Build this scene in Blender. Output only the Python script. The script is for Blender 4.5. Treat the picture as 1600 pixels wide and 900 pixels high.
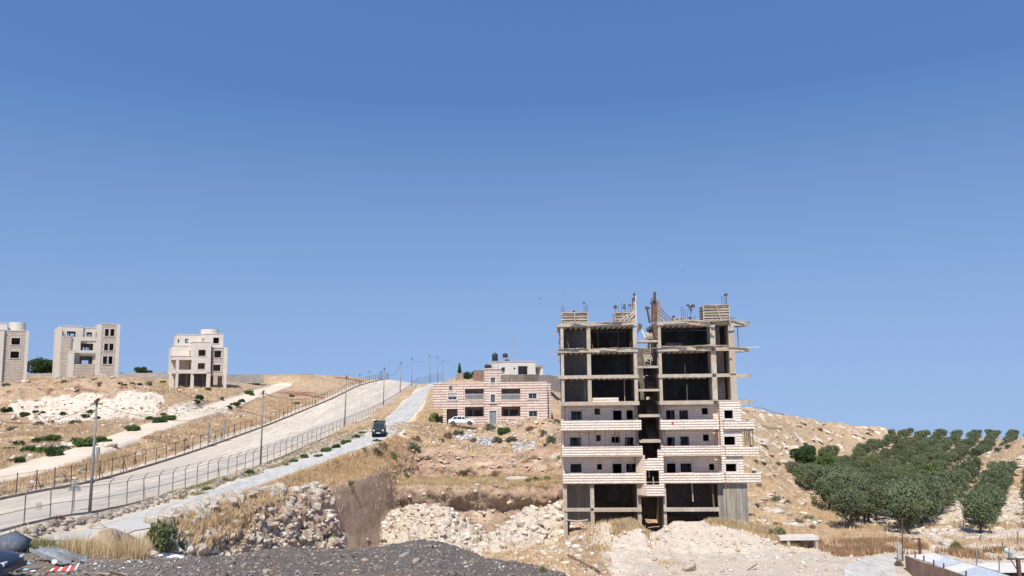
import bpy, math, random
import numpy as np
from mathutils import Vector, Matrix, Euler
R_ = math.radians
for o in list(bpy.data.objects): bpy.data.objects.remove(o)
SC = bpy.context.scene
COL = SC.collection
# ---------------------------------------------------------------- camera
FPX = 1232.0
PITCH, ROLL = 6.76, 0.7
cam = bpy.data.objects.new('camera', bpy.data.cameras.new('camera')); COL.objects.link(cam)
cam.data.sensor_width = 36; cam.data.lens = 36*FPX/1600
cam.data.clip_start = 0.5; cam.data.clip_end = 6000
CM = Euler((R_(90+PITCH), 0, 0)).to_matrix() @ Matrix.Rotation(R_(-ROLL), 3, 'Z')
cam.matrix_world = CM.to_4x4()
SC.camera = cam
# ---------------------------------------------------------------- sky, sun, exposure
SUN_EL, SUN_AZ = 54.0, 190.0          # azimuth clockwise from +Y: behind the camera and to its left
sd = Vector((math.sin(R_(SUN_AZ))*math.cos(R_(SUN_EL)), math.cos(R_(SUN_AZ))*math.cos(R_(SUN_EL)), math.sin(R_(SUN_EL))))
w = bpy.data.worlds.new('World'); SC.world = w; w.use_nodes = True
nt = w.node_tree; bg = nt.nodes['Background']
sky = nt.nodes.new('ShaderNodeTexSky'); sky.sky_type = 'NISHITA'; sky.sun_disc = False
sky.sun_elevation = R_(SUN_EL); sky.sun_rotation = R_(SUN_AZ)
sky.altitude = 300; sky.air_density = 1.0; sky.dust_density = 0.0; sky.ozone_density = 5.2
tc = nt.nodes.new('ShaderNodeTexCoord'); sx = nt.nodes.new('ShaderNodeSeparateXYZ'); cx = nt.nodes.new('ShaderNodeCombineXYZ')
ml = nt.nodes.new('ShaderNodeMath'); ml.operation = 'MULTIPLY_ADD'; ml.inputs[1].default_value = 1.0; ml.inputs[2].default_value = 0.31
mx = nt.nodes.new('ShaderNodeMath'); mx.operation = 'MAXIMUM'; mx.inputs[1].default_value = 0.02
nt.links.new(tc.outputs['Generated'], sx.inputs[0]); nt.links.new(sx.outputs[0], cx.inputs[0]); nt.links.new(sx.outputs[1], cx.inputs[1])
nt.links.new(sx.outputs[2], ml.inputs[0]); nt.links.new(ml.outputs[0], mx.inputs[0]); nt.links.new(mx.outputs[0], cx.inputs[2])
nt.links.new(cx.outputs[0], sky.inputs['Vector'])
hz = nt.nodes.new('ShaderNodeMapRange'); hz.inputs[1].default_value = -0.08; hz.inputs[2].default_value = 0.34; hz.inputs[3].default_value = 0.78; hz.inputs[4].default_value = 0.0
hm = nt.nodes.new('ShaderNodeMix'); hm.data_type = 'RGBA'; hm.inputs[7].default_value = (1.86, 2.40, 3.30, 1)      # pale dusty air low over the hills
nt.links.new(sx.outputs[2], hz.inputs[0]); nt.links.new(hz.outputs[0], hm.inputs[0]); nt.links.new(sky.outputs[0], hm.inputs[6])
hs = nt.nodes.new('ShaderNodeHueSaturation'); hs.inputs['Saturation'].default_value = 1.07; nt.links.new(hm.outputs[2], hs.inputs['Color']); nt.links.new(hs.outputs[0], bg.inputs['Color']); bg.inputs['Strength'].default_value = 0.15
sl = bpy.data.lights.new('sun', 'SUN'); sl.energy = 3.8; sl.angle = R_(0.53); sl.color = (1, 0.95, 0.87)
so = bpy.data.objects.new('sun', sl); COL.objects.link(so); so.rotation_euler = sd.to_track_quat('Z', 'Y').to_euler()
so.location = (0, 0, 60)
vs = SC.view_settings; vs.view_transform = 'Standard'; vs.look = 'None'; vs.gamma = 1; vs.exposure = 0.48
vs.use_curve_mapping = False
SC.render.engine = 'CYCLES'
SC.cycles.transparent_max_bounces = 16; SC.cycles.max_bounces = 6

# ---------------------------------------------------------------- projection helper: a pixel of the photo at a known distance Y -> a world point
def P(px, py, Y):
    d = CM @ Vector(((px-800)/FPX, -(py-450)/FPX, -1))
    return d*(Y/d.y)
def PX(px, py, Y): return P(px, py, Y).x
def PZ(px, py, Y): return P(px, py, Y).z

# ---------------------------------------------------------------- numpy noise
def _h(ix, iy, iz, s):
    n = (ix*374761393 + iy*668265263 + iz*1274126177 + s*974711) & 0xffffffff
    n = ((n ^ (n >> 13))*1274126177) & 0xffffffff
    n = (n ^ (n >> 16)) & 0xffffff
    return n/float(0xffffff)*2-1
def vnoise(x, y, z=None, s=0):
    x = np.asarray(x, float); y = np.asarray(y, float); z = np.zeros_like(x) if z is None else np.asarray(z, float)
    fx, fy, fz = np.floor(x), np.floor(y), np.floor(z)
    ix, iy, iz = fx.astype(np.int64), fy.astype(np.int64), fz.astype(np.int64)
    f = lambda t: t*t*t*(t*(t*6-15)+10)
    u, v, q = f(x-fx), f(y-fy), f(z-fz)
    def l(a, b, t): return a+(b-a)*t
    c = [[[_h(ix+i, iy+j, iz+k, s) for k in (0, 1)] for j in (0, 1)] for i in (0, 1)]
    return l(l(l(c[0][0][0], c[1][0][0], u), l(c[0][1][0], c[1][1][0], u), v),
             l(l(c[0][0][1], c[1][0][1], u), l(c[0][1][1], c[1][1][1], u), v), q)
def fbm(x, y, z=None, o=4, s=0, ridged=False):
    r = 0; a = 1; t = 0
    for i in range(o):
        k = 2**i*1.03
        n = vnoise(np.asarray(x)*k+i*17.3, np.asarray(y)*k-i*9.1, None if z is None else np.asarray(z)*k+i*5.7, s+i)
        if ridged: n = 1-2*np.abs(n)
        r = r+a*n; t += a; a *= 0.52
    return r/t
def sstep(a, b, x):
    t = np.clip((x-a)/(b-a), 0, 1); return t*t*(3-2*t)

# ---------------------------------------------------------------- mesh helpers
def new_mesh(name, V, Fc, mat=None, smooth=False, uv=None):
    me = bpy.data.meshes.new(name); me.from_pydata([tuple(v) for v in V], [], Fc)
    if mat is not None: me.materials.append(mat)
    if smooth: me.polygons.foreach_set('use_smooth', [True]*len(me.polygons))
    me.update(); return me
def fast_mesh(name, V, Q, mat=None, smooth=False):
    """V (n,3), Q (m,k) numpy, all faces with k corners"""
    V = np.asarray(V, np.float32); Q = np.asarray(Q, np.int32); k = Q.shape[1]
    me = bpy.data.meshes.new(name)
    me.vertices.add(len(V)); me.vertices.foreach_set('co', V.ravel())
    me.loops.add(Q.size); me.loops.foreach_set('vertex_index', Q.ravel())
    me.polygons.add(len(Q)); me.polygons.foreach_set('loop_start', np.arange(len(Q), dtype=np.int32)*k)
    me.polygons.foreach_set('loop_total', np.full(len(Q), k, np.int32))
    if smooth: me.polygons.foreach_set('use_smooth', np.ones(len(Q), bool))
    me.update(calc_edges=True)
    if mat is not None: me.materials.append(mat)
    return me
def put_attr(me, name, arr):
    a = me.attributes.new(name, 'FLOAT_COLOR', 'POINT')
    arr = np.asarray(arr, np.float32)
    if arr.shape[1] == 3: arr = np.hstack([arr, np.ones((len(arr), 1), np.float32)])
    a.data.foreach_set('color', arr.ravel())
def tag(o, label=None, cat=None, group=None, kind=None):
    if label: o['label'] = label
    if cat: o['category'] = cat
    if group: o['group'] = group
    if kind: o['kind'] = kind
    return o
def link(name, me, parent=None, loc=None):
    o = bpy.data.objects.new(name, me); COL.objects.link(o)
    if parent is not None: o.parent = parent
    if loc is not None: o.location = loc
    return o
def empty(name, loc=(0, 0, 0), rz=0):
    o = bpy.data.objects.new(name, None); COL.objects.link(o); o.location = loc; o.rotation_euler = (0, 0, rz)
    o.empty_display_size = 0.5
    return o
def kids(o): return [c for c in COL.objects if c.parent == o]
KID = {}
def copy_tree(o, loc=None, rz=None, scale=None, par=None, src_kids=None):
    c = o.copy(); COL.objects.link(c)
    if par is not None: c.parent = par
    if loc is not None: c.location = loc
    if rz is not None: c.rotation_euler = (0, 0, rz)
    if scale is not None: c.scale = scale
    if o.name not in KID: KID[o.name] = [k for k in bpy.data.objects if k.parent == o]
    for ch in KID[o.name]: copy_tree(ch, par=c)
    return c
class MB:
    """collects boxes, prisms and tubes into ONE mesh object"""
    def __init__(s): s.v = []; s.f = []
    def add(s, V, Fc):
        n = len(s.v); s.v += [tuple(v) for v in V]; s.f += [tuple(i+n for i in f) for f in Fc]; return s
    def box(s, x0, x1, y0, y1, z0, z1, j=0, rnd=random):
        V = [(x, y, z) for z in (z0, z1) for (x, y) in ((x0, y0), (x1, y0), (x1, y1), (x0, y1))]
        if j: V = [(a+rnd.uniform(-j, j), b+rnd.uniform(-j, j), c+rnd.uniform(-j, j)) for a, b, c in V]
        return s.add(V, [(3, 2, 1, 0), (4, 5, 6, 7), (0, 1, 5, 4), (1, 2, 6, 5), (2, 3, 7, 6), (3, 0, 4, 7)])
    def prism(s, pts, z0, z1):
        n = len(pts); V = [(x, y, z0) for x, y in pts]+[(x, y, z1) for x, y in pts]
        return s.add(V, [tuple(range(n-1, -1, -1)), tuple(range(n, 2*n))]+[(i, (i+1) % n, n+(i+1) % n, n+i) for i in range(n)])
    def prism_y(s, pts, y0, y1):       # outline in x,z, extruded in y
        n = len(pts); V = [(x, y0, z) for x, z in pts]+[(x, y1, z) for x, z in pts]
        return s.add(V, [tuple(range(n)), tuple(range(2*n-1, n-1, -1))]+[(i, n+i, n+(i+1) % n, (i+1) % n) for i in range(n)])
    def bar(s, a, b, w=0.1, h=None, seg=4, r2=None):
        a, b = Vector(a), Vector(b); d = (b-a)
        if d.length < 1e-6: return s
        d.normalize(); up = Vector((0, 0, 1)) if abs(d.z) < 0.95 else Vector((0, 1, 0))
        u = d.cross(up).normalized(); v = u.cross(d).normalized()
        h = w if h is None else h; r2 = 1 if r2 is None else r2
        V = []
        for p, k in ((a, 1), (b, r2)):
            for i in range(seg):
                t = 2*math.pi*(i+0.5)/seg; q = 0.5*(math.sqrt(2) if seg == 4 else 1)*k
                V.append(p+u*math.cos(t)*w*q+v*math.sin(t)*h*q)
        return s.add(V, [tuple(range(seg-1, -1, -1)), tuple(range(seg, 2*seg))]+[(i, (i+1) % seg, seg+(i+1) % seg, seg+i) for i in range(seg)])
    def lathe(s, prof, c=(0, 0, 0), seg=16):
        n = len(prof); V = []
        for r, z in prof:
            for i in range(seg):
                t = 2*math.pi*i/seg; V.append((c[0]+r*math.cos(t), c[1]+r*math.sin(t), c[2]+z))
        Fc = [(k*seg+i, k*seg+(i+1) % seg, (k+1)*seg+(i+1) % seg, (k+1)*seg+i) for k in range(n-1) for i in range(seg)]
        Fc += [tuple(range(seg-1, -1, -1)), tuple((n-1)*seg+i for i in range(seg))]
        return s.add(V, Fc)
    def build(s, name, mat, parent=None, smooth=False, label=None):
        o = link(name, new_mesh(name, s.v, s.f, mat, smooth), parent)
        if label: o['label'] = label
        return o
# ---------------------------------------------------------------- materials
def nodes(name, rough=0.9, spec=0.2):
    m = bpy.data.materials.new(name); m.use_nodes = True
    nt = m.node_tree; b = nt.nodes['Principled BSDF']
    b.inputs['Roughness'].default_value = rough; b.inputs['Specular IOR Level'].default_value = spec
    return m, nt, b
class NT:
    def __init__(s, nt): s.nt = nt
    def n(s, t, **k):
        x = s.nt.nodes.new(t)
        for a, v in k.items(): setattr(x, a, v)
        return x
    def l(s, a, b): s.nt.links.new(a, b)
    def coord(s, kind='Object'): return s.n('ShaderNodeTexCoord').outputs[kind]
    def pos(s): return s.n('ShaderNodeNewGeometry').outputs['Position']
    def scaled(s, v, sc):
        m = s.n('ShaderNodeMapping'); m.inputs['Scale'].default_value = sc; s.l(v, m.inputs[0]); return m.outputs[0]
    def noise(s, v, scale, det=5, rough=0.6):
        x = s.n('ShaderNodeTexNoise'); x.inputs['Scale'].default_value = scale; x.inputs['Detail'].default_value = det
        x.inputs['Roughness'].default_value = rough; s.l(v, x.inputs['Vector']); return x.outputs['Fac']
    def ramp(s, f, stops, interp='LINEAR'):
        x = s.n('ShaderNodeValToRGB'); e = x.color_ramp.elements; x.color_ramp.interpolation = interp
        while len(e) < len(stops): e.new(0.5)
        for i, (p, c) in enumerate(stops):
            e[i].position = p; e[i].color = (c, c, c, 1) if isinstance(c, (int, float)) else (*c, 1)
        s.l(f, x.inputs[0]); return x.outputs[0]
    def mix(s, f, a, b, mode='MIX'):
        x = s.n('ShaderNodeMix', data_type='RGBA', blend_type=mode)
        for sock, val in ((x.inputs[0], f), (x.inputs[6], a), (x.inputs[7], b)):
            if isinstance(val, (int, float)): sock.default_value = val if sock == x.inputs[0] else (val, val, val, 1)
            elif isinstance(val, tuple): sock.default_value = (*val, 1)
            else: s.l(val, sock)
        return x.outputs[2]
    def math(s, op, a, b=0.0, c=None):
        x = s.n('ShaderNodeMath', operation=op)
        for i, v in enumerate((a, b, c)):
            if v is None: continue
            if isinstance(v, (int, float)): x.inputs[i].default_value = v
            else: s.l(v, x.inputs[i])
        return x.outputs[0]
    def bump(s, h, dist=0.05, strength=1.0, normal=None):
        x = s.n('ShaderNodeBump'); x.inputs['Distance'].default_value = dist
        if isinstance(strength, (int, float)): x.inputs['Strength'].default_value = strength
        else: s.l(strength, x.inputs['Strength'])
        s.l(h, x.inputs['Height'])
        if normal is not None: s.l(normal, x.inputs['Normal'])
        return x.outputs[0]
def mat_noisy(name, c1, c2, scale=2.0, rough=0.9, bump=0.02, c3=None, stretch=(1, 1, 1), fine=14, spec=0.15, metal=0):
    m, nt, b = nodes(name, rough, spec); N = NT(nt); v = N.scaled(N.coord(), stretch)
    a = N.ramp(N.noise(v, scale), [(0.35, c1), (0.65, c2)])
    f = N.ramp(N.noise(v, scale*fine*0.5, 3), [(0.3, 0.72), (0.7, 1.18)])
    a = N.mix(1.0, a, f, 'MULTIPLY')
    if c3 is not None: a = N.mix(N.ramp(N.noise(v, scale*0.37, 4), [(0.5, 0), (0.62, 1)]), a, c3)
    N.l(a, b.inputs['Base Color']); b.inputs['Metallic'].default_value = metal
    if bump: N.l(N.bump(N.noise(v, scale*fine, 4), bump), b.inputs['Normal'])
    return m
def mat_courses(name, c1, c2, joint, h=0.28, w=0.6, jw=0.02, vary=0.15, bump=0.05, axis='XZ', dirt=None, rows=None):
    """rusticated stone courses: brick pattern mapped on object x (+y) and z"""
    m, nt, b = nodes(name, 0.9, 0.15); N = NT(nt); oc = N.coord()
    sp = N.n('ShaderNodeSeparateXYZ'); N.l(oc, sp.inputs[0]); cb = N.n('ShaderNodeCombineXYZ')
    N.l(N.math('ADD', sp.outputs[0], sp.outputs[1]), cb.inputs[0]); N.l(sp.outputs[2], cb.inputs[1])
    br = N.n('ShaderNodeTexBrick'); N.l(cb.outputs[0], br.inputs['Vector'])
    br.inputs['Scale'].default_value = 1.0; br.inputs['Brick Width'].default_value = w; br.inputs['Row Height'].default_value = h
    br.inputs['Mortar Size'].default_value = jw; br.inputs['Mortar Smooth'].default_value = 0.6
    br.inputs['Color1'].default_value = (*c1, 1); br.inputs['Color2'].default_value = (*c2, 1); br.inputs['Mortar'].default_value = (*joint, 1)
    n1 = N.noise(oc, 3.5, 5)
    col = N.mix(1.0, br.outputs['Color'], N.ramp(n1, [(0.3, 1-vary), (0.7, 1+vary)]), 'MULTIPLY')
    fz = N.math('FRACT', N.math('DIVIDE', N.math('ADD', sp.outputs[2], N.math('MULTIPLY', N.noise(oc, 1.7, 3), 0.06)), h))
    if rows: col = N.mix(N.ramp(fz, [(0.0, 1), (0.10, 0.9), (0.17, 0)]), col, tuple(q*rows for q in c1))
    if dirt: col = N.mix(N.math('MULTIPLY', N.ramp(N.noise(N.scaled(oc, (1, 1, 0.35)), 0.5, 5), [(0.48, 0), (0.68, 1)]), 0.6), col, dirt)
    N.l(col, b.inputs['Base Color'])
    hh = N.math('SUBTRACT', N.math('MULTIPLY', N.noise(oc, 9, 4), 0.7), br.outputs['Fac'])
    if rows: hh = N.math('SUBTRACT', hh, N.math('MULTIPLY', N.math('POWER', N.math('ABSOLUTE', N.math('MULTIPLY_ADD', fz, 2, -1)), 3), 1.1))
    N.l(N.bump(hh, bump), b.inputs['Normal'])
    return m
def terrain_mat():
    m, nt, b = nodes('ground_material', 0.95, 0.1); N = NT(nt); p = N.pos()
    A = N.n('ShaderNodeAttribute', attribute_name='za'); ps = N.scaled(p, (1, .35, 1)); B = N.n('ShaderNodeAttribute', attribute_name='zb')
    sa = N.n('ShaderNodeSeparateColor'); sb = N.n('ShaderNodeSeparateColor'); N.l(A.outputs['Color'], sa.inputs[0]); N.l(B.outputs['Color'], sb.inputs[0])
    lime, rub, dirt = sa.outputs; rock, red, gras = sb.outputs
    nbig = N.noise(p, 0.12, 6, 0.65); nmid = N.noise(p, 0.7, 6, 0.65); nfin = N.noise(p, 3.5, 5, 0.7)
    def msk(f, amt=0.7):      # ragged edge
        j = N.math('MULTIPLY', N.math('SUBTRACT', N.noise(ps, 0.9, 7, 0.75), 0.5), amt*2)
        return N.ramp(N.math('ADD', f, j), [(0.38, 0), (0.62, 1)])
    soil = N.ramp(nmid, [(0.3, (0.30, 0.19, 0.115)), (0.55, (0.44, 0.31, 0.2)), (0.75, (0.54, 0.42, 0.30))])
    grass = N.ramp(nmid, [(0.3, (0.34, 0.225, 0.13)), (0.5, (0.52, 0.37, 0.225)), (0.72, (0.64, 0.48, 0.32))])
    grass = N.mix(N.ramp(nfin, [(0.35, 0.55), (0.6, 0)]), grass, (0.22, 0.15, 0.08))
    col = N.mix(msk(gras), soil, grass)
    col = N.mix(msk(red), col, N.ramp(nmid, [(0.3, (0.17, 0.075, 0.045)), (0.7, (0.33, 0.18, 0.12))]))
    # bedded rock: streaks along the bedding
    st = N.noise(N.scaled(p, (0.5, 0.13, 1.9)), 1.0, 7, 0.7)
    rk = N.ramp(st, [(0.3, (0.36, 0.26, 0.18)), (0.5, (0.58, 0.45, 0.335)), (0.7, (0.72, 0.62, 0.50))])
    rk = N.mix(N.ramp(nbig, [(0.36, 0.25), (0.60, 0.75)]), rk, (0.60, 0.385, 0.255))
    lm = N.ramp(N.noise(p, 1.3, 8, 0.72), [(0.3, (0.50, 0.38, 0.27)), (0.43, (0.73, 0.605, 0.475)), (0.7, (0.83, 0.73, 0.60))])
    lm = N.mix(N.ramp(nfin, [(0.34, 0.35), (0.46, 0)]), lm, (0.42, 0.31, 0.21))
    col = N.mix(msk(lime, 0.5), col, lm)
    col = N.mix(msk(rock, 0.4), col, rk)
    col = N.mix(msk(dirt, 0.35), col, N.ramp(N.noise(p, 0.5, 6), [(0.3, (0.60, 0.49, 0.36)), (0.7, (0.71, 0.61, 0.48))]))
    vr = N.n('ShaderNodeTexVoronoi'); vr.inputs['Scale'].default_value = 5.5; N.l(p, vr.inputs['Vector'])
    rb = N.ramp(N.noise(p, 2.2, 8, 0.75), [(0.3, (0.17, 0.14, 0.115)), (0.55, (0.28, 0.235, 0.195)), (0.75, (0.40, 0.345, 0.29))])
    rb = N.mix(0.35, rb, N.ramp(vr.outputs['Distance'], [(0.1, (0.33, 0.28, 0.235)), (0.6, (0.15, 0.125, 0.105))]))
    rb = N.mix(N.ramp(nbig, [(0.5, 0), (0.6, 0.5)]), rb, (0.33, 0.245, 0.175))
    col = N.mix(msk(rub, 0.25), col, rb)
    N.l(col, b.inputs['Base Color'])
    h = N.math('ADD', N.noise(ps, 1.6, 8, 0.75), N.math('MULTIPLY', N.noise(ps, 7, 4, 0.7), 0.35))
    s = N.math('MULTIPLY_ADD', N.math('MAXIMUM', N.math('MAXIMUM', lime, rock), rub), 0.75, 0.25)
    N.l(N.bump(h, 0.5, s), b.inputs['Normal'])
    return m
M = {}
M['ground'] = terrain_mat()
M['asphalt'] = mat_noisy('asphalt_old', (0.47, 0.445, 0.395), (0.56, 0.53, 0.475), 0.5, 0.9, 0.01, (0.51, 0.48, 0.43), (1, 0.25, 1), 10)
M['patrol'] = mat_noisy('patrol_track_dirt', (0.58, 0.485, 0.375), (0.69, 0.59, 0.465), 0.45, 0.95, 0.03, (0.53, 0.45, 0.355), (1, 0.09, 1), 12)
M['lane'] = mat_noisy('compacted_lane', (0.50, 0.43, 0.345), (0.60, 0.52, 0.42), 0.5, 0.95, 0.02, (0.55, 0.475, 0.385), (1, 0.12, 1), 12)

# ---------------------------------------------------------------- terrain
def rbf_fit(pts, c=3.0, reg=0.02):
    pts = np.array(pts, float); n = len(pts)
    xy = pts[:, :2]; d = np.sqrt(((xy[:, None]-xy[None])**2).sum(-1)+c*c)
    A = np.zeros((n+3, n+3)); A[:n, :n] = d+np.eye(n)*reg; A[:n, n] = A[n, :n] = 1; A[:n, n+1:] = xy; A[n+1:, :n] = xy.T
    b = np.zeros(n+3); b[:n] = pts[:, 2]
    s = np.linalg.lstsq(A, b, rcond=None)[0]
    return xy, s, c
def rbf_eval(fit, x, y):
    xy, s, c = fit; out = s[len(xy)]+s[len(xy)+1]*x+s[len(xy)+2]*y
    for i in range(len(xy)):
        out = out+s[i]*np.sqrt((x-xy[i, 0])**2+(y-xy[i, 1])**2+c*c)
    return out
def w3(px, py, Y): p = P(px, py, Y); return (p.x, p.y, p.z)
def poly_sd(x, y, poly):
    """signed distance, positive inside"""
    d = np.full(np.shape(x), 1e9); ins = np.zeros(np.shape(x), bool); n = len(poly)
    for i in range(n):
        ax, ay = poly[i]; bx, by = poly[(i+1) % n]; ex, ey = bx-ax, by-ay
        t = np.clip(((x-ax)*ex+(y-ay)*ey)/(ex*ex+ey*ey), 0, 1)
        d = np.minimum(d, np.hypot(x-ax-t*ex, y-ay-t*ey))
        c = ((ay > y) != (by > y)) & (x < (bx-ax)*(y-ay)/((by-ay) if by != ay else 1e-9)+ax)
        ins ^= c
    return np.where(ins, d, -d)
def line_d(x, y, pl):
    """distance to a polyline and the interpolated z of its nearest point"""
    d = np.full(np.shape(x), 1e9); z = np.zeros(np.shape(x)); sg = np.zeros(np.shape(x))
    for (ax, ay, az), (bx, by, bz) in zip(pl[:-1], pl[1:]):
        ex, ey = bx-ax, by-ay; L = ex*ex+ey*ey
        t = np.clip(((x-ax)*ex+(y-ay)*ey)/L, 0, 1); dd = np.hypot(x-ax-t*ex, y-ay-t*ey)
        k = dd < d; d = np.where(k, dd, d); z = np.where(k, az+(bz-az)*t, z)
        sg = np.where(k, np.sign((x-ax)*ey-(y-ay)*ex), sg)
    return d, z, sg
def smooth_line(pts, n=6):
    out = []; m = len(pts)
    for i in range(m-1):
        p0, p1, p2, p3 = (np.array(pts[max(i-1, 0)]), np.array(pts[i]), np.array(pts[i+1]), np.array(pts[min(i+2, m-1)]))
        for k in range(n):
            t = k/n; out.append(tuple(0.5*((2*p1)+(-p0+p2)*t+(2*p0-5*p1+4*p2-p3)*t*t+(-p0+3*p1-3*p2+p3)*t**3)))
    out.append(tuple(pts[-1])); return out
# the two fence lines of the patrol road, the narrow road beside it, the dirt track on the slope
NEARF = smooth_line([(-33.5, 24, -8.9)]+[w3(*t) for t in [(35, 820, 53), (150, 799, 63), (264, 772, 76), (413, 725, 105), (490, 692, 131), (560, 661, 168), (600, 640, 203), (640, 612, 254), (652, 601, 274)]]+[(-33.0, 300, -1.2), (-33, 340, -5)], 4)
FARF = smooth_line([(-47.5, 24, -9.6), (-47.5, 50, -10)]+[w3(*t) for t in [(27, 775, 75), (130, 756, 86), (212, 734, 98.5), (310, 703, 118), (413, 666, 150), (470, 643, 176), (520, 622, 207), (560, 603, 241), (600, 593, 280)]]+[(-47.0, 310, 0.5), (-47, 350, -4)], 4)
NROAD = smooth_line([w3(*t) for t in [(60, 855, 47), (170, 829, 54), (300, 788, 66.5), (400, 752, 82), (500, 715, 99), (590, 682, 117), (622, 655, 140), (645, 630, 175), (662, 612, 215), (684, 599, 262)]]+[(-24, 300, -0.6), (-24, 340, -5)], 4)
TRACK = smooth_line([w3(*t) for t in [(-120, 765, 80), (0, 745, 88), (100, 715, 100), (200, 679, 120), (290, 650, 145), (345, 634, 168), (405, 614, 198), (440, 602, 230)]], 4)
def prof(line, Y): a = np.array(line); return np.interp(Y, a[:, 1], a[:, 2]), np.interp(Y, a[:, 1], a[:, 0])
H = []
for ln in (NEARF, FARF, NROAD, TRACK): H += [p for p in ln[::4]]
# left slope, houses' shelf and ridge
H += [w3(*t) for t in [(50, 700, 112), (0, 700, 112), (150, 695, 118), (-150, 720, 100), (50, 665, 136), (150, 660, 138), (225, 655, 142), (-150, 660, 130),
    (20, 642, 148), (60, 640, 150), (150, 641, 151), (240, 642, 152), (300, 640, 156),
    (45, 608, 153.5), (100, 606, 154.5), (150, 606, 155), (200, 607, 156), (245, 610, 158), (300, 618, 172), (350, 617, 182), (395, 606, 205),
    (-20, 601, 176), (60, 597, 178), (110, 601, 178), (150, 602, 178), (183, 601, 180), (262, 607, 185), (305, 608, 186), (353, 607, 190),
    (-150, 596, 190), (60, 588, 225), (225, 587, 228), (400, 588, 240), (455, 590, 235), (500, 587, 250), (540, 589, 262), (-150, 590, 230)]]
# terrace of the pink house and the slopes around it
H += [w3(*t) for t in [(640, 668, 124), (665, 664, 130), (700, 664, 133), (760, 664, 133), (862, 666, 133), (640, 645, 150), (660, 628, 170), (700, 668, 127), (800, 668, 127), (870, 668, 126),
    (660, 690, 120), (730, 698, 119), (800, 704, 119), (870, 708, 119), (615, 700, 112), (620, 725, 108), (560, 725, 100), (585, 722, 104), (545, 748, 92), (500, 745, 92)]]
for _y in (46, 52, 58, 64, 70, 76, 82, 88):
    _r = min(NROAD, key=lambda q: abs(q[1]-_y)); H += [(_r[0]+4.0, _y, _r[2]-0.35), (_r[0]+2.6, _y, _r[2]-0.1)]
for _y in (50, 58, 66, 74, 82, 92, 104, 120, 145, 175, 210):
    _r = min(NROAD, key=lambda q: abs(q[1]-_y)); _zn, _xn = prof(NEARF, _y); H += [((_r[0]-2.4+float(_xn))/2, _y, (_r[2]+float(_zn))/2)]
H += [w3(*t) for t in [(710, 603, 175), (760, 600, 180), (820, 596, 182), (860, 598, 178), (868, 640, 150), (720, 590, 190), (850, 590, 200), (640, 606, 235)]]
# grassy hill behind the big block, falling to the grove
H += [w3(*t) for t in [(900, 598, 195), (1000, 612, 200), (1100, 628, 200), (1165, 640, 228), (1187, 643, 242), (1207, 646, 256), (1229, 649, 270), (1250, 652, 285), (1275, 655.5, 302), (1298, 659, 320), (1320, 662, 340), (1340, 665.5, 354), (1358, 668, 364), (1375, 670, 372),
    (1165, 684, 172), (1185, 740, 130), (1180, 790, 112), (1000, 760, 120), (880, 740, 121), (880, 700, 130), (1190, 820, 102), (1255, 696, 250), (1215, 745, 188), (1225, 706, 232), (1240, 786, 140), (1205, 770, 135), (1290, 808, 118), (1262, 776, 165), (1300, 786, 140), (1230, 830, 98),
    (1290, 706, 258), (1318, 702, 275), (1350, 695, 305), (1250, 730, 228), (1310, 684, 300), (1280, 680, 278), (1340, 680, 325), (1290, 836, 97), (1350, 838, 96), (1430, 836, 96), (1530, 834, 96), (1600, 834, 96), (1700, 834, 96)]]
H += [w3(px, py+16, Y+38) for px, py, Y in ((1100, 628, 205), (1165, 640, 228), (1207, 646, 256), (1250, 652, 285), (1298, 659, 320), (1320, 662, 340), (1345, 666, 354))]
def grove_depth(py): return float(np.interp(-py, [-838, -834, -789, -769, -750, -721, -701, -685], [92, 95, 135, 167, 200, 250, 300, 368]))
GZ_ = lambda Y: float(np.interp(Y, [92, 95, 135, 167, 200, 250, 300, 370], [-18.9, -19.1, -22.0, -24.3, -26.0, -27.0, -27.6, -28.3]))
H += [(t*Y, Y, GZ_(Y)) for Y in (115, 135, 150, 167, 185, 200, 225, 250, 275, 300, 335, 368) for t in ((.42, .52, .62, .74) if Y < 160 else (.40, .50, .60, .74) if Y < 260 else (.46, .54, .64, .74))]
H += [(150, 440, -45), (260, 440, -45), (60, 290, -14), (40, 380, -28), (0, 280, -4), (0, 340, -12), (-80, 330, -6), (-150, 320, -8), (-200, 250, -3), (-20, 380, -14), (110, 460, -42), (85, 370, -27), (60, 330, -20.5), (105, 385, -29), (350, 440, -46)]
H += [(120, 560, -70), (-100, 560, -50), (350, 560, -75), (-350, 520, -50), (0, 620, -70)]
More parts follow.
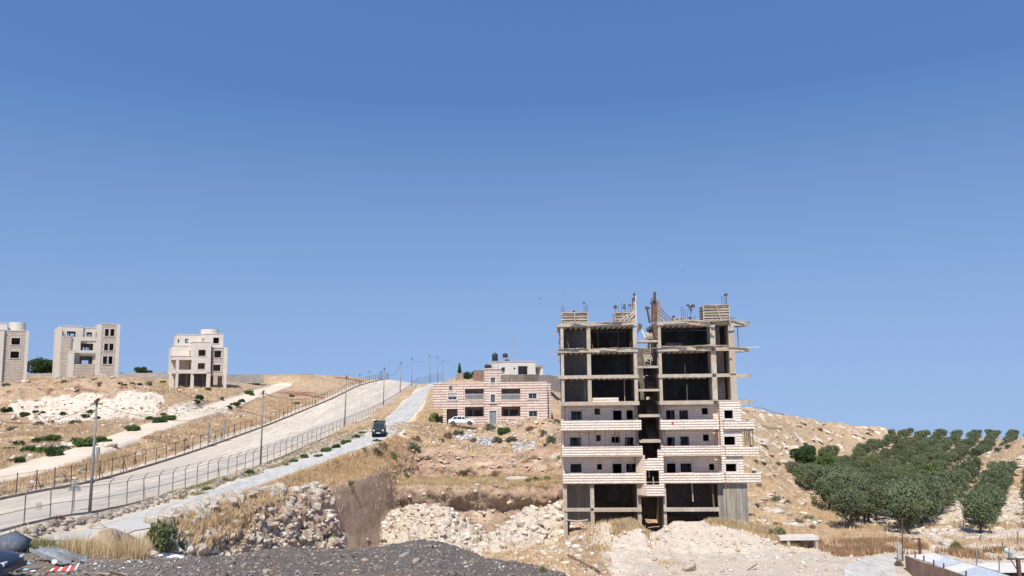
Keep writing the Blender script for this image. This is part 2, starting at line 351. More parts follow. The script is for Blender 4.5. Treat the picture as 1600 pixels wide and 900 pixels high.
# low, near ground on the right and under the foreground mound
common = [w3(*t) for t in [(900, 850, 88), (960, 860, 85), (900, 885, 78), (1000, 890, 77), (1100, 890, 77), (1250, 880, 79), (1350, 878, 80), (1420, 868, 82), (1300, 858, 88), (1500, 862, 86), (1600, 862, 86), (1700, 862, 86), (1200, 850, 90), (1100, 838, 94), (1000, 838, 95)]]
common += [(x, 60, -18.6) for x in (0, 15, 30, 50, 80)]+[(x, 35, -18.4) for x in (0, 20, 40)]+[(x, 12, -18.2) for x in (-5, 10, 30)]+[(30, 114, -17.0)]
HI = H+common+[(-30, 40, -9.9), (-24, 45, -10.2), (-42, 15, -9.0), (-60, 30, -9.5), (-70, 60, -9.8), (-15, 20, -9.8), (-25, 15, -9)]
LO = common+[(-25, 45, -10.8), (-25, 54, -11.9), (-24, 64, -14.0), (-22, 74, -16.2), (-18, 85, -18.2), (-14, 95, -19.8), (-5, 103, -20.6), (4, 103, -20.3), (-16, 107, -20.5), (-10, 90, -19.2), (0, 90, -18.9), (-10, 78, -18.3), (0, 78, -18.3), (-12, 60, -17.0), (-15, 45, -14), (5, 108, -20), (-25, 100, -20), (-35, 60, -12)]
FH = rbf_fit(HI, 3.0, 0.05); FL = rbf_fit(LO, 3.0, 0.05)
LEDGE_Z = w3(740, 752, 111)[2]
PIT = [(-24.6, 40), (-24.8, 52), (-24.6, 64), (-22.6, 75), (-19.4, 83.5), (-18.3, 90), (-15.9, 108.2), (-8, 108.8), (-2, 107.6), (6, 108.6), (8.0, 106), (8.0, 60), (8, 40)]
LEDGE = [(-17.6, 104), (-17.0, 112.5), (-14.5, 115.6), (-6, 116.2), (2, 115.4), (9, 116), (9, 104)]
FORE = [(-250, 830, 44), (0, 842, 43), (60, 854, 40), (200, 869, 38), (350, 867, 40), (450, 854, 42), (560, 857, 42), (600, 852, 42.5), (640, 846, 42.5), (700, 850, 42), (760, 870, 38.5), (830, 882, 38), (880, 897, 36), (960, 925, 33), (1100, 980, 28), (1800, 1500, 18)]
FF = rbf_fit([w3(*t) for t in FORE]+[w3(*t) for t in [(-200, 900, 30), (20, 912, 29.5), (-30, 912, 29.5), (150, 890, 32), (300, 895, 32), (450, 900, 31), (600, 893, 32), (700, 885, 33), (800, 897, 33), (900, 930, 30)]]+[(-20, 12, -6.4), (0, 12, -6.6), (10, 12, -7.2), (-12, 20, -6.8), (4, 20, -7.4)], 1.0, 0.02)
_ua = np.array([P(a, b, c).x/c for a, b, c in FORE]); _yc = np.array([c for a, b, c in FORE])
def heap(x, y, segs, top, slope):
    d, z, _ = line_d(x, y, segs); return z+0*x-np.maximum(d-0.3, 0)*slope
def height(x, y):
    """returns z and a dict of region masks"""
    jx = 0.5*fbm(x*0.35, y*0.35, o=3, s=3); jy = 0.6*fbm(x*0.3, y*0.3, o=3, s=8)
    zh = rbf_eval(FH, x, y); zl = rbf_eval(FL, x, y)
    # corridors
    zn, xn = prof(NEARF, y); zf, xf = prof(FARF, y)
    t = np.clip((x-xf)/(xn-xf), 0, 1); zr = zf+(zn-zf)*t
    ins = np.minimum(x-xf+0.6, xn+0.6-x)
    kc = sstep(-1.6, 0.0, ins)*sstep(18, 24, y)
    zh = zh*(1-kc)+(zr-0.06)*kc
    dn, znr, sn = line_d(x, y, NROAD); kn = sstep(3.4, 2.1, dn); zh = zh*(1-kn)+(znr-0.06)*kn
    dt, zt, st = line_d(x, y, TRACK); kt = sstep(3.6, 2.2, dt); zh = zh*(1-kt)+(zt-0.02)*kt
    road = np.maximum(np.maximum(kc, kn), kt)
    # bank rises a little between far fence and track, hump right of the grove
    rough = (0.35*fbm(x*0.16, y*0.16, o=4, s=21)+0.12*fbm(x*0.9, y*0.9, o=3, s=5))*(1-road)
    cx_, cy_ = P(1628, 712, 205).x, 205
    hump = 10.5*np.exp(-(((x-cx_)/12)**2+((y-cy_)/22)**2)); zh = zh+hump
    # terrain steps on the grassy hill (limestone ledges)
    hill = sstep(8, 20, x)*sstep(96, 108, y)*sstep(-.35, .9, zh-np.interp(y, [95, 135, 167, 200, 250, 300, 370], [-19.1, -22.0, -24.3, -26.0, -27.0, -27.6, -28.3]))
    zz = zh*0.9+0.5*fbm(x*0.08, y*0.08, o=3, s=40); st_ = zz-np.floor(zz); zh = zh+hill*0.22*(sstep(0.35, 0.55, st_)-0.5)
    zh = zh+rough
    zl = zl+0.25*fbm(x*0.5, y*0.5, o=4, s=30)
    sdl = poly_sd(x+jx, y+jy, LEDGE); kl = sstep(-0.3, 1.9, sdl)
    zle = LEDGE_Z+0.25*fbm(x*0.4, y*0.4, o=3, s=12)+0*x
    z1 = zh*(1-kl)+np.minimum(zle, zh)*kl
    _cf = 0.7-0.6*sstep(-20.5, -19.0, x)*sstep(-14, -15.5, x)*sstep(83, 86, y)*sstep(107, 105, y); sdp = poly_sd(x+jx*_cf, y+jy*_cf, PIT)
    wd = 1.5+2.4*sstep(86, 80, y); right = sstep(3.0, 8.0, x)*sstep(112, 100, y)
    kp = sstep(0, 1, (sdp+0.15)/wd); kp = np.clip(np.maximum(kp, sstep(4.0, 8.0, x)*sstep(100, 92, y)), 0, 1)
    z = z1*(1-kp)+np.minimum(zl, z1+0.0)*kp
    cliff = kp*(1-kp)*4*np.clip((z1-zl)/3, 0, 1)+kl*(1-kl)*4*np.clip((zh-zle)/2, 0, 1)*(1-kp)
    # rubble heaps in the pit
    n = 0.45*fbm(x*0.7, y*0.7, o=4, s=50, ridged=True)+0.5*fbm(x*0.22, y*0.22, o=2, s=54)
    h1 = heap(x, y, [w3(622, 805, 102), w3(650, 792, 102), w3(692, 803, 100)], 0, 0.62)+n
    h2 = heap(x, y, [w3(812, 818, 98), w3(832, 797, 100), w3(862, 790, 101), w3(905, 792, 104)], 0, 0.66)+n
    hp = np.maximum(h1, h2); kh = sstep(-0.2, 0.5, hp-z)*sstep(108, 106, y)*sstep(-18.3, -16.5, x+0.0*y)
    z = np.where(kh > 0, np.maximum(z, z*(1-kh)+hp*kh), z)
    # white mound in front of the big block
    m1 = heap(x, y, [w3(905, 834, 90.5), w3(940, 819, 90), w3(985, 815, 89.5), w3(1002, 832, 90)], 0, 0.55)
    m2 = heap(x, y, [w3(1022, 833, 90), w3(1052, 814, 89.5), w3(1135, 815, 89.5), w3(1185, 823, 90), w3(1222, 838, 90)], 0, 0.48)
    mo = np.maximum(m1, m2)+0.22*fbm(x*0.6, y*0.6, o=4, s=61); km = sstep(-0.1, 0.4, mo-z)
    z = np.maximum(z, mo)
    # foreground rubble plateau
    u = x/y; yc = np.interp(u, _ua, _yc)
    zf_ = rbf_eval(FF, x, np.minimum(y, yc))
    drop = np.maximum(y-yc, 0); zf_ = zf_-drop*0.55-0.012*drop**2
    nn = 0.16*fbm(x*0.45, y*0.45, o=5, s=70)+0.07*fbm(x*2.2, y*2.2, o=3, s=75)
    zf_ = zf_+nn*sstep(0, 3, 60-y); kf = sstep(-0.05, 0.12, zf_-z); z = np.maximum(z, zf_)
    return z, dict(road=road, track=kt, nroad=kn, dn=dn, pat=kc, hill=hill, ledge=kl*(1-kp), pit=kp*sstep(9, 6, x), cliff=cliff, heap=kh, mound=km*sstep(0.0, 0.3, mo-zl), fore=kf, hump=hump/10.5, xf=xf, xn=xn, sdp=sdp)
cols = np.linspace(-330, 1930, 1190); UU = (cols-800)/FPX
rows = np.concatenate([np.arange(9, 24, 0.8), np.arange(24, 46, 0.14), np.arange(46, 60, 0.4), np.arange(60, 103.5, 0.2), np.arange(103.5, 118.5, 0.08), np.arange(118.5, 120, 0.2), np.arange(120, 150, 0.4), np.arange(150, 172, 0.25), np.arange(172, 270, 0.7), np.arange(270, 395, 1.6), np.arange(395, 640, 14)])
GX = UU[None, :]*rows[:, None]; GY = np.repeat(rows[:, None], len(UU), 1)
GZ, MK = height(GX, GY)
nr, nc = GZ.shape
# slope
dzy = np.gradient(GZ, axis=0)/np.gradient(GY, axis=0); dzx = np.gradient(GZ, axis=1)/np.gradient(GX, axis=1)
dzy = dzy-dzx*UU[None, :]*1.0
SL = np.hypot(dzx, dzy); nz = 1/np.sqrt(1+SL**2); NX, NY = -dzx*nz, -dzy*nz
steep = sstep(0.75, 1.5, SL)*(1-MK['road'])
rockw = np.clip(np.maximum(steep, MK['cliff']*0.9), 0, 1)
d3 = 0.75*fbm(GX*0.28, GY*0.28, GZ*0.7, o=5, s=90, ridged=True)+0.42*fbm(GX*0.95, GY*0.95, GZ*1.5, o=4, s=97, ridged=True)
flat = sstep(-19.2, -17.6, GX)*0+sstep(88.0, 84.0, GY)      # the smooth cut face left of the pit stays flatter
cutface = sstep(-20.5, -19.5, GX)*sstep(-14.5, -15.5, GX)*sstep(82, 85, GY)*sstep(107.5, 105.5, GY)
wcr = sstep(-1.5, 1.0, poly_sd(GX, GY, [(PX(18, 640, 150), 146), (PX(250, 640, 150), 148), (PX(262, 640, 168), 163), (PX(60, 606, 160), 157)]))
amp = np.maximum(rockw*(1-0.85*MK['hill']), wcr*1.0)*(0.85-0.75*cutface)*(1-MK['fore'])*sstep(300, 200, GY)
heapamp = MK['heap']*0.7
DX = NX*d3*(amp+heapamp); DY = NY*d3*(amp+heapamp); DZ = nz*d3*(amp*0.4+heapamp)
# overhanging lip of the lower cliff
zt0 = LEDGE_Z; frac = np.clip((GZ+20.3)/(zt0+20.3), 0, 1.05)
lipx = sstep(-16.3, -15.2, GX)*sstep(7.5, 6.2, GX)
lip = lipx*sstep(0.52, 0.80, frac)*sstep(104.2, 106.2, GY)*sstep(113, 109.5, GY)*(1-MK['heap'])
lipn = 1.5+0.9*fbm(GX*0.3, GX*0+0.3, o=3, s=101)+0.5*fbm(GX*1.2, GZ*1.2, o=3, s=105)
DY = DY-lip*lipn
VX, VY, VZ = GX+DX, GY+DY, GZ+DZ
def ground(x, y, arr=None):
    a = VZ if arr is None else arr
    c = (x/y-UU[0])/(UU[1]-UU[0]); r = np.searchsorted(rows, y)-1; r = int(min(max(r, 0), nr-2)); fr = (y-rows[r])/(rows[r+1]-rows[r])
    ci = int(min(max(math.floor(c), 0), nc-2)); fc = min(max(c-ci, 0), 1)
    return float((a[r, ci]*(1-fc)+a[r, ci+1]*fc)*(1-fr)+(a[r+1, ci]*(1-fc)+a[r+1, ci+1]*fc)*fr)
def on_ground(px, py, y0=40, y1=340):
    """first point of the terrain met by the ray through a pixel of the photo"""
    d = P(px, py, 1.0); prev = None; Y = y0
    while Y < y1:
        if ground(d.x*Y, Y) >= d.z*Y: return Vector((d.x*Y, Y, ground(d.x*Y, Y)))
        Y += 0.25
    return Vector((d.x*y1, y1, ground(d.x*y1, y1)))
# zones (the ground's own colour, not its shade)
nL = fbm(GX*0.06, GY*0.06, o=4, s=120); nM = fbm(GX*0.3, GY*0.3, o=4, s=124)
WC = [(PX(18, 640, 150), 146), (PX(250, 640, 150), 148), (PX(252, 640, 157), 157), (PX(150, 640, 154), 153.5), (PX(50, 606, 153), 152.5)]
sdw = poly_sd(GX, GY, WC)
wcl = sstep(-1.5, 1.0, sdw+1.3*nM)*np.clip(0.78+0.5*fbm(GX*.25, GZ*.9, o=4, s=150), 0, 1)
z_apron = sstep(-16, -2, -line_d(GX, GY, [w3(60, 648, 142)[:2]+(0,), w3(240, 655, 143)[:2]+(0,), w3(330, 640, 162)[:2]+(0,)])[0]+0)*0.0
apd = line_d(GX, GY, [w3(90, 648, 146)[:2]+(0,), w3(250, 652, 146)[:2]+(0,), w3(330, 640, 160)[:2]+(0,)])[0]
apron = sstep(7, 2, apd)
grov_near = sstep(40, 48, GX)*sstep(90, 96, GY)*sstep(195, 165, GY)*(1-MK['hill'])
flatR = sstep(6, 12, GX)*sstep(93, 86, GY)
hl = MK['hill']*sstep(0.22, 0.5, nM+0.35*fbm(GX*1.3, GY*0.5, o=3, s=130))*0.8
farm = sstep(40, 60, GX)*sstep(165, 195, GY)*(1-MK['hill'])*(1-MK['hump'])
lime = np.clip(np.maximum.reduce([wcl, apron*0.7, MK['heap'], MK['mound']*1.0, grov_near*0.85, flatR*0.95, hl, MK['pit']*0.55, (MK['cliff']*(1-cutface)*(GX > -17.2)*(GX < 9))*(0.42+0.5*nM), MK['hump']*sstep(0.1, 0.4, nM)*0.8]), 0, 1)
_gu = GX/GY*FPX+800; gdn = MK['mound']*sstep(0.15, 0.5, 0.5*nL+0.6*nM+0.75*sstep(86.2, 89.0, GY)*np.maximum(sstep(930, 960, _gu)*sstep(1008, 995, _gu), sstep(1075, 1100, _gu))-0.1); lime = lime*(1-gdn*0.8)
topband = sstep(-.05, .3, nM)*sstep(-1.9, -1.0, sdw)*(1-wcl)*sstep(151, 152.5, GY)*sstep(160, 157.5, GY+1.5*nM)*(GX < PX(262, 640, 160))
verge = sstep(3.0, 4.0, MK['dn'])*sstep(11, 7, MK['dn'])*(GX < -20)*(GX > MK['xn'])*sstep(60, 62, GY)*0.0
bankv = (GX > MK['xn'])*(MK['dn'] > 1.8)*(line_d(GX, GY, NROAD)[2] < 0)*sstep(150, 120, GY)
lime = np.maximum(lime, bankv*0.42)
roadedge = sstep(4.0, 2.6, MK['dn'])*(1-MK['fore'])
pate = sstep(2.6, 1.0, MK['xf']-GX)*(GX < MK['xf']+1.0)*sstep(60, 66, GY)
dirt = np.clip(np.maximum.reduce([MK['track'], roadedge*0.9, pate*0.8, farm*0.45, MK['pat'], flatR*0.5*sstep(84, 80, GY)]), 0, 1)
lb = (GX < -40)*sstep(90, 100, GY)
red = np.clip(np.maximum(topband, lb*sstep(0.2, 0.5, fbm(GX*0.05, GY*0.25, o=3, s=141))*(1-wcl)*0.7), 0, 1)+farm*0.35
pitrock = rockw*(1-0.8*MK['hill'])*(1-wcl)*(1-0.55*(lime > 0.45)*(1-cutface))*(1-0.48*cutface)*(1-MK['heap'])*(1-MK['fore']); lime = np.maximum(lime, 0.3*cutface)
grass = np.clip(0.62+0.9*nL, 0, 1)*(1-MK['pit'])
grass = np.where(GX < -46, np.clip(0.6+1.2*nL+sstep(14, 4, MK['xf']-GX)*0.6, 0, 1), grass)
grass = np.maximum(grass, MK['hill']*0.85)
rub = MK['fore']*(0.60+0.4*sstep(200, 420, _gu))
ZA = np.stack([lime, rub, dirt], -1).reshape(-1, 3); ZB = np.stack([pitrock, red, grass], -1).reshape(-1, 3)
idx = np.arange(nr*nc).reshape(nr, nc)
Q = np.stack([idx[:-1, :-1], idx[:-1, 1:], idx[1:, 1:], idx[1:, :-1]], -1).reshape(-1, 4)
me = fast_mesh('hillside_ground', np.stack([VX, VY, VZ], -1).reshape(-1, 3), Q, M['ground'], True)
put_attr(me, 'za', ZA); put_attr(me, 'zb', ZB)
tag(link('ground', me), kind='structure')
# roads: sheets a few mm to cm above the ground bed
def strip(name, line, w0, w1, mat, dz, smooth=True, jit=0.0, seed=1):
    ln = smooth_line(line, 3); V = []; n = len(ln); rnd = random.Random(seed)
    for i, p in enumerate(ln):
        a = Vector(ln[max(i-1, 0)]); b = Vector(ln[min(i+1, n-1)]); d = (b-a); d.z = 0; d.normalize(); s = Vector((d.y, -d.x, 0))
        for k in range(5):
            t = k/4; o = w0*(1-t)+w1*t
            if k in (0, 4): o += rnd.uniform(-jit, jit)
            q = Vector(p)+s*o; V.append((q.x, q.y, p[2]+dz))
    Fc = [(i*5+k, i*5+k+1, (i+1)*5+k+1, (i+1)*5+k) for i in range(n-1) for k in range(4)]
    return tag(link(name, new_mesh(name, V, Fc, mat, smooth)), kind='structure')
strip('road', NROAD[2:], -2.0, 2.0, M['asphalt'], 0.0, jit=0.3)
V = []; Fc = []; ys = np.arange(26, 330, 1.5); K = 11
for y in ys:
    zn, xn = prof(NEARF, y); zf, xf = prof(FARF, y)
    for k in range(K):
        t = k/(K-1); V.append((xf+0.25+(xn-xf-0.5)*t, y, zf+(zn-zf)*t+0.02))
for i in range(len(ys)-1):
    for k in range(K-1): Fc.append((i*K+k, i*K+k+1, (i+1)*K+k+1, (i+1)*K+k))
tag(link('patrol_road', new_mesh('patrol_road', V, Fc, M['patrol'], True)), kind='structure')
V = []; Fc = []; K = 5
for y in ys:
    zn, xn = prof(NEARF, y); zf, xf = prof(FARF, y)
    a, b_ = 0.55+0.012*math.sin(y*0.13), 0.86+0.015*math.sin(y*0.21+1)
    for k in range(K):
        t = a+(b_-a)*k/(K-1); V.append((xf+0.25+(xn-xf-0.5)*t, y, zf+(zn-zf)*t+0.032))
for i in range(len(ys)-1):
    for k in range(K-1): Fc.append((i*K+k, i*K+k+1, (i+1)*K+k+1, (i+1)*K+k))
tag(link('patrol_lane', new_mesh('patrol_lane', V, Fc, M['lane'], True)), kind='structure')
# ---------------------------------------------------------------- building helpers
class Frame:
    """a facade frame: local x along the facade, y into the depth, z up; px() turns photo pixels into local x,z on the plane y=depth"""
    def __init__(s, name, px, py, Y, yaw):
        s.o = P(px, py, Y); s.yaw = R_(yaw); s.root = empty(name, s.o, s.yaw)
        s.ax = Vector((math.cos(s.yaw), math.sin(s.yaw), 0)); s.ay = Vector((-math.sin(s.yaw), math.cos(s.yaw), 0))
    def px(s, px, py, dep=0.0):
        d = P(px, py, 1.0); p0 = s.o+s.ay*dep; t = p0.dot(s.ay)/d.dot(s.ay); q = d*t-s.o
        return q.dot(s.ax), q.z
    def rect(s, x0, x1, y0, y1, dep=0.0):
        a, zt = s.px(x0, (y0+y1)/2, dep); b, _ = s.px(x1, (y0+y1)/2, dep)
        _, zt = s.px((x0+x1)/2, y0, dep); _, zb = s.px((x0+x1)/2, y1, dep)
        return (a, b, zb, zt)
    def world(s, x, y, z): return s.o+s.ax*x+s.ay*y+Vector((0, 0, z))
def wall_holes(mb, x0, x1, z0, z1, y0, y1, holes):
    """a wall slab in the x,z plane with rectangular openings, their reveals modelled"""
    hs = [(max(a, x0), min(b, x1), max(c, z0), min(d, z1)) for a, b, c, d in holes]
    hs = [h for h in hs if h[1] > h[0]+.01 and h[3] > h[2]+.01]
    xs = sorted(set([round(v, 4) for v in [x0, x1]+[q for h in hs for q in h[:2]]])); zs = sorted(set([round(v, 4) for v in [z0, z1]+[q for h in hs for q in h[2:]]]))
    sol = {}
    for i in range(len(xs)-1):
        for k in range(len(zs)-1):
            cx, cz = (xs[i]+xs[i+1])/2, (zs[k]+zs[k+1])/2
            sol[i, k] = not any(h[0] < cx < h[1] and h[2] < cz < h[3] for h in hs)
    for (i, k), f in sol.items():
        if not f: continue
        a, b, c, d = xs[i], xs[i+1], zs[k], zs[k+1]
        mb.add([(a, y0, c), (b, y0, c), (b, y0, d), (a, y0, d)], [(0, 1, 2, 3)])
        mb.add([(a, y1, c), (b, y1, c), (b, y1, d), (a, y1, d)], [(3, 2, 1, 0)])
        if not sol.get((i-1, k), False): mb.add([(a, y0, c), (a, y1, c), (a, y1, d), (a, y0, d)], [(3, 2, 1, 0)])
        if not sol.get((i+1, k), False): mb.add([(b, y0, c), (b, y1, c), (b, y1, d), (b, y0, d)], [(0, 1, 2, 3)])
        if not sol.get((i, k-1), False): mb.add([(a, y0, c), (b, y0, c), (b, y1, c), (a, y1, c)], [(3, 2, 1, 0)])
        if not sol.get((i, k+1), False): mb.add([(a, y0, d), (b, y0, d), (b, y1, d), (a, y1, d)], [(0, 1, 2, 3)])
def surround(parent, h, y, mat, w=0.14, pr=0.04, name='window_frame', sill=True, inner=None):
    a, b, c, d = h; mb = MB()
    mb.box(a-w, a, y-pr, y+0.1, c, d); mb.box(b, b+w, y-pr, y+0.1, c, d); mb.box(a-w, b+w, y-pr-0.003, y+0.1, d, d+w)
    if sill: mb.box(a-w-0.04, b+w+0.04, y-pr-0.05, y+0.1, c-w*0.8, c)
    o = mb.build(name, mat, parent)
    if inner:
        m2 = MB(); t = 0.05
        m2.box(a, a+t, y+.12, y+.18, c, d); m2.box(b-t, b, y+.12, y+.18, c, d); m2.box(a+t, b-t, y+.12, y+.18, c, c+t); m2.box(a+t, b-t, y+.12, y+.18, d-t, d)
        m2.box((a+b)/2-t/2, (a+b)/2+t/2, y+.12, y+.18, c+t, d-t); m2.build('casement', inner[0], o)
        MB().box(a+t, b-t, y+.145, y+.155, c+t, d-t).build('pane', inner[1], o)
    return o
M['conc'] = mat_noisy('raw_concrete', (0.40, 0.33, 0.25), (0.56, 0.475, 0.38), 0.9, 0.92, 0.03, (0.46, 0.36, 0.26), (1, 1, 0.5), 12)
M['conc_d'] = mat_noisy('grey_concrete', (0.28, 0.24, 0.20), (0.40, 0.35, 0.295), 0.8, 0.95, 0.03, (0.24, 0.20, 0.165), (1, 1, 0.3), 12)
M['board_conc'] = mat_noisy('board_marked_concrete', (0.32, 0.265, 0.205), (0.50, 0.425, 0.335), 1.6, 0.95, 0.05, (0.26, 0.235, 0.205), (3.2, 3.2, 0.18), 6)
M['wood'] = mat_noisy('weathered_formwork_timber', (0.40, 0.31, 0.22), (0.60, 0.50, 0.38), 2.5, 0.9, 0.02, (0.30, 0.22, 0.15), (0.4, 1, 3), 8)
M['wood_d'] = mat_noisy('brown_shuttering', (0.12, 0.07, 0.05), (0.22, 0.13, 0.09), 2.0, 0.8, 0.02)
M['rust'] = mat_noisy('rusty_steel', (0.07, 0.04, 0.03), (0.15, 0.08, 0.05), 3.0, 0.8, 0.0, spec=0.3)
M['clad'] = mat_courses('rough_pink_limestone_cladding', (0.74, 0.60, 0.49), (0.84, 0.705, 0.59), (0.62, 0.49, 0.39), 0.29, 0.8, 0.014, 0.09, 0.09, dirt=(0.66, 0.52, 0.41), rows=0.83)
M['clad_w'] = mat_courses('smooth_pink_stone_wall', (0.82, 0.635, 0.485), (0.88, 0.70, 0.545), (0.52, 0.38, 0.29), 0.29, 0.9, 0.016, 0.08, 0.03, dirt=(0.56, 0.43, 0.35))
M['trim'] = mat_noisy('pale_stone_trim', (0.60, 0.53, 0.47), (0.70, 0.63, 0.56), 1.5, 0.85, 0.01)
M['bare'] = mat_noisy('breeze_block', (0.40, 0.36, 0.31), (0.52, 0.47, 0.41), 2.2, 0.95, 0.03)
M['steel'] = mat_noisy('galvanised_steel', (0.30, 0.30, 0.29), (0.42, 0.41, 0.39), 2.0, 0.55, 0.0, metal=0.5)
M['black'] = mat_noisy('black_plastic', (0.02, 0.02, 0.022), (0.04, 0.04, 0.045), 2.0, 0.5, 0.0, spec=0.4)
M['glass'], _nt, _b = nodes('dark_window_glass', 0.08, 0.6); _b.inputs['Base Color'].default_value = (0.03, 0.04, 0.045, 1)
M['white'] = mat_noisy('white_paint', (0.70, 0.69, 0.66), (0.80, 0.79, 0.76), 1.2, 0.6, 0.0)
rnd = random.Random(7)

# ---------------------------------------------------------------- the unfinished apartment block
F1 = Frame('unfinished_apartment_block', 877.5, 836, 94.0, -3.0)
tag(F1.root, 'tall unfinished apartment block with pink stone balconies below and bare open concrete floors above', 'building')
B = F1.root
LV = [F1.px(940, q)[1] for q in (836, 795, 753, 711, 669.5, 628, 586, 545, 504.5)]
xa, xb, xc, xd, xe = [F1.px(q, 650)[0] for q in (877.5, 998.5, 1032.5, 1124, 1159.5)]
xs1, xs2 = F1.px(919.5, 650)[0], F1.px(925.5, 650)[0]
xo = F1.px(1178, 650)[0]
BOT = LV[0]-1.6
DEP = 11.0
def slab(x0, x1, y0, y1, z, t=0.42, mat=None, name='floor_slab', jag=False):
    mb = MB(); mb.box(x0, x1, y0, y1, z-t, z)
    return mb.build(name, mat or M['conc'], B)
# floor slabs: left unit and right unit, with the joists of the soffit
for k in range(1, 9):
    z = LV[k]
    if k == 1:
        MB().box(xa, xs1, 0.25, 0.7, z-0.34, z).build('beam', M['conc'], B); MB().box(xs2-0.1, xb, 0.1, 0.8, z-0.36, z).build('beam', M['conc'], B)
        MB().box(xc, xd-0.4, 0.1, 0.8, z-0.36, z).build('beam', M['conc'], B); MB().box(xd+0.3, xo+0.1, 1.2, 2.4, z-0.14, z).build('floor_slab', M['conc'], B)
        continue
    y0 = 0.3 if k <= 4 else 0.0
    t = 0.30 if k <= 4 else 0.40
    slab(xa-(0.3 if k > 4 else 0), xb+(0.1 if k > 4 else 0), y0, DEP, z, t)
    slab(xc-(0.1 if k > 4 else 0), xd-0.6 if k < 8 else xd-0.6, y0, DEP, z, t)
    slab(xd-0.6, xe-0.3, y0+0.9, DEP, z+0.004, t)
    if k >= 4:
        mb = MB(); e = [(xe-0.3, 0.9), (xe+0.9, 1.0), (xe+1.75, 1.7), (xe+1.2, 4.2), (xe-0.3, 4.4)]
        mb.prism(e, z-0.52, z-0.05); mb.build('cantilever_slab', M['conc'], B)
    if k >= 5:
        for (p, q) in ((xa+0.3, xb-0.3), (xc+0.3, xd-1.0)):
            mb = MB(); n = int((q-p)/0.62)
            for i in range(n):
                x = p+(q-p)*(i+0.5)/n; mb.box(x-0.16, x+0.16, 0.9, 6.5, z-t-0.17, z-t-0.002)
            mb.build('soffit_ribs', M['conc'], B)
# columns
def column(x0, x1, y0, y1, k0, k1, mat=None):
    for k in range(k0, k1):
        zb = BOT if k == 0 else LV[k]; MB().box(x0, x1, y0, y1, zb, LV[k+1]-(0.40 if k >= 4 else 0.30)+0.01).build('column', mat or M['conc'], B)
column(xa+0.05, xa+0.45, 0.35, 1.1, 0, 2); column(xs1, xs2, 0.3, 0.9, 0, 2); column(xb-0.45, xb-0.02, 0.35, 1.1, 0, 2)
column(xc+0.02, xc+0.35, 0.35, 1.1, 0, 2)
column(xa+0.05, xa+0.40, 0.15, 0.9, 5, 8); column(xs1, xs2, 0.15, 0.8, 5, 8); column(xb-0.40, xb, 0.15, 0.9, 5, 8); column(xc, xc+0.35, 0.15, 0.9, 5, 8)
xt1, xt2 = F1.px(1112.5, 570)[0], F1.px(1120.5, 570)[0]
xu1, xu2 = F1.px(1142.5, 570)[0], F1.px(1152, 570)[0]
column(xt1, xt2, 0.35, 1.0, 5, 8); column(xu1, xu2, 0.75, 1.5, 5, 8, M['conc'])
# back, side and partition walls
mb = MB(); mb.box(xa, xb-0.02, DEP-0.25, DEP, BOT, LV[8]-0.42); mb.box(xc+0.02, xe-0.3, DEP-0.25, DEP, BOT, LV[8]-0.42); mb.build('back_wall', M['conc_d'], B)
for k in range(0, 8):
    zb = BOT if k == 0 else LV[k]; zt = LV[k+1]-(0.40 if k >= 4 else 0.30 if k > 0 else 0.0)
    dp = 5.0 if k >= 5 else 3.4
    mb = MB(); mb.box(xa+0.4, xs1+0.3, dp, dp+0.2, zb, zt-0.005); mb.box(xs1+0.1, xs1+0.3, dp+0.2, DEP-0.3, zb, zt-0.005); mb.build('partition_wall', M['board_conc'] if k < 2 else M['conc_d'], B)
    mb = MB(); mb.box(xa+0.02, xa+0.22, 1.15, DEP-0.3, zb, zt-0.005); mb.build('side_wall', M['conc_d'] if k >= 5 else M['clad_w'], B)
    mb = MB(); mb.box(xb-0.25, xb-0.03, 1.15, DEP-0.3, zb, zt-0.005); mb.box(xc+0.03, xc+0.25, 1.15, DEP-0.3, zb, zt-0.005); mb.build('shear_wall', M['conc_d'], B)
    if k >= 5:
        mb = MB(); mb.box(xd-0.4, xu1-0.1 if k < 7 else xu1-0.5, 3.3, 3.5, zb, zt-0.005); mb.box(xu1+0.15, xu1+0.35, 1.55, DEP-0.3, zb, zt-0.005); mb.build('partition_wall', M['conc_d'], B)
# low breeze-block upstands, props
a, b_, c, d = F1.rect(925.5, 966.5, 620, 628, 0.8); MB().box(a, b_, 0.8, 1.0, LV[5], LV[5]+0.5).build('block_upstand', M['clad'], B)
a, b_, c, d = F1.rect(1042, 1069, 530, 541, 3); MB().box(a, b_, 4, 4.2, LV[7], LV[7]+0.75).build('block_upstand', M['conc_d'], B)
for (q, y, k, l) in ((914, 2.2, 5, 0), (975.5, 1.6, 5, 0), (1073, 2.0, 5, 1.9), (1071, 2.2, 6, 1.1), (897, 2.0, 7, 0), (936, 2.0, 7, 0), (968, 2.5, 7, 0), (1156.5, 2.2, 7, 0)):
    x, _ = F1.px(q, 600, y); z1 = LV[k]+l if l else LV[k+1]-0.4
    MB().bar((x, y, LV[k]), (x, y, z1), 0.09, seg=6).build('prop', M['wood_d'] if k == 7 else M['conc'], B)
for (q0, q1, k) in ((882, 890, 7), (988, 984, 7), (922, 926, 7)):
    x0, _ = F1.px(q0, 525, 1.2); x1, _ = F1.px(q1, 525, 1.2); MB().bar((x0, 1.2, LV[k+1]-0.9), (x1, 1.4, LV[k]), 0.1).build('timber_brace', M['wood_d'], B)
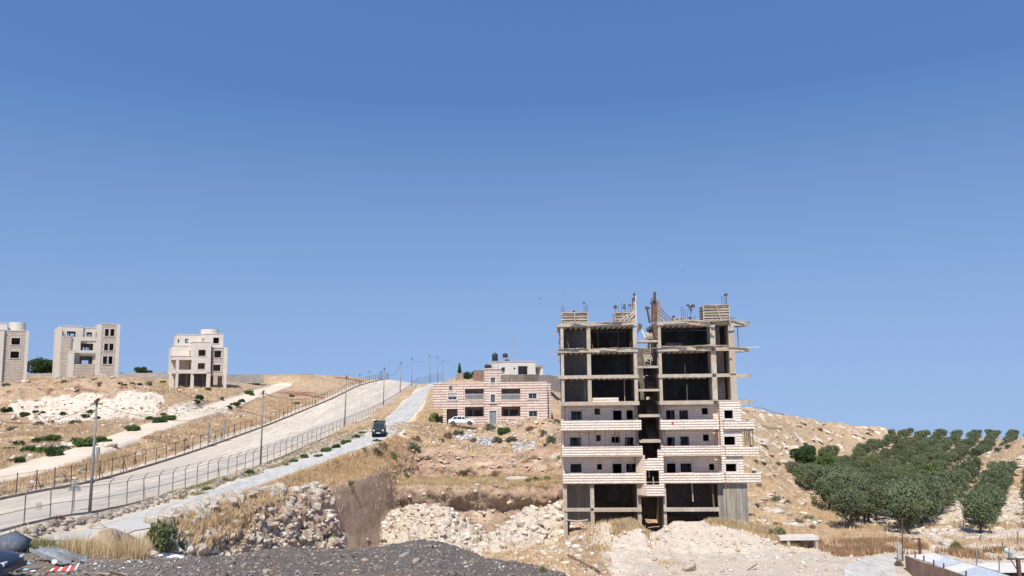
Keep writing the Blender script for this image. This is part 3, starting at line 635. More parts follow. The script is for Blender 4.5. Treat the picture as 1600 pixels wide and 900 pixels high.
# clad storeys
WIN_L = [[(892.5, 909, 642.5, 656), (929, 937.5, 638.5, 648), (958, 971.5, 641.5, 664), (979, 989, 641, 655)],
         [(891, 907.5, 683.5, 697), (931.5, 938.5, 680, 689.5), (955.5, 969, 682.5, 692), (976.5, 990, 683, 696.5)],
         [(891.5, 908.5, 725, 738.5), (933, 940.5, 725, 734), (957.5, 971.5, 724.5, 746), (978.5, 996, 724.5, 738)]]
WIN_R = [[(1040.5, 1054.5, 641, 664), (1061.5, 1075, 641, 655), (1096.5, 1106, 637.5, 647.5)],
         [(1042, 1054.5, 683, 706), (1063, 1076.5, 682, 696), (1098.5, 1107.5, 679, 689)],
         [(1042, 1056, 724, 748), (1063.5, 1080.5, 724, 738), (1108, 1116, 725, 734.5)]]
WIN_T = [(1131.5, 1145, 641, 654), (1131.5, 1148.5, 682, 695.5), (1134, 1150.5, 724.5, 737)]
PAR = [(657, 672), (698, 713), (740, 755.5)]
RW = 1.45
for i, k in enumerate((4, 3, 2)):
    zf, zc = LV[k], LV[k+1]-(0.30 if k < 4 else 0.40)
    for wl, x0, x1 in ((WIN_L[i], xa+0.03, xb-0.03), (WIN_R[i], xc+0.03, xd+0.15)):
        hs = [F1.rect(*w_, RW) for w_ in wl]
        hs = [(a, b, max(c, zf+0.02), d) for a, b, c, d in hs]
        mb = MB(); wall_holes(mb, x0, x1, zf+0.003, zc-0.003, RW, RW+0.25, hs); mb.build('wall', M['clad_w'], B)
        for j, h in enumerate(hs):
            small = (h[1]-h[0]) < 0.9
            o = surround(B, h, RW, M['trim'] if not small else M['clad_w'], 0.17 if not small else 0.05, name='window_frame' if h[2] > zf+0.3 else 'door_frame', sill=h[2] > zf+0.3)
            if (i, j) in ((0, 0), (1, 0), (2, 3), (1, 1), (0, 1), (1, 3)) or wl is WIN_R[i] and j == 1:
                m2 = MB()
                for q in range(3): xx = h[0]+(h[1]-h[0])*(0.2+0.3*q); m2.bar((xx, RW+.2, h[2]), (xx+rnd.uniform(-.1, .35), RW+.25, h[3]), 0.035)
                m2.build('timber_strut', M['wood'], o)
    # tower wall
    th = F1.rect(*WIN_T[i], 0.5); mb = MB(); x0 = F1.px((1126.5, 1128.5, 1130.5)[i], 650, 0.5)[0]; x0 = xd+0.15
    wall_holes(mb, x0, xe, zf+0.003 if k > 2 else zf-0.25, LV[k+1]-0.003 if k < 4 else LV[5]-0.02, 0.45, 0.75, [th]); mb.build('tower_wall', M['clad'], B)
    mb = MB(); mb.box(xe-0.25, xe, 0.75, DEP, zf, LV[k+1]-0.003); mb.build('side_wall', M['clad'], B)
    mb = MB(); mb.box(x0, x0+0.2, 0.75, RW, zf, LV[k+1]-0.003); mb.build('side_wall', M['clad_w'], B)
    surround(B, th, 0.45, M['trim'], 0.2, inner=None)
    # parapets
    for (q0, q1, side) in ((877, 1002, 'l'), (1032.5, 1123.5+i*1.5, 'r')):
        a, _ = F1.px(q0-0.5+i*0.8*(side == 'l'), 665); b, _ = F1.px(q1+0.8*i*(side == 'l'), 665)
        zt = F1.px(940, PAR[i][0])[1]; zb = F1.px(940, PAR[i][1])[1]
        mb = MB(); mb.box(a, b, -0.12, 0.16, zb, zt); mb.box(a, a+0.25, 0.16, RW-0.002, zb, zt); mb.box(b-0.25, b, 0.16, RW-0.002, zb, zt)
        mb.build('balcony_parapet', M['clad'], B)
        MB().box(a+0.25, b-0.25, 0.16, 0.3, zb+0.02, LV[k]).build('floor_slab', M['conc'], B)
    # tower balcony to the right
    a, _ = F1.px((1124, 1126, 1131)[i], 665); b, _ = F1.px((1179.5, 1184, 1185.5)[i], 665)
    zt, zb = F1.px(1160, (657.5, 699, 740)[i])[1], F1.px(1160, (671, 712, 755)[i])[1]
    mb = MB(); mb.box(a+(0.5 if i < 2 else 0), b, 0.1, 0.4, zb, zt); mb.box(b-0.25, b, 0.4, 3.2, zb, zt); mb.build('balcony_parapet', M['clad'], B)
    MB().box(xe+0.002, b-0.25, 0.4, 3.2, zb+0.05, zb+0.3).build('floor_slab', M['conc'], B)
    # droppers under the middle balconies
    if i == 0:
        for q in (1164, 1167, 1170, 1172, 1176.5): x, _ = F1.px(q, 685, 1.2); MB().bar((x, 1.2, zb-1.9), (x, 1.2, zb+0.05), 0.07).build('prop', M['rust'], B)
for q in (882, 905.5, 919.5, 930, 945.5, 961, 967, 978.5, 996): x, _ = F1.px(q, 685, 0.4); MB().bar((x, 0.4, LV[3]), (x, 0.4, LV[4]-0.3), 0.05).build('prop', M['rust'], B)
for q in (1036, 1039, 1116, 1118.5, 1121): x, _ = F1.px(q, 685, 0.4); MB().bar((x, 0.4, LV[3]), (x, 0.4, LV[4]-0.3), 0.06).build('prop', M['rust'], B)
for q in (1037, 883, 995): x, _ = F1.px(q, 640, 0.4); MB().bar((x, 0.4, LV[4]), (x, 0.4, LV[5]-0.4), 0.05).build('prop', M['rust'], B)
# ground storeys of the tower: board-marked concrete
x1_ = F1.px(1122, 790, 0.9)[0]
mb = MB(); mb.box(xd+0.55, xe+0.35, 0.6, 0.9, BOT, LV[2]-0.28); mb.box(xe+0.1, xe+0.35, 0.9, DEP, BOT, LV[2]-0.28); mb.box(xd-0.35, xd+0.55, 1.0, 1.3, BOT, LV[2]-0.3); mb.build('concrete_wall', M['board_conc'], B)
x, _ = F1.px(1082, 780, 1.0); MB().bar((x, 1.0, LV[2]-0.3), (x+0.05, 1.0, LV[2]-2.4), 0.14).build('timber_prop', M['wood'], B)
x, _ = F1.px(1115, 780, 1.0); MB().bar((x-0.1, 1.0, LV[2]-0.3), (x+0.1, 1.0, LV[0]-0.5), 0.2).build('prop', M['wood_d'], B)
p0, p1 = F1.px(884, 812, 0.3), F1.px(919, 814, 0.3)
mb = MB(); pts = [(p0[0]+(p1[0]-p0[0])*t, 0.28, p0[1]-0.12*math.sin(math.pi*t)) for t in np.linspace(0, 1, 7)]
for u, v in zip(pts[:-1], pts[1:]): mb.bar(u, v, 0.09)
mb.build('hose', M['trim'], B)
# stair core
bw = 8.2
hol = [F1.rect(1009, 1018.5, 586, 594.5, bw), F1.rect(1010, 1020.5, 620, 633, bw), F1.rect(1011.5, 1015, 662, 668.5, bw)]
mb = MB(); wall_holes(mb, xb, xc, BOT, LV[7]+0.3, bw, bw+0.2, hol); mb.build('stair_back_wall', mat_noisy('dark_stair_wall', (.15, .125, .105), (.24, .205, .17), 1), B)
for (yt, yb, ex) in ((531, 534, 0), (571.5, 575, 0), (608, 611.5, 0), (648.5, 652, 0.1), (688.5, 692, 0)):
    zt = F1.px(1015, yt)[1]; MB().box(xb+0.01, xc-0.01, 0.4, 3.0, zt-0.26, zt).build('stair_landing', M['conc'], B)
    zt2 = zt+1.55; mb = MB(); mb.add([(xc-1.15, 3, zt-0.2), (xc-.05, 3, zt-0.2), (xc-.05, 7, zt+1.4), (xc-1.15, 7, zt+1.4), (xc-1.15, 3, zt), (xc-.05, 3, zt), (xc-.05, 7, zt+1.6), (xc-1.15, 7, zt+1.6)], [(3, 2, 1, 0), (4, 5, 6, 7), (0, 1, 5, 4), (1, 2, 6, 5), (2, 3, 7, 6), (3, 0, 4, 7)])
    if yt > 540: mb.build('stair_flight', M['conc_d'], B)
zt = F1.px(1015, 531)[1]
mb = MB()
for q in (1007, 1016, 1027.5): x, _ = F1.px(q, 550, 0.6); mb.bar((x, 0.6, F1.px(1015, 571)[1]), (x, 0.6, zt-0.2), 0.07)
for zz in np.arange(0.4, 2.6, 0.36): x, _ = F1.px(1009, 550, 1); mb.bar((x, 1, zt-0.3-zz), (x+0.4, 1, zt-0.4-zz), 0.06)
mb.build('ladder', M['wood'], B)
mb = MB(); a, b_, c, d = F1.rect(1007, 1023, 519, 530, 1.0); mb.add([(a, 1.0, c), (b_+.2, 1.0, c), (b_, 1.6, d), (a+.2, 1.6, d)], [(0, 1, 2, 3)]); 
for i in range(4): mb.bar((a, 0.98-0.0, c+0.18*i+0.05), (b_+.2, 0.98, c+0.2*i+.08), 0.1)
mb.build('timber_panel', M['wood'], B)
x0, z0_ = F1.px(1001, 510, 0.5); x1, z1_ = F1.px(1008, 528, 0.5); MB().bar((x0, 0.5, z0_), (x1, 0.5, z1_), 0.14).build('timber_brace', M['white'], B)
for (q0, v0, q1, v1, q2, v2, q3, v3) in ((998, 505, 1003, 507, 1003, 512, 996, 522), (1018, 505, 1030, 505, 1029, 512, 1022, 514), (1020, 512, 1030, 512, 1029, 530, 1024, 528)):
    pts = [F1.px(a, b, 0.3) for a, b in ((q0, v0), (q1, v1), (q2, v2), (q3, v3))]; MB().prism_y(pts, 0.3, 0.6).build('shuttering_board', M['wood_d'], B)
# stone-faced stair bay
zt, zb = F1.px(1020, 716)[1], F1.px(1020, 774)[1]
bx0, bx1 = F1.px(1008.5, 740, -0.3)[0], F1.px(1037.5, 740, -0.3)[0]
mb = MB(); wall_holes(mb, bx0, bx1, zb, zt, -0.3, 0.0, [F1.rect(1010, 1030, 735, 758, -0.3), F1.rect(1006, 1012, 712, 718, -0.3)]); mb.build('stair_bay_wall', M['clad'], B)
a = F1.px(1027.5, 710, -0.3)[0]; mb = MB(); mb.box(a, bx1, -0.3, 0.0, zt+0.003, zt+1.0); mb.build('stair_bay_wall', M['clad'], B)
mb = MB(); zq = F1.px(1003, 699)[1]; mb.prism([(bx0-0.95, 1.2), (bx0-0.95, 0.9), (bx0-0.004, -0.3), (bx0-0.004, 0.0)], zb, zq-0.9); mb.build('stair_bay_side', M['clad_w'], B)
MB().box(bx0-0.9, bx1, -0.32, 1.5, zb-0.14, zb-0.002).build('floor_slab', M['rust'], B)
a, b_, c, d = F1.rect(1010, 1030, 735, 758, 0); MB().bar((a, -0.1, c+0.35), (b_, -0.1, c+0.35), 0.07).bar((a+.8, -0.1, c), (a+.75, -0.1, c+0.95), 0.09).bar((a+.35, 0.3, d), (a+.35, 0.3, d-.8), 0.09).build('railing', M['conc'], B)
x0, _ = F1.px(1033, 790, 0.6); 
# planks and ragged edge boards along the upper slabs
def planks(k, q0, q1, n, sd_, spread=0.25, ln=(1.2, 3.2), y=(-0.35, 0.5), up=0.04, tilt=0.06, mat='wood'):
    r = random.Random(sd_); mb = MB()
    for i in range(n):
        q = r.uniform(q0, q1); x, _ = F1.px(q, 600); L = r.uniform(*ln); yy = r.uniform(*y); z = LV[k]+up+r.uniform(0, spread); t = r.uniform(-tilt, tilt)*L
        mb.bar((x-L/2, yy, z-t), (x+L/2, yy+r.uniform(-.2, .2), z+t), 0.16, 0.05)
    return mb.build('loose_planks', M[mat], B)
planks(8, 882, 995, 14, 1, 0.06); planks(8, 1036, 1140, 16, 2, 0.10); planks(7, 1034, 1140, 30, 3, 0.2, tilt=0.05); planks(7, 884, 998, 10, 4, 0.04)
planks(8, 1150, 1166, 8, 5, 0.1, (1.5, 2.6), (0.8, 3), -0.05, 0.05); planks(7, 1148, 1165, 8, 6, 0.1, (1.5, 3.0), (0.8, 3), -0.05, 0.05)
x, z = F1.px(1168, 543.5, 1); MB().bar((x-1.6, 1, z-0.03), (x+1.5, 1.2, z+0.1), 0.14, 0.05).build('plank', M['white'], B)
x0, z0_ = F1.px(1072, 506, -0.45); x1, z1_ = F1.px(1116, 511, -0.45); mb = MB(); mb.bar((x0, -0.45, z0_), (x1, -0.45, z1_), 0.2, 0.05)
x0, z0_ = F1.px(1082, 504, -0.4); x1, z1_ = F1.px(1112, 508, -0.4); mb.bar((x0, -0.4, z0_), (x1, -0.4, z1_), 0.16, 0.04); mb.build('plank', M['wood'], B)
# boards sticking out left
mb = MB()
for (q0, v0, q1, v1) in ((868, 516, 884, 514), (866, 522, 878, 524), (870, 546, 880, 546), (860, 554, 876, 554), (864, 565, 878, 562), (872, 530, 878, 550), (871, 508, 878, 540), (868, 592, 880, 590)):
    x0, z0_ = F1.px(q0, v0, 2.0); x1, z1_ = F1.px(q1, v1, 2.0); mb.bar((x0, 2.0, z0_), (x1, 2.2, z1_), 0.07)
mb.build('loose_planks', M['wood'], B)
# ---- roof: shuttering boxes, rebar, frames
def formbox(q0, q1, v0, v1, y0, y1, sd_, name='column_shuttering', solid=True):
    a, b, c, d = F1.rect(q0, q1, v0, v1, y0); c = LV[8]+0.003
    r = random.Random(sd_); o = MB(); n = 4 if d-c < 1.3 else 6
    o.box(a+0.08, b-0.08, y0+0.06, y1-0.06, c, d-0.05); root = o.build(name, M['board_conc'], B)
    mb = MB()
    for i in range(n):
        z = c+(d-c)*(i+0.5)/n*1.0; h = 0.06
        mb.bar((a, y0, z+r.uniform(-.03, .03)), (b, y0, z+r.uniform(-.03, .03)), 0.08, 0.12)
        mb.bar((a, y0, z), (a, y1, z), 0.08, 0.12)
    mb.bar((a, y0-.05, d), (b, y0-.05, d), 0.16, 0.1); mb.bar((b-0.05, y0-.06, c), (b-.05, y0-.06, d), 0.12); mb.bar((a+0.05, y0-.06, c), (a+.05, y0-.06, d), 0.12)
    m = (a+b)/2; mb.bar((m, y0-.1, d), (m+0.5, y0-.14, c), 0.12) if d-c > 1.3 else mb.bar((m, y0-.06, c), (m, y0-.06, d), 0.12)
    mb.build('battens', M['wood'], root)
    return (a+b)/2, d
formbox(877, 919, 488.5, 504, 0.3, 2.6, 1); formbox(960, 986, 488.5, 504, 0.4, 2.2, 2); formbox(1098.5, 1140, 476.5, 504, 0.4, 2.9, 3); formbox(1053, 1070, 497, 504, 0.6, 2.0, 4)
a = [F1.px(*t, 0.5) for t in ((968, 504), (994, 504), (993.5, 468), (989, 470), (987, 488))]; MB().prism_y(a, 0.5, 0.75).build('timber_frame_panel', M['wood'], B)
mb = MB()
for (u, v) in (((966, 503), (984, 489)), ((973, 503), (990, 488)), ((980, 503), (992, 490)), ((994, 504), (993, 462))):
    (x0, z0_), (x1, z1_) = F1.px(*u, 0.42), F1.px(*v, 0.42); mb.bar((x0, 0.42, z0_), (x1, 0.42, z1_), 0.12)
mb.build('timber_brace', M['trim'], B)
a = [F1.px(*t, 0.6) for t in ((1018.5, 503), (1026, 503), (1026, 470), (1023.5, 463), (1021, 470), (1019.5, 478))]; MB().prism_y(a, 0.6, 1.1).build('lift_shaft_shutter', M['wood_d'], B)
a = [F1.px(*t, 0.55) for t in ((1026.5, 504), (1032, 504), (1031.5, 470), (1027, 470))]; MB().prism_y(a, 0.5, 0.9).build('lift_shaft_shutter', mat_noisy('reddish_board', (0.28, 0.17, 0.11), (0.40, 0.26, 0.18), 2), B)
mb = MB()
for (u, v) in (((1032, 481), (1052, 503)), ((1032, 486), (1047, 503)), ((1032, 492), (1043, 503)), ((1032, 498), (1036, 503))):
    (x0, z0_), (x1, z1_) = F1.px(*u, 0.7), F1.px(*v, 0.7); mb.bar((x0, 0.7, z0_), (x1, 0.7, z1_), 0.09)
mb.build('timber_brace', M['wood_d'], B)
(x0, z0_), (x1, z1_) = F1.px(1015.5, 505, 0.6), F1.px(1010.5, 480, 0.6)
MB().bar((x0, 0.6, z0_), (x1, 0.6, z1_), 0.22, 0.2).bar((x1-.2, 0.6, z1_), (x1+.35, 0.6, z1_-.15), 0.25).build('leaning_steel_prop', M['rust'], B)
mb = MB()
for (u, v, wd_) in (((1022.5, 470), (1023, 456), .28), ((1018, 503), (1018.5, 466), .12), ((1016, 474), (1020, 472), .2), ((1024.5, 474), (1023.5, 460), .16), ((991.5, 470), (991.8, 459), .16), ((990, 468), (988, 466), .3), ((989, 461), (992, 458), .16), ((988.5, 480), (988.5, 468), .1)):
    (x0, z0_), (x1, z1_) = F1.px(*u, 0.5), F1.px(*v, 0.5); mb.bar((x0, 0.5, z0_), (x1, 0.5, z1_), wd_)
mb.build('steel_clamps', M['rust'], B)
def rebar(qs, v0, y, sd_, lean=0.05, blob=()):
    r = random.Random(sd_); mb = MB()
    for q in qs:
        x, _ = F1.px(q, 490, y); zt = F1.px(q, v0+r.uniform(-2, 3), y)[1]; l = r.uniform(-lean, lean)*6
        mb.bar((x, y, LV[8]), (x+l, y+r.uniform(-.2, .2), zt), 0.045, seg=4)
    for (q, v, s) in blob:
        x, z = F1.px(q, v, y); mb.box(x-s, x+s, y-s, y+s, z-s*0.8, z+s*0.8, 0.03, r)
    mb.build('rebar', M['rust'], B)
rebar((877.5, 879.5, 881.5), 478, 0.5, 1, 0.01); rebar((912, 914.5, 917, 918.5), 475, 0.6, 2, 0.01, ((912.3, 473, .1), (896.5, 487, .14)))
rebar((961.5, 965.5, 970, 975, 978, 982, 985), 476, 0.8, 3, 0.03, ((961.5, 480, .2), (975, 477, .12), (974.5, 481, .13), (984.5, 477, .12)))
rebar((1065, 1068, 1070.5), 480, 1.0, 4, 0.01); rebar((1073, 1078, 1080), 480, 1.2, 5, 0.08, ((1075, 477, .15), (1083, 478, .2), (1079, 480, .15), (1080, 484, .14), (1052.5, 495, .16)))
rebar((1083, 1086.5), 493, 1.0, 6, 0.01, ((1078, 497, .15),)); rebar((1129.5, 1132, 1134.5, 1136.5), 463, 0.8, 7, 0.01, ((1134.5, 460.5, .16),))
rebar((1141.5, 1145, 1148.5), 497, 1.2, 8, 0.0, ())
mb = MB(); (x0, z0_), (x1, z1_) = F1.px(1140, 497, 1.2), F1.px(1150, 497, 1.2); mb.bar((x0, 1.2, z0_), (x1, 1.2, z1_), .06).bar((x0, 1.2, z0_-.35), (x1, 1.2, z1_-.35), .06).build('guard_rail', M['rust'], B)
a, b_, c, d = F1.rect(1031, 1034, 738, 742, -.2)
a, b_, c, d = F1.rect(1049.5, 1052.5, 659, 664, -.14); MB().box(a, b_, -0.15, -0.122, c, d).build('red_mark', mat_noisy('red_paint', (0.5, 0.05, 0.05), (0.6, 0.08, 0.08)), B)
# ---------------------------------------------------------------- pink stone house on the terrace
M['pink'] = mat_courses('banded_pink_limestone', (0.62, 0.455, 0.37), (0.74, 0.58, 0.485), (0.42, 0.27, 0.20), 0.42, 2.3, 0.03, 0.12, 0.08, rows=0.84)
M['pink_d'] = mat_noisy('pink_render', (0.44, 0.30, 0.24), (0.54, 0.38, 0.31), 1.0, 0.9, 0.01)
M['shutter'] = mat_noisy('grey_shutter', (0.42, 0.42, 0.41), (0.55, 0.55, 0.53), 2, 0.6, 0.0)
F2 = Frame('pink_stone_house', 692, 665, 132.0, 0.0)
tag(F2.root, 'two-storey house of banded pink stone with balconies and a raised middle bay, on the terrace', 'house')
B2 = F2.root; D2 = 13.0
G0 = F2.px(760, 667)[1]-0.8
hx0, hx1 = F2.px(692, 620)[0], F2.px(855.5, 620)[0]
zr = F2.px(760, 597.5)[1]; zm = F2.px(760, 632.5)[1]
wins = [(700.5, 713.5, 614.5, 624.5), (826, 838.5, 614.5, 623), (826.5, 839.5, 642, 651), (767, 773.5, 616.5, 629)]
balc = [(726.5, 756, 607.5, 624), (783.5, 813, 607.5, 624), (726.5, 756, 636, 651), (783.5, 813, 635.5, 650.5)]
doors = [(765, 775.5, 642, 663), (698, 715, 639, 663)]
H2 = [F2.rect(*t) for t in wins]; HB = [F2.rect(*t) for t in balc]; HD = [F2.rect(*t) for t in doors]
mb = MB(); wall_holes(mb, hx0, hx1, G0, zr, 0.0, 0.3, H2+HB+HD); mb.build('front_wall', M['pink'], B2)
mb = MB(); mb.box(hx0, hx0+0.3, 0.3, D2, G0, zr); mb.box(hx1-0.3, hx1, 0.3, D2, G0, zr); mb.build('side_wall', M['pink'], B2)
MB().box(hx0+0.3, hx1-0.3, D2-0.3, D2, G0, zr).build('back_wall', M['pink'], B2)
MB().box(hx0+0.31, hx1-0.31, 0.31, D2-0.31, zr-0.9, zr-0.6).build('roof', M['conc'], B2)
MB().box(hx0+0.31, hx1-0.31, 0.31, D2-0.31, zm-0.2, zm+0.1).build('floor_slab', M['conc'], B2)
# raised middle bay
tx0, tx1 = F2.px(756.5, 590)[0], F2.px(782.5, 590)[0]; zt = F2.px(770, 577)[1]
th = F2.rect(767, 773.5, 590, 602, -0.12)
mb = MB(); wall_holes(mb, tx0, tx1, zm+0.2, zt, -0.12, -0.003, [th, F2.rect(767, 773.5, 616.5, 629, -0.12)]); mb.build('bay_wall', M['pink'], B2)
mb = MB(); mb.box(tx0, tx0+0.25, 0.302, 4.4, zr+0.002, zt); mb.box(tx1-0.25, tx1, 0.302, 4.4, zr+0.002, zt); mb.box(tx0, tx1, 0.0, 0.3, zr+0.002, zt) if False else None; mb.box(tx0+.25, tx1-.25, 4.1, 4.4, zr, zt); mb.build('bay_wall', M['pink'], B2)
wl = MB(); wall_holes(wl, tx0, tx1, zr+0.003, zt, 0.0, 0.3, [th]); wl.build('bay_wall', M['pink'], B2)
MB().box(tx0-0.06, tx1+0.06, -0.2, 4.5, zt+0.002, zt+0.16).build('bay_roof', M['trim'], B2)
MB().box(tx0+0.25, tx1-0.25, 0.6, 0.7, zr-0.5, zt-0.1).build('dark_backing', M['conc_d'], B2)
# wings
lx = F2.px(676, 620)[0]; z1, z2 = F2.px(684, 600)[1], F2.px(684, 651)[1]
z2b = F2.px(684, 638)[1]
mb = MB(); mb.prism_y([(lx, z1), (hx0-0.003, z1), (hx0-0.003, z2b), (lx, z2b)], 0.35, 6.0); mb.build('left_wing', M['pink'], B2)
rx = F2.px(861.5, 620)[0]; z3 = F2.px(858, 599.5)[1]
mb = MB(); mb.box(hx1+0.003, rx, 1.6, 9, G0-0.5, z3); mb.build('right_wing', M['pink'], B2)
fr = (M['shutter'], M['glass'])
for h in H2: surround(B2, h, 0.0 if h[0] < tx0 or h[0] > tx1 else -0.12, M['trim'], 0.22, inner=fr)
surround(B2, th, -0.12, M['trim'], 0.22, inner=fr)
a, b_, c, d = H2[0]; MB().box(a+.05, b_-.05, .05, .1, (c+d)/2-.05, d).build('roller_shutter', M['shutter'], B2)
o = surround(B2, HD[0], 0.0, M['trim'], 0.25, name='door_frame', sill=False); a, b_, c, d = HD[0]
dm = mat_noisy('blue_grey_steel_door', (0.20, 0.215, 0.24), (0.26, 0.275, 0.30), 1, 0.5, 0)
dd = MB().box(a, b_, 0.12, 0.2, c, d).build('door', dm, B2); MB().box(b_-.2, b_-.12, .06, .12, c+1.0, c+1.3).build('handle', M['steel'], dd)
a, b_, c, d = HD[1]; mb = MB()
for i in range(9): x = a+(b_-a)*i/8; mb.bar((x, .15, c), (x, .15, d), .05)
for i in range(5): z = c+(d-c)*i/4; mb.bar((a, .13, z), (b_, .13, z), .05)
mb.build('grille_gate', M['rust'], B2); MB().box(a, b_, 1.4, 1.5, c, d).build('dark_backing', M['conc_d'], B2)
for i, h in enumerate(HB):
    a, b_, c, d = h; dp = 1.9
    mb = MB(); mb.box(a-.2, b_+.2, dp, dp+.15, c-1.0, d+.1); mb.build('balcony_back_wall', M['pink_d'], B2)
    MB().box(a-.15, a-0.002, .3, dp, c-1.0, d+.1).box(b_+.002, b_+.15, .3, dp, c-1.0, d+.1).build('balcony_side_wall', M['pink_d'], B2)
    w_ = MB(); 
    for (t0, t1) in ((.12, .36), (.45, .88)): w_.box(a+(b_-a)*t0, a+(b_-a)*t1, dp-.04, dp+.0, c-.6, c+1.05)
    w_.build('balcony_door', M['glass'], B2)
    MB().box(a-.01, b_+.01, -.05, .32, c-.09, c-.0).build('balcony_sill', M['trim'], B2)
    if i < 2:
        mb = MB(); zr_ = c+0.85
        for k in range(17): x = a+(b_-a)*(k+.5)/17; mb.bar((x, .12, c), (x, .12, zr_), .05, .07)
        mb.bar((a, .12, zr_), (b_, .12, zr_), .07, .08); mb.build('railing', M['white'], B2)
a, b_, c, d = F2.rect(701.5, 705, 598.5, 603, -.5); MB().box(a, b_, -.5, -.003, c, d).build('air_conditioner', M['shutter'], B2)
a, b_, c, d = F2.rect(701, 708, 604, 613.5, -.03); MB().box(a, b_, -.03, -.003, c, d).build('patched_brickwork', M['pink_d'], B2)
a, b_, c, d = F2.rect(736, 756, 626, 631.5, -.03); MB().box(a, b_, -.03, -.003, c, d).build('patched_brickwork', M['pink_d'], B2)
def water_tank(px, py, Y, r, h, stand, label, group='black rooftop water tanks'):
    p = P(px, py, Y); t = empty('water_tank', p); tag(t, label, 'water tank', group)
    MB().lathe([(r*.9, 0), (r, .08), (r, h*.8), (r*.8, h*.93), (r*.3, h), (r*.28, h*1.08)], (0, 0, stand), 18).build('tank_body', M['black'], t, True)
    if stand > .3:
        mb = MB()
        for sx in (-1, 1):
            for sy in (-1, 1): mb.bar((sx*r*1.1, sy*r*1.1, 0), (sx*r*.95, sy*r*.95, stand), .09)
        for z in (stand*.15, stand*.97): 
            for sx in (-1, 1): mb.bar((sx*r*1.1, -r*1.1, z), (sx*r*1.1, r*1.1, z), .08); mb.bar((-r*1.1, sx*r*1.1, z), (r*1.1, sx*r*1.1, z), .08)
        mb.bar((-r, -r, .2), (r, -r, stand), .05); mb.build('stand', M['steel'], t)
    return t
water_tank(773.5, 575.5, 134, .5, 1.3, 1.25, 'tall black water tank on a steel stand on top of the pink house')
for (q, v, lb) in ((760.5, 575.5, 'low black drum lying leftmost on the roof of the raised pink bay'), (764.5, 575.5, 'low black drum between the leftmost drum and the tall tank stand')):
    t = water_tank(q, v, 135, .36, .62, 0.02, lb)
# ---------------------------------------------------------------- cream house on the ridge
M['cream'] = mat_noisy('cream_render', (0.74, 0.69, 0.59), (0.82, 0.77, 0.67), 0.8, 0.9, 0.01)
F3 = Frame('cream_ridge_house', 798.5, 590, 178.0, 35.0)
tag(F3.root, 'low cream rendered house with a brown recessed entrance on the ridge behind the pink house', 'house')
zt3 = F3.px(798.5, 565.3)[1]
L3 = F3.px(846, 580)[0]; Wd = 9.0
r_ent = F3.rect(809.5, 825, 572, 585.5); r_w = F3.rect(802.5, 805.5, 574.5, 577.5)
mb = MB(); wall_holes(mb, 0, L3*0.8, -2.5, zt3, 0, .3, [r_ent, r_w]); mb.build('front_wall', M['cream'], F3.root)
MB().box(L3*.8, L3*.86, 0.5, 3, -2.5, zt3-.5).box(L3*.94, L3, -.6, 3, -2.5, zt3-1.2).build('porch_wall', M['cream'], F3.root)
MB().box(L3*.8, L3*1.0, -.8, 3.2, zt3-1.1, zt3-.75).build('porch_roof', M['conc'], F3.root)
MB().box(0, .3, .3, Wd, -2.5, zt3).box(L3*.8-.3, L3*.8, .3, Wd, -2.5, zt3).build('side_wall', M['cream'], F3.root)
MB().box(-.1, L3*.8+.1, -.1, Wd, zt3+.002, zt3+.18).build('roof', M['trim'], F3.root)
a, b_, c, d = r_ent; MB().box(a, b_, 1.0, 1.1, c-.5, d).build('entrance_wall', mat_noisy('brown_plaster', (.22, .12, .09), (.3, .17, .13)), F3.root)
w_ = MB(); w_.box(a+.3, b_-.3, .93, .99, c, d-.7); w_.build('window', M['glass'], F3.root)
a, b_, c, d = r_w; MB().box(a, b_, .2, .25, c, d).build('window', M['glass'], F3.root)
pL = P(782, 580, 186); q = F3.root.matrix_basis.inverted() @ pL
m3 = MB(); MB().box(-.32, -.003, 2.4, 3.3, zt3-2.0, zt3-1.2).build('window', M['glass'], F3.root)
for (q, v, lb, r, h, s) in ((789.5, 565.5, 'small black water tank on a stand on the roof of the cream ridge house', .6, 1.0, 1.0), (792.5, 565.5, 'low black drum on the roof of the cream ridge house', .55, .6, .02)):
    water_tank(q, v, 186, r, h, s, lb)
p = P(804.5, 566, 186); t = MB(); 
for z in range(9): t.bar((p.x, p.y, p.z-1+z*.85), (p.x, p.y, p.z-1+(z+1)*.85), .22-.012*z)
o = t.build('antenna_mast', M['steel']); tag(o, 'thin white antenna mast rising from the cream ridge house', 'antenna')
def garden_wall(name, pts, h, mat, label, th=.35, cat='wall', group=None):
    """pts: world (x,y,z base)"""
    mb = MB()
    for a, b in zip(pts[:-1], pts[1:]):
        a, b = Vector(a), Vector(b); d = (b-a); d.z = 0; d.normalize(); n = Vector((-d.y, d.x, 0))*th/2
        V = [a-n, b-n, b+n, a+n]; V = [(v.x, v.y, v.z-1.2) for v in V]+[(v.x, v.y, v.z+h) for v in V]
        mb.add(V, [(3, 2, 1, 0), (4, 5, 6, 7), (0, 1, 5, 4), (1, 2, 6, 5), (2, 3, 7, 6), (3, 0, 4, 7)])
    o = mb.build(name, mat); tag(o, label, cat, group); return o
M['stonewall'] = mat_courses('old_stone_wall', (0.36, 0.29, 0.23), (0.48, 0.40, 0.32), (0.20, 0.15, 0.12), 0.3, 0.55, 0.04, 0.25, 0.1)
M['greywall'] = mat_noisy('grey_concrete_wall', (0.34, 0.30, 0.26), (0.44, 0.40, 0.35), 0.6, 0.95, 0.02)
garden_wall('stone_wall', [w3(782, 600, 172), w3(797, 600, 168), w3(800, 600, 166)], 2.0, M['stonewall'], 'old stone garden wall below the cream ridge house, directly right of the raised pink bay')
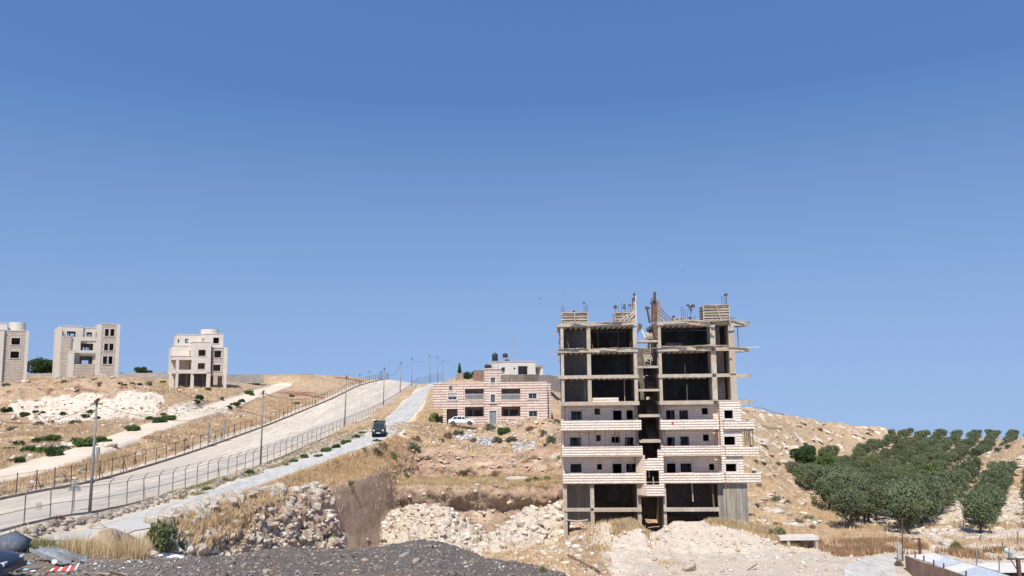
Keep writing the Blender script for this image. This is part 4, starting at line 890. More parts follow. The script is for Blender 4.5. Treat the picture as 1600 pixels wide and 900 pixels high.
garden_wall('stone_wall', [w3(799, 599, 168), w3(818, 598, 170), w3(842, 598, 176)], 1.8, M['stonewall'], 'curved stone retaining wall in front of the brown entrance of the cream house')
garden_wall('stone_wall', [w3(842, 600, 172), w3(858, 600, 165), w3(885, 606, 150)], 1.9, M['greywall'], 'grey wall running down from the cream house towards the unfinished block')
garden_wall('stone_wall', [w3(712, 592, 186), w3(724, 590, 186)], 1.2, M['stonewall'], 'short stone wall under the cypress at the top of the narrow road')
garden_wall('stone_wall', [w3(740, 592, 184), w3(762, 592, 184)], 2.0, mat_noisy('brown_shed', (.2, .13, .1), (.3, .2, .15)), 'brown shed wall between the cypress and the pink bay')
# ---------------------------------------------------------------- three unfinished stone villas on the left ridge
M['rstone'] = mat_courses('rough_grey_villa_stone', (0.56, 0.47, 0.37), (0.66, 0.57, 0.46), (0.36, 0.28, 0.21), 0.34, 0.9, 0.03, 0.15, 0.10, dirt=(0.50, 0.40, 0.30))
M['sstone'] = mat_courses('smooth_cream_villa_stone', (0.68, 0.60, 0.49), (0.76, 0.68, 0.57), (0.46, 0.39, 0.32), 0.3, 0.6, 0.012, 0.08, 0.02)
def villa(name, px, py, Y, yaw, label):
    f = Frame(name, px, py, Y, yaw); tag(f.root, label, 'villa', 'unfinished stone villas on the ridge'); return f
def blk(f, zoom, u0, u1, v0, v1, dep, thick, mat, name='wall', holes=(), foot=None, frame=True, back=None, cap=True, closed=True):
    """a block of the villa: outline read off the front face in zoom coordinates, real depth behind"""
    ox, oy, k = zoom
    a, _ = f.px(ox+u0/k, oy+(v0+v1)/2/k, dep); b, _ = f.px(ox+u1/k, oy+(v0+v1)/2/k, dep)
    zt = f.px(ox+(u0+u1)/2/k, oy+v0/k, dep)[1]; zb = f.px(ox+(u0+u1)/2/k, oy+v1/k, dep)[1]-(foot or 0)
    hs = []
    for (p, q, r, s) in holes:
        h0, _ = f.px(ox+p/k, oy+(r+s)/2/k, dep); h1, _ = f.px(ox+q/k, oy+(r+s)/2/k, dep)
        hs.append((h0, h1, f.px(ox+(p+q)/2/k, oy+s/k, dep)[1], f.px(ox+(p+q)/2/k, oy+r/k, dep)[1]))
    mb = MB(); wall_holes(mb, a, b, zb, zt, dep, dep+.25, hs); r = mb.build(name, mat, f.root)
    if closed:
        y1 = dep+thick; m2 = MB(); m2.box(a, a+.25, dep+.25, y1, zb, zt); m2.box(b-.25, b, dep+.25, y1, zb, zt)
        bh = []
        if back:
            for (p, q, rr, s) in back:
                h0, _ = f.px(ox+p/k, oy+(rr+s)/2/k, y1); h1, _ = f.px(ox+q/k, oy+(rr+s)/2/k, y1)
                bh.append((h0, h1, f.px(ox+(p+q)/2/k, oy+s/k, y1)[1], f.px(ox+(p+q)/2/k, oy+rr/k, y1)[1]))
        wall_holes(m2, a, b, zb, zt, y1, y1+.25, bh); m2.build('side_wall', M['sstone'], f.root)
    if cap: MB().box(a-.08, b+.08, dep-.08, dep+thick+.3, zt+.002, zt+.18).build('roof', M['trim'], f.root)
    if frame:
        for h in hs: surround(f.root, h, dep, M['trim'], 0.2)
    return a, b, zb, zt
Z2 = (75, 500, 8.573)
V2 = villa('unfinished_villa', 100, 597, 180, 36, 'wide roofless stone villa with two stacked loggias, middle of the three villas')
blk(V2, Z2, 690, 935, 60, 870, 0, 8, M['rstone'], 'tower_wall', [(762, 815, 120, 215), (835, 890, 120, 215), (752, 805, 315, 410), (822, 878, 315, 410), (735, 792, 485, 590), (810, 865, 485, 590)], foot=1.5)
for (u0, u1) in ((640, 705), (905, 950)):
    a, b_, zb, zt = blk(V2, Z2, u0, u1, 62, 868, -.06, .3, M['sstone'], 'corner_pier', foot=1.5, cap=False, closed=False)
blk(V2, Z2, 318, 648, 590, 860, .5, 1.0, M['rstone'], 'loggia_parapet', foot=1.5, cap=False)
blk(V2, Z2, 300, 345, 405, 850, .4, .6, M['sstone'], 'corner_pier', foot=1.5, cap=False)
blk(V2, Z2, 318, 660, 405, 440, .45, 3, M['sstone'], 'loggia_beam', cap=False, closed=False)
blk(V2, Z2, 330, 660, 440, 600, 3.4, 5.2, M['sstone'], 'loggia_back_wall', [(420, 595, 485, 600)], frame=False, cap=True, back=[(450, 540, 540, 596)])
blk(V2, Z2, 295, 645, 228, 405, 1.2, .4, M['sstone'], 'upper_wall', [(436, 640, 280, 412)], frame=False, cap=False, closed=False)
blk(V2, Z2, 400, 660, 280, 430, 3.6, 5.0, M['sstone'], 'loggia_back_wall', [(436, 605, 315, 412)], frame=False, cap=True, back=[(465, 490, 368, 408), (505, 530, 368, 408), (542, 552, 370, 408)])
blk(V2, Z2, 165, 300, 222, 790, .8, 7, M['rstone'], 'wing_wall', foot=1.5)
blk(V2, Z2, 130, 172, 95, 790, 1.0, 6, M['sstone'], 'corner_pier', foot=1.5, cap=False)
blk(V2, Z2, 172, 470, 88, 232, 2.6, 6, M['sstone'], 'top_floor_wall', [(250, 370, 152, 222)], frame=False, back=[(262, 278, 175, 215), (298, 350, 180, 218)])
blk(V2, Z2, 465, 640, 110, 232, 3.0, 5.6, M['sstone'], 'top_floor_wall', [(515, 590, 165, 222)], frame=False, back=[(530, 545, 190, 218), (552, 572, 190, 218)])
blk(V2, Z2, 262, 300, 440, 800, .5, .6, M['sstone'], 'corner_pier', foot=1.5, cap=False)
def side_panel(f, zoom, u0, v0, v1, y0, y1, holes, mat='sstone', foot=1.5):
    ox, oy, k = zoom; x, _ = f.px(ox+u0/k, oy+(v0+v1)/2/k, y0); zt = f.px(ox+u0/k, oy+v0/k, y0)[1]; zb = f.px(ox+u0/k, oy+v1/k, y0)[1]-foot
    m = MB(); wall_holes(m, y0, y1, zb, zt, 0, .25, [(a, b, c, d) for a, b, c, d in holes])
    # swap axes: the panel runs into the depth
    V = [(x+v[1], v[0], v[2]) for v in m.v]; m.v = V; m.build('side_wall', M[mat], f.root)
hx = V2.px(75+130/8.573, 555, 1.0)[0]
zz = [V2.px(90, q, 1.0)[1] for q in (520, 538, 556, 577)]
side_panel(V2, Z2, 128, 95, 780, 1.2, 9.5, [(3, 4.6, zz[0]-1.0, zz[0]+.6), (3, 4.6, zz[1]-1.2, zz[1]+.5), (3, 4.6, zz[2]-1.2, zz[2]+.5), (2.4, 5.2, zz[3]-1.8, zz[3]+.3)])
Z3 = (250, 505, 8.41)
V3 = villa('unfinished_villa', 264, 603, 186, 30, 'stone villa standing on open ground-floor columns with a round drum on its roof')
# ground floor columns
def vcol(f, zoom, u0, u1, v0, v1, dep, w_, foot=1.0, mat='sstone'):
    ox, oy, k = zoom; a, _ = f.px(ox+u0/k, oy+(v0+v1)/2/k, dep); b, _ = f.px(ox+u1/k, oy+(v0+v1)/2/k, dep)
    zt = f.px(ox+u0/k, oy+v0/k, dep)[1]; zb = f.px(ox+u0/k, oy+v1/k, dep)[1]-foot
    MB().box(a, b, dep, dep+w_, zb, zt).build('column', M[mat], f.root)
for (u0, u1, d_, v1) in ((205, 240, .0, 820), (405, 445, 0, 825), (612, 662, -.4, 850), (838, 872, -.2, 865), (120, 190, 1.8, 815)): vcol(V3, Z3, u0, u1, 640, v1, d_, .7)
for (u0, u1, d_) in ((340, 360, 5), (545, 570, 5), (760, 785, 5), (790, 815, 7.5)): vcol(V3, Z3, u0, u1, 670, 830, d_, .4, mat='conc_d')
blk(V3, Z3, 120, 700, 655, 815, 8.5, .3, M['conc_d'], 'basement_wall', frame=False, cap=False, closed=False, foot=1)
blk(V3, Z3, 160, 440, 612, 660, .0, 8, M['sstone'], 'balcony_parapet', frame=False, cap=False)
blk(V3, Z3, 165, 432, 435, 482, .0, 3.4, M['sstone'], 'balcony_roof', frame=False, cap=True)
for (u0, u1) in ((210, 250), (415, 440)): vcol(V3, Z3, u0, u1, 470, 625, .02, .5, 0)
blk(V3, Z3, 150, 432, 300, 640, 3.5, 5, M['sstone'], 'wall', [(385, 405, 530, 618), (390, 420, 355, 437)], frame=False)
blk(V3, Z3, 430, 668, 252, 662, -.4, 9, M['sstone'], 'wall', [(505, 600, 350, 430), (497, 590, 525, 602)])
blk(V3, Z3, 683, 885, 325, 695, .6, 8, M['rstone'], 'wall', [(712, 803, 365, 452), (700, 795, 545, 630)])
a, b_, zb, zt = 0, 0, 0, 0
h0, _ = V3.px(250+712/8.41, 552, .55); h1, _ = V3.px(250+803/8.41, 552, .55); hz = V3.px(340, 505+365/8.41, .55)[1]
mb = MB(); n = 10; cxm = (h0+h1)/2; rr = (h1-h0)/2
for i in range(n): t0, t1 = math.pi*i/n, math.pi*(i+1)/n; mb.bar((cxm+rr*1.1*math.cos(t0), .5, hz+.42*rr*math.sin(t0)), (cxm+rr*1.1*math.cos(t1), .5, hz+.42*rr*math.sin(t1)), .22, .2)
mb.build('arch_trim', M['trim'], V3.root)
blk(V3, Z3, 835, 885, 325, 695, .5, .3, M['sstone'], 'corner_pier', cap=False, closed=False)
blk(V3, Z3, 215, 560, 155, 300, 4.2, 4.5, M['sstone'], 'top_floor_wall', [(235, 252, 210, 260), (330, 370, 205, 262)], frame=False, back=[(345, 368, 215, 255)])
blk(V3, Z3, 600, 832, 145, 330, 1.8, 7, M['sstone'], 'top_floor_wall', [(700, 775, 190, 265)])
blk(V3, Z3, 540, 606, 150, 300, 3.5, 4, M['sstone'], 'top_floor_wall', [(548, 556, 195, 250), (565, 574, 193, 250), (582, 592, 190, 250)], frame=False)
p = V3.px(250+665/8.41, 505+132/8.41, 4.5); mb = MB(); mb.lathe([(2.1, 0), (2.1, 1.15), (1.9, 1.15), (1.9, .2)], (p[0], 5.5, p[1]-.2), 28); mb.build('stair_drum', M['sstone'], V3.root, False)
Z1 = (0, 495, 6.2)
V1 = villa('unfinished_villa', 4.5, 596, 175, 38, 'tall narrow stone villa with two square windows, cut by the left edge of the photo')
blk(V1, Z1, 30, 250, 138, 620, 0, 8, M['rstone'], 'wall', [(110, 195, 205, 270), (100, 185, 335, 400)], foot=1.0)
blk(V1, Z1, 238, 268, 140, 625, -.06, .3, M['sstone'], 'corner_pier', foot=1.0, cap=False, closed=False)
blk(V1, Z1, -120, 22, 128, 860, -.5, 8, M['sstone'], 'wing_wall', foot=1.0, cap=True)
blk(V1, Z1, -100, 68, 62, 135, 2.0, 5, M['sstone'], 'top_floor_wall')
p = V1.px(28, 495+130/6.2, 3); MB().lathe([(1.7, 0), (1.7, 1.9), (1.5, 1.9), (1.5, .2)], (p[0], 4.5, p[1]-.1), 28).build('stair_drum', M['sstone'], V1.root)
# ridge walls behind the villas
g = 'long grey boundary walls along the ridge'
garden_wall('boundary_wall', [w3(40, 594, 214), w3(100, 592, 216)], 1.7, M['greywall'], 'grey boundary wall between the left-edge villa and the middle villa', group=g)
garden_wall('boundary_wall', [w3(180, 593, 216), w3(268, 592, 218)], 1.7, M['greywall'], 'grey boundary wall on the ridge between the middle villa and the drum-roofed villa', group=g)
garden_wall('boundary_wall', [w3(352, 593, 222), w3(412, 592, 228)], 1.3, M['greywall'], 'grey boundary wall on the ridge right of the drum-roofed villa', group=g)
# ---------------------------------------------------------------- rocks, stones, grass: numpy built
NPR = np.random.default_rng(5)
def mat_attr(name, rough=0.9, var=0.25, bump=0.0, spec=0.1, transl=0.0, scale=3.0):
    m, nt, b = nodes(name, rough, spec); N = NT(nt); a = N.n('ShaderNodeAttribute', attribute_name='tint')
    c = N.mix(1.0, a.outputs['Color'], N.ramp(N.noise(N.pos(), scale, 4), [(0.3, 1-var), (0.7, 1+var)]), 'MULTIPLY'); N.l(c, b.inputs['Base Color'])
    if bump: N.l(N.bump(N.noise(N.pos(), 6, 5, 0.7), bump), b.inputs['Normal'])
    return m
M['stone_attr'] = mat_attr('loose_stone', 0.92, 0.22, 0.12, scale=4)
M['grass_attr'] = mat_attr('dry_grass_blades', 0.8, 0.15, scale=0.6)
def ico(sub=0):
    t = (1+5**0.5)/2
    v = [(-1, t, 0), (1, t, 0), (-1, -t, 0), (1, -t, 0), (0, -1, t), (0, 1, t), (0, -1, -t), (0, 1, -t), (t, 0, -1), (t, 0, 1), (-t, 0, -1), (-t, 0, 1)]
    f = [(0, 11, 5), (0, 5, 1), (0, 1, 7), (0, 7, 10), (0, 10, 11), (1, 5, 9), (5, 11, 4), (11, 10, 2), (10, 7, 6), (7, 1, 8), (3, 9, 4), (3, 4, 2), (3, 2, 6), (3, 6, 8), (3, 8, 9), (4, 9, 5), (2, 4, 11), (6, 2, 10), (8, 6, 7), (9, 8, 1)]
    v = [np.array(p)/np.linalg.norm(p) for p in v]
    for _ in range(sub):
        c = {}; nf = []
        def mid(a, b):
            k = (min(a, b), max(a, b))
            if k not in c: p = v[a]+v[b]; v.append(p/np.linalg.norm(p)); c[k] = len(v)-1
            return c[k]
        for a, b, d in f: ab, bd, da = mid(a, b), mid(b, d), mid(d, a); nf += [(a, ab, da), (b, bd, ab), (d, da, bd), (ab, bd, da)]
        f = nf
    return np.array(v), np.array(f)
IV, IF = ico(0)
def sample(wt, n, seed, ymin=20, ymax=400):
    """random ground points with density wt (per unit of picture area, roughly)"""
    r = np.random.default_rng(seed)
    dr = np.gradient(rows)
    wgt = (np.clip(wt, 0, None)*(1-turn)*(GY > ymin)*(GY < ymax)*(dr/np.maximum(rows, 1))[:, None]*1.0)
    # only inside the widened view
    vis = (UU > (-60-800)/FPX) & (UU < (1680-800)/FPX); wgt = wgt*vis[None, :]
    p = wgt.ravel(); p = p/p.sum()
    k = r.choice(p.size, n, p=p); i, j = k//nc, k % nc
    i = np.minimum(i, nr-2); j = np.minimum(j, nc-2); a, b = r.random(n), r.random(n)
    def bl(A): return (A[i, j]*(1-a)+A[i, j+1]*a)*(1-b)+(A[i+1, j]*(1-a)+A[i+1, j+1]*a)*b
    return np.stack([bl(VX), bl(VY), bl(VZ)], -1), (i, j)
_tp = [w3(a, b, c)[:2] for a, b, c in ((1396, 868, 83), (1345, 876, 80.5), (1322, 884, 78), (1322, 915, 71), (1420, 930, 69), (1412, 873, 81))]
turn = sstep(-.3, .3, poly_sd(GX, GY, _tp))
def stones(name, wt, n, smin, smax, cols_, seed, label, flat=0.7, ymin=20, ymax=400, power=2.2, sink=0.25, mat=None):
    r = np.random.default_rng(seed); pos, _ = sample(wt, n, seed+1, ymin, ymax)
    s = smin+(smax-smin)*r.random(n)**power
    sc = np.stack([s*r.uniform(.7, 1.5, n), s*r.uniform(.7, 1.2, n), s*flat*r.uniform(.6, 1.2, n)], -1)
    jit = 1+r.uniform(-.5, .45, (n, 12, 1)); V = np.clip(IV[None]*jit+r.uniform(-.14, .14, (n, 12, 3)), -.74, .74)*sc[:, None]
    th = r.uniform(0, 2*np.pi, n); ti = r.uniform(-.4, .4, n)
    c, s_ = np.cos(th), np.sin(th); x = V[..., 0]*c[:, None]-V[..., 1]*s_[:, None]; y = V[..., 0]*s_[:, None]+V[..., 1]*c[:, None]; z = V[..., 2]+x*np.sin(ti)[:, None]*.6
    V = np.stack([x, y, z], -1)+pos[:, None]; V[..., 2] += (sc[:, 2]*(1-sink*2))[:, None]*0.6
    Fc = (IF[None]+(np.arange(n)*12)[:, None, None]).reshape(-1, 3)
    me = fast_mesh(name, V.reshape(-1, 3), Fc, mat or M['stone_attr'])
    cc = np.array(cols_); t = r.integers(0, len(cc), n); tint = cc[t]*r.uniform(.8, 1.15, (n, 1)); put_attr(me, 'tint', np.repeat(tint, 12, 0))
    return tag(link(name, me), label, kind='stuff')
def tufts(name, wt, n, h, wd, cols_, seed, label, blades=6, spread=0.35, ymin=20, ymax=400, pts=None, lean=0.4):
    r = np.random.default_rng(seed); pos = sample(wt, n, seed+1, ymin, ymax)[0] if pts is None else pts; n = len(pos)
    hh = h[0]+(h[1]-h[0])*r.random((n, 1))*r.uniform(.6, 1, (n, blades)); an = r.uniform(0, 2*np.pi, (n, blades)); rr = spread*np.sqrt(r.random((n, blades)))
    bx, by = pos[:, :1]+rr*np.cos(an), pos[:, 1:2]+rr*np.sin(an); bz = pos[:, 2:3]-0.06+0*bx
    fa = r.uniform(0, np.pi, (n, blades)); w_ = wd*r.uniform(.6, 1.3, (n, blades))/2; ux, uy = np.cos(fa)*w_, np.sin(fa)*w_
    lx, ly = lean*hh*np.cos(an)*r.random((n, blades)), lean*hh*np.sin(an)*r.random((n, blades))
    V = np.stack([np.stack([bx-ux, by-uy, bz], -1), np.stack([bx+ux, by+uy, bz], -1), np.stack([bx+lx+ux*.25, by+ly+uy*.25, bz+hh], -1)], 2).reshape(-1, 3)
    me = fast_mesh(name, V, np.arange(len(V)).reshape(-1, 3), M['grass_attr'])
    cc = np.array(cols_); t = r.integers(0, len(cc), n); tint = cc[t]*r.uniform(.75, 1.2, (n, 1)); put_attr(me, 'tint', np.repeat(tint, 3*blades, 0))
    return tag(link(name, me), label, kind='stuff')
LIMES = [(.72, .64, .53), (.62, .52, .41), (.78, .71, .61), (.52, .41, .30), (.66, .55, .44)]
GREYS = [(.34, .28, .225), (.43, .365, .295), (.27, .22, .175), (.50, .43, .35)]
DARKS = [(.32, .26, .205), (.23, .20, .17), (.29, .25, .21), (.18, .15, .125), (.40, .35, .30), (.27, .22, .18), (.26, .21, .17)]
GOLD = [(.60, .43, .25), (.53, .37, .205), (.68, .52, .32), (.46, .31, .175), (.62, .48, .31)]
noroad = 1-np.clip(MK['road']*1.6, 0, 1); nofore = 1-MK['fore']
bl = F1.root.location
clr = 1-((GX > bl.x-1)*(GX < bl.x+25)*(GY > 94)*(GY < 106))
clumps = sstep(-0.1, 0.35, fbm(GX*0.18, GY*0.18, o=4, s=200)); clumps2 = sstep(0.0, 0.3, fbm(GX*0.5, GY*0.5, o=3, s=210))
heapw = MK['heap']*sstep(-20.4, -19.9, VZ)
stones('heap_stones', heapw+0.35*MK['pit']*nofore*(1-MK['cliff']), 5200, .06, .62, LIMES, 11, 'pale broken limestone lying on the pit floor and its rubble heaps', ymin=60, power=4.5)
stones('verge_stones', bankv*noroad*nofore*(GY < 135), 4200, .08, .38, GREYS+LIMES[3:4], 12, 'loose grey stones on the verge between the security fence and the narrow road', ymin=50, ymax=140)
stones('hill_stones', MK['hill']*clr*(0.05+sstep(.3, .8, lime)), 3800, .10, .85, LIMES, 13, 'pale stones scattered on the dry grassy hill', flat=.45, ymin=98, power=3.0)
stones('mound_stones', (MK['mound']+0.5*flatR)*nofore*clr, 2600, .05, .30, LIMES, 14, 'white rubble on the mound and yard in front of the unfinished block', ymin=70, ymax=97, power=4.5)
stones('cliff_stones', 0.6*wcl+0.5*apron, 800, .08, .45, LIMES+[(.8, .74, .65)], 15, 'pale broken rock along the white cutting below the villas', ymin=120, ymax=175)
stones('slope_stones', (GX < -48)*noroad*(1-wcl)*clumps2*(GY < 185), 1500, .10, .6, LIMES+GREYS+[(.42, .25, .17)], 16, 'stones scattered over the left hillside', ymin=80, ymax=190, power=3)
stones('rubble_stones', MK['fore']*(GY < 46), 17000, .015, .13, DARKS+DARKS[:3], 17, 'dark crushed rubble covering the foreground heap', flat=.7, ymin=24, ymax=46, power=2.6)
stones('rubble_clods', MK['fore']*(GY < 46)*(.2+clumps2), 260, .10, .34, DARKS+[(.36, .27, .19), (.44, .36, .28)], 22, 'larger clods and broken stones lying on the dark rubble', ymin=24, ymax=46, power=2.5, flat=.6)
stones('rubble_chips', MK['fore']*(GY < 46), 420, .03, .10, [(.6, .58, .55), (.5, .47, .44), (.72, .70, .66)], 18, 'pale chips and scraps scattered through the dark rubble', ymin=24, ymax=46)
stones('grove_stones', grov_near+0.15*farm*(GY < 170), 2600, .08, .38, LIMES, 19, 'white stones on the bare ground of the olive grove', flat=.5, ymin=84, ymax=170, power=3)
terr = (GX > -20)*(GX < 10)*(GY > 117)*(GY < 134)
stones('terrace_stones', terr*1.0*(1-MK['ledge']), 1500, .06, .42, LIMES+GREYS+[(.45, .33, .22)], 20, 'rubble tipped down the slope below the pink house', ymin=112, ymax=140, power=2.5)
stones('cutface_stones', MK['cliff']*(1-cutface)*nofore*(GX > -28), 1500, .10, .5, LIMES[:2]+LIMES[3:], 21, 'broken limestone sticking out of the pit walls', ymin=55, ymax=122, flat=.6)
# grasses
gz = grass*(1-np.clip(lime*1.2, 0, 1))*(1-np.clip(dirt*1.3, 0, 1))*noroad*nofore*clr*(1-MK['pit'])
tufts('dry_grass', gz*(0.25+clumps)*((GX < -46)*1.6+1.0), 42000, (.25, .75), .075, GOLD, 31, 'golden dry grass covering the slopes', 5, .45, ymin=45, ymax=200)
rb = sstep(4.6+2.9*sstep(82, 88, GY), 3.0, MK['dn'])*(MK['dn'] > 2.3)*(line_d(GX, GY, NROAD)[2] > 0)*nofore*(1-MK['pit'])*(GY < 118)*(GY > 56)
tufts('roadside_grass', rb, 11000, (.2, .68), .07, GOLD[:3]+[(.60, .37, .16)], 32, 'tall dry grass along the edge of the narrow road', 6, .4, ymin=50, ymax=125)
tufts('ledge_grass', MK['ledge']*(1-MK['cliff'])+2.2*gdn*clr*nofore+0.5*sstep(4, 0, np.abs(MK['sdp']))*(GY > 84)*(GX < 10)*nofore*(1-MK['cliff'])*(1-cutface)+0.25*terr*clumps, 13000, (.2, .65), .08, GOLD+[(.30, .30, .13)], 33, 'dry grass on the pit ledges and the top of the white mound', 5, .4, ymin=60, ymax=135)
pfl = MK['pit']*(1-MK['cliff'])*(1-MK['heap'])*nofore*(GY < 93)*clumps+0.5*flatR*clumps2*clumps*(GX < 16)*nofore*(GY < 84)
tufts('pit_grass', pfl, 5000, (.2, .6), .08, GOLD, 34, 'dry grass on the low ground between the foreground heap and the pit', 5, .4, ymin=66, ymax=94)
wd_ = sstep(9, 3, line_d(GX, GY, [w3(1265, 862, 87)[:2]+(0,), w3(1350, 856, 87)[:2]+(0,), w3(1405, 852, 87)[:2]+(0,)])[0])*sstep(5, 2, np.abs(GY-87.5))*(GX > 33)*(GX < 44)
wd2 = sstep(3, 1, np.abs(GY-84.5))*(GX > 45)*(GX < 62)
tufts('brown_weeds', (wd_+wd2*.7)*clumps2, 3000, (.25, 1.0), .09, [(.36, .21, .12), (.46, .29, .16), (.30, .18, .11), (.52, .36, .2)], 35, 'tall brown weeds beside the asphalt turning and the sheds', 7, .4, ymin=78, ymax=95)
gpp = [w3(t, 0, 1)[0] for t in (60, 245)]
ug = GX/GY
fgw = (ug > (118-800)/FPX)*(ug < (236-800)/FPX)*sstep(36.5, 38, GY)*sstep(45, 43, GY)*(.05+sstep(0.0, .35, fbm(GX*.8, GY*.8, o=3, s=333))); fgg = (ug > (45-800)/FPX)*(ug < (150-800)/FPX)*sstep(37.5, 38.5, GY)*sstep(45, 43, GY)*(.03+sstep(0.0, .3, fbm(GX*.7, GY*.7, o=3, s=335)))
tufts('foreground_grass', fgw, 2600, (.35, 1.25), .03, [(.64, .47, .26), (.58, .41, .21), (.50, .38, .20), (.68, .53, .32)], 36, 'clump of tall straw-coloured grass at the edge of the rubble', 9, .3, ymin=34, ymax=46)
tufts('green_weeds', fgg, 1200, (.25, .7), .04, [(.27, .25, .11), (.20, .205, .09), (.40, .33, .17)], 37, 'olive-green weeds between the dark boulder and the straw grass', 8, .3, ymin=34, ymax=46)
vg = bankv*(GY > 70)*(GY < 170)*clumps2
tufts('verge_weeds', vg, 2500, (.15, .5), .09, [(.20, .21, .09), (.28, .26, .12), (.40, .30, .17)], 38, 'low green and brown weeds on the stony verge', 6, .4, ymin=60, ymax=170)
# ---- boulders one can tell apart
BM = []
bmat = mat_noisy('weathered_limestone_boulder', (.50, .41, .31), (.72, .64, .53), 1.6, .92, .12, (.42, .29, .19), fine=8)
v2, f2 = ico(2)
for i in range(8):
    r = np.random.default_rng(300+i); s = np.array([1, r.uniform(.7, .95), r.uniform(.55, .85)])
    V = v2.copy(); pl = r.normal(size=(10, 3)); pl /= np.linalg.norm(pl, axis=1)[:, None]
    for n_ in pl:
        d = V@n_; k = d > .56; V[k] -= np.outer(d[k]-.56, n_)
    V *= (1+0.10*fbm(V[:, 0]*1.7+i*9, V[:, 1]*1.7, V[:, 2]*1.7, o=3, s=i))[:, None]
    BM.append(fast_mesh('boulder', V*s, f2, bmat))
def boulder(p, s, rz, label, group, name='boulder', k=None, tilt=.25):
    o = link(name, BM[rnd.randrange(8) if k is None else k]); o.location = p; o.scale = (s*rnd.uniform(.9, 1.25), s, s*rnd.uniform(.8, 1.1)); o.rotation_euler = (rnd.uniform(-tilt, tilt), rnd.uniform(-tilt, tilt), rz)
    return tag(o, label, 'boulder', group)
rnd = random.Random(21)
TB = [(-25.6, 54, 0), (-25.8, 64, 0), (-24.4, 74, 0), (-21.4, 81, 0), (-18.6, 85.5, 0)]; BBt = [(-22.8, 54, 0), (-21.8, 64, 0), (-20.0, 74, 0), (-18.0, 80, 0), (-17.6, 83.5, 0)]
for row in range(8):
    t = row/7; y = 57.0+rnd.uniform(0, 1)
    while y < 84:
        a = np.interp(y, [q[1] for q in TB], [q[0] for q in TB]); b = np.interp(y, [q[1] for q in BBt], [q[0] for q in BBt])
        x = a+(b-a)*t+rnd.uniform(-.3, .3); s = rnd.uniform(.4, .95)
        boulder((x, y, ground(x, y)+s*.25), s, rnd.uniform(0, 6.3), 'pale limestone boulder stacked in the rough bank below the narrow road', 'boulders of the bank below the narrow road')
        y += s*1.45+rnd.uniform(.0, .8)
for i in range(34):
    px = rnd.uniform(275, 520); py = np.interp(px, [275, 400, 520], [818, 772, 762])+rnd.uniform(-6, 26); p = on_ground(px, py, 50, 110); s = rnd.uniform(.3, .8)
    boulder(p+Vector((0, 0, s*.2)), s, rnd.uniform(0, 6.3), 'pale limestone boulder stacked in the rough bank below the narrow road', 'boulders of the bank below the narrow road')
for i in range(42):
    px = rnd.uniform(1185, 1370); top = np.interp(px, [1185, 1370], [645, 668]); bot = np.interp(px, [1185, 1220, 1260, 1370], [800, 730, 715, 675])
    p = on_ground(px, rnd.uniform(top+4, bot), 98, 370); s = rnd.uniform(.5, 1.3)*(1+p.y/400)
    o = boulder(p, s, rnd.uniform(0, 6.3), 'flat limestone outcrop on the grassy hill right of the unfinished block', 'limestone outcrops on the grassy hill', 'rock_outcrop'); o.scale[2] = s*.4; o.scale[0] = s*1.7
for (px, py, s) in ((1206, 741, 1.3), (1213, 800, 1.2), (1197, 797, 1.0), (1190, 785, .9), (1222, 792, .9), (1240, 712, 1.1), (1205, 712, 1.2), (1230, 805, .8), (1195, 820, .6), (1180, 735, 1.0), (1585, 730, 1.4), (1592, 742, 1.5), (1580, 722, 1.2), (1597, 728, 1.3), (1577, 755, 1.2), (1584, 762, 1.1)):
    p = on_ground(px, py, 98, 260); o = boulder(p, s, rnd.uniform(0, 6.3), 'large white outcrop beside the olive grove', 'white outcrops at the edges of the grove', 'rock_outcrop'); o.scale[2] = s*.55; o.scale[0] = s*1.5
SP = [((22, 655, 1.0), 'big cream boulder at the foot of the white cutting, near the left edge'), ((1078, 890, .9), 'round cream boulder at the foot of the white mound, below the block'), ((1010, 832, .5), 'small boulder in the notch between the two crests of the white mound'),
      ((1022, 876, .4), 'small brown stone on the lower slope of the white mound'), ((950, 874, .45), 'pale stone low on the white mound left of the round boulder'), ((205, 668, .9), 'pale rock beside the dirt track, left of the dark green shrubs'),
      ((108, 700, 1.6), 'wide flat rock slab between the green shrubs on the left slope'), ((172, 698, 1.1), 'flat cream rock by the dirt track, right of the green shrubs'), ((258, 858, .5), 'grey boulder at the foot of the large green bush'), ((235, 850, .45), 'pale boulder left of the foot of the large green bush'),
      ((805, 752, 1.3), 'cream rock mass on the upper ledge of the pit'), ((150, 826, .8), 'low cream hump of rock where the narrow road meets the yard'), ((190, 668, .6), 'small pale rock on the slope above the dirt track'), ((1480, 853, .9), 'white rock beside the green bush near the sheds'), ((1462, 848, 1.0), 'white rock left of the green bush near the sheds')]
for (px, py, s), lb in SP:
    p = on_ground(px, py, 40, 200); o = boulder(p+Vector((0, 0, s*.15)), s, rnd.uniform(0, 6), lb, None); 
    if s > 1: o.scale = (s*1.6, s, s*.5)
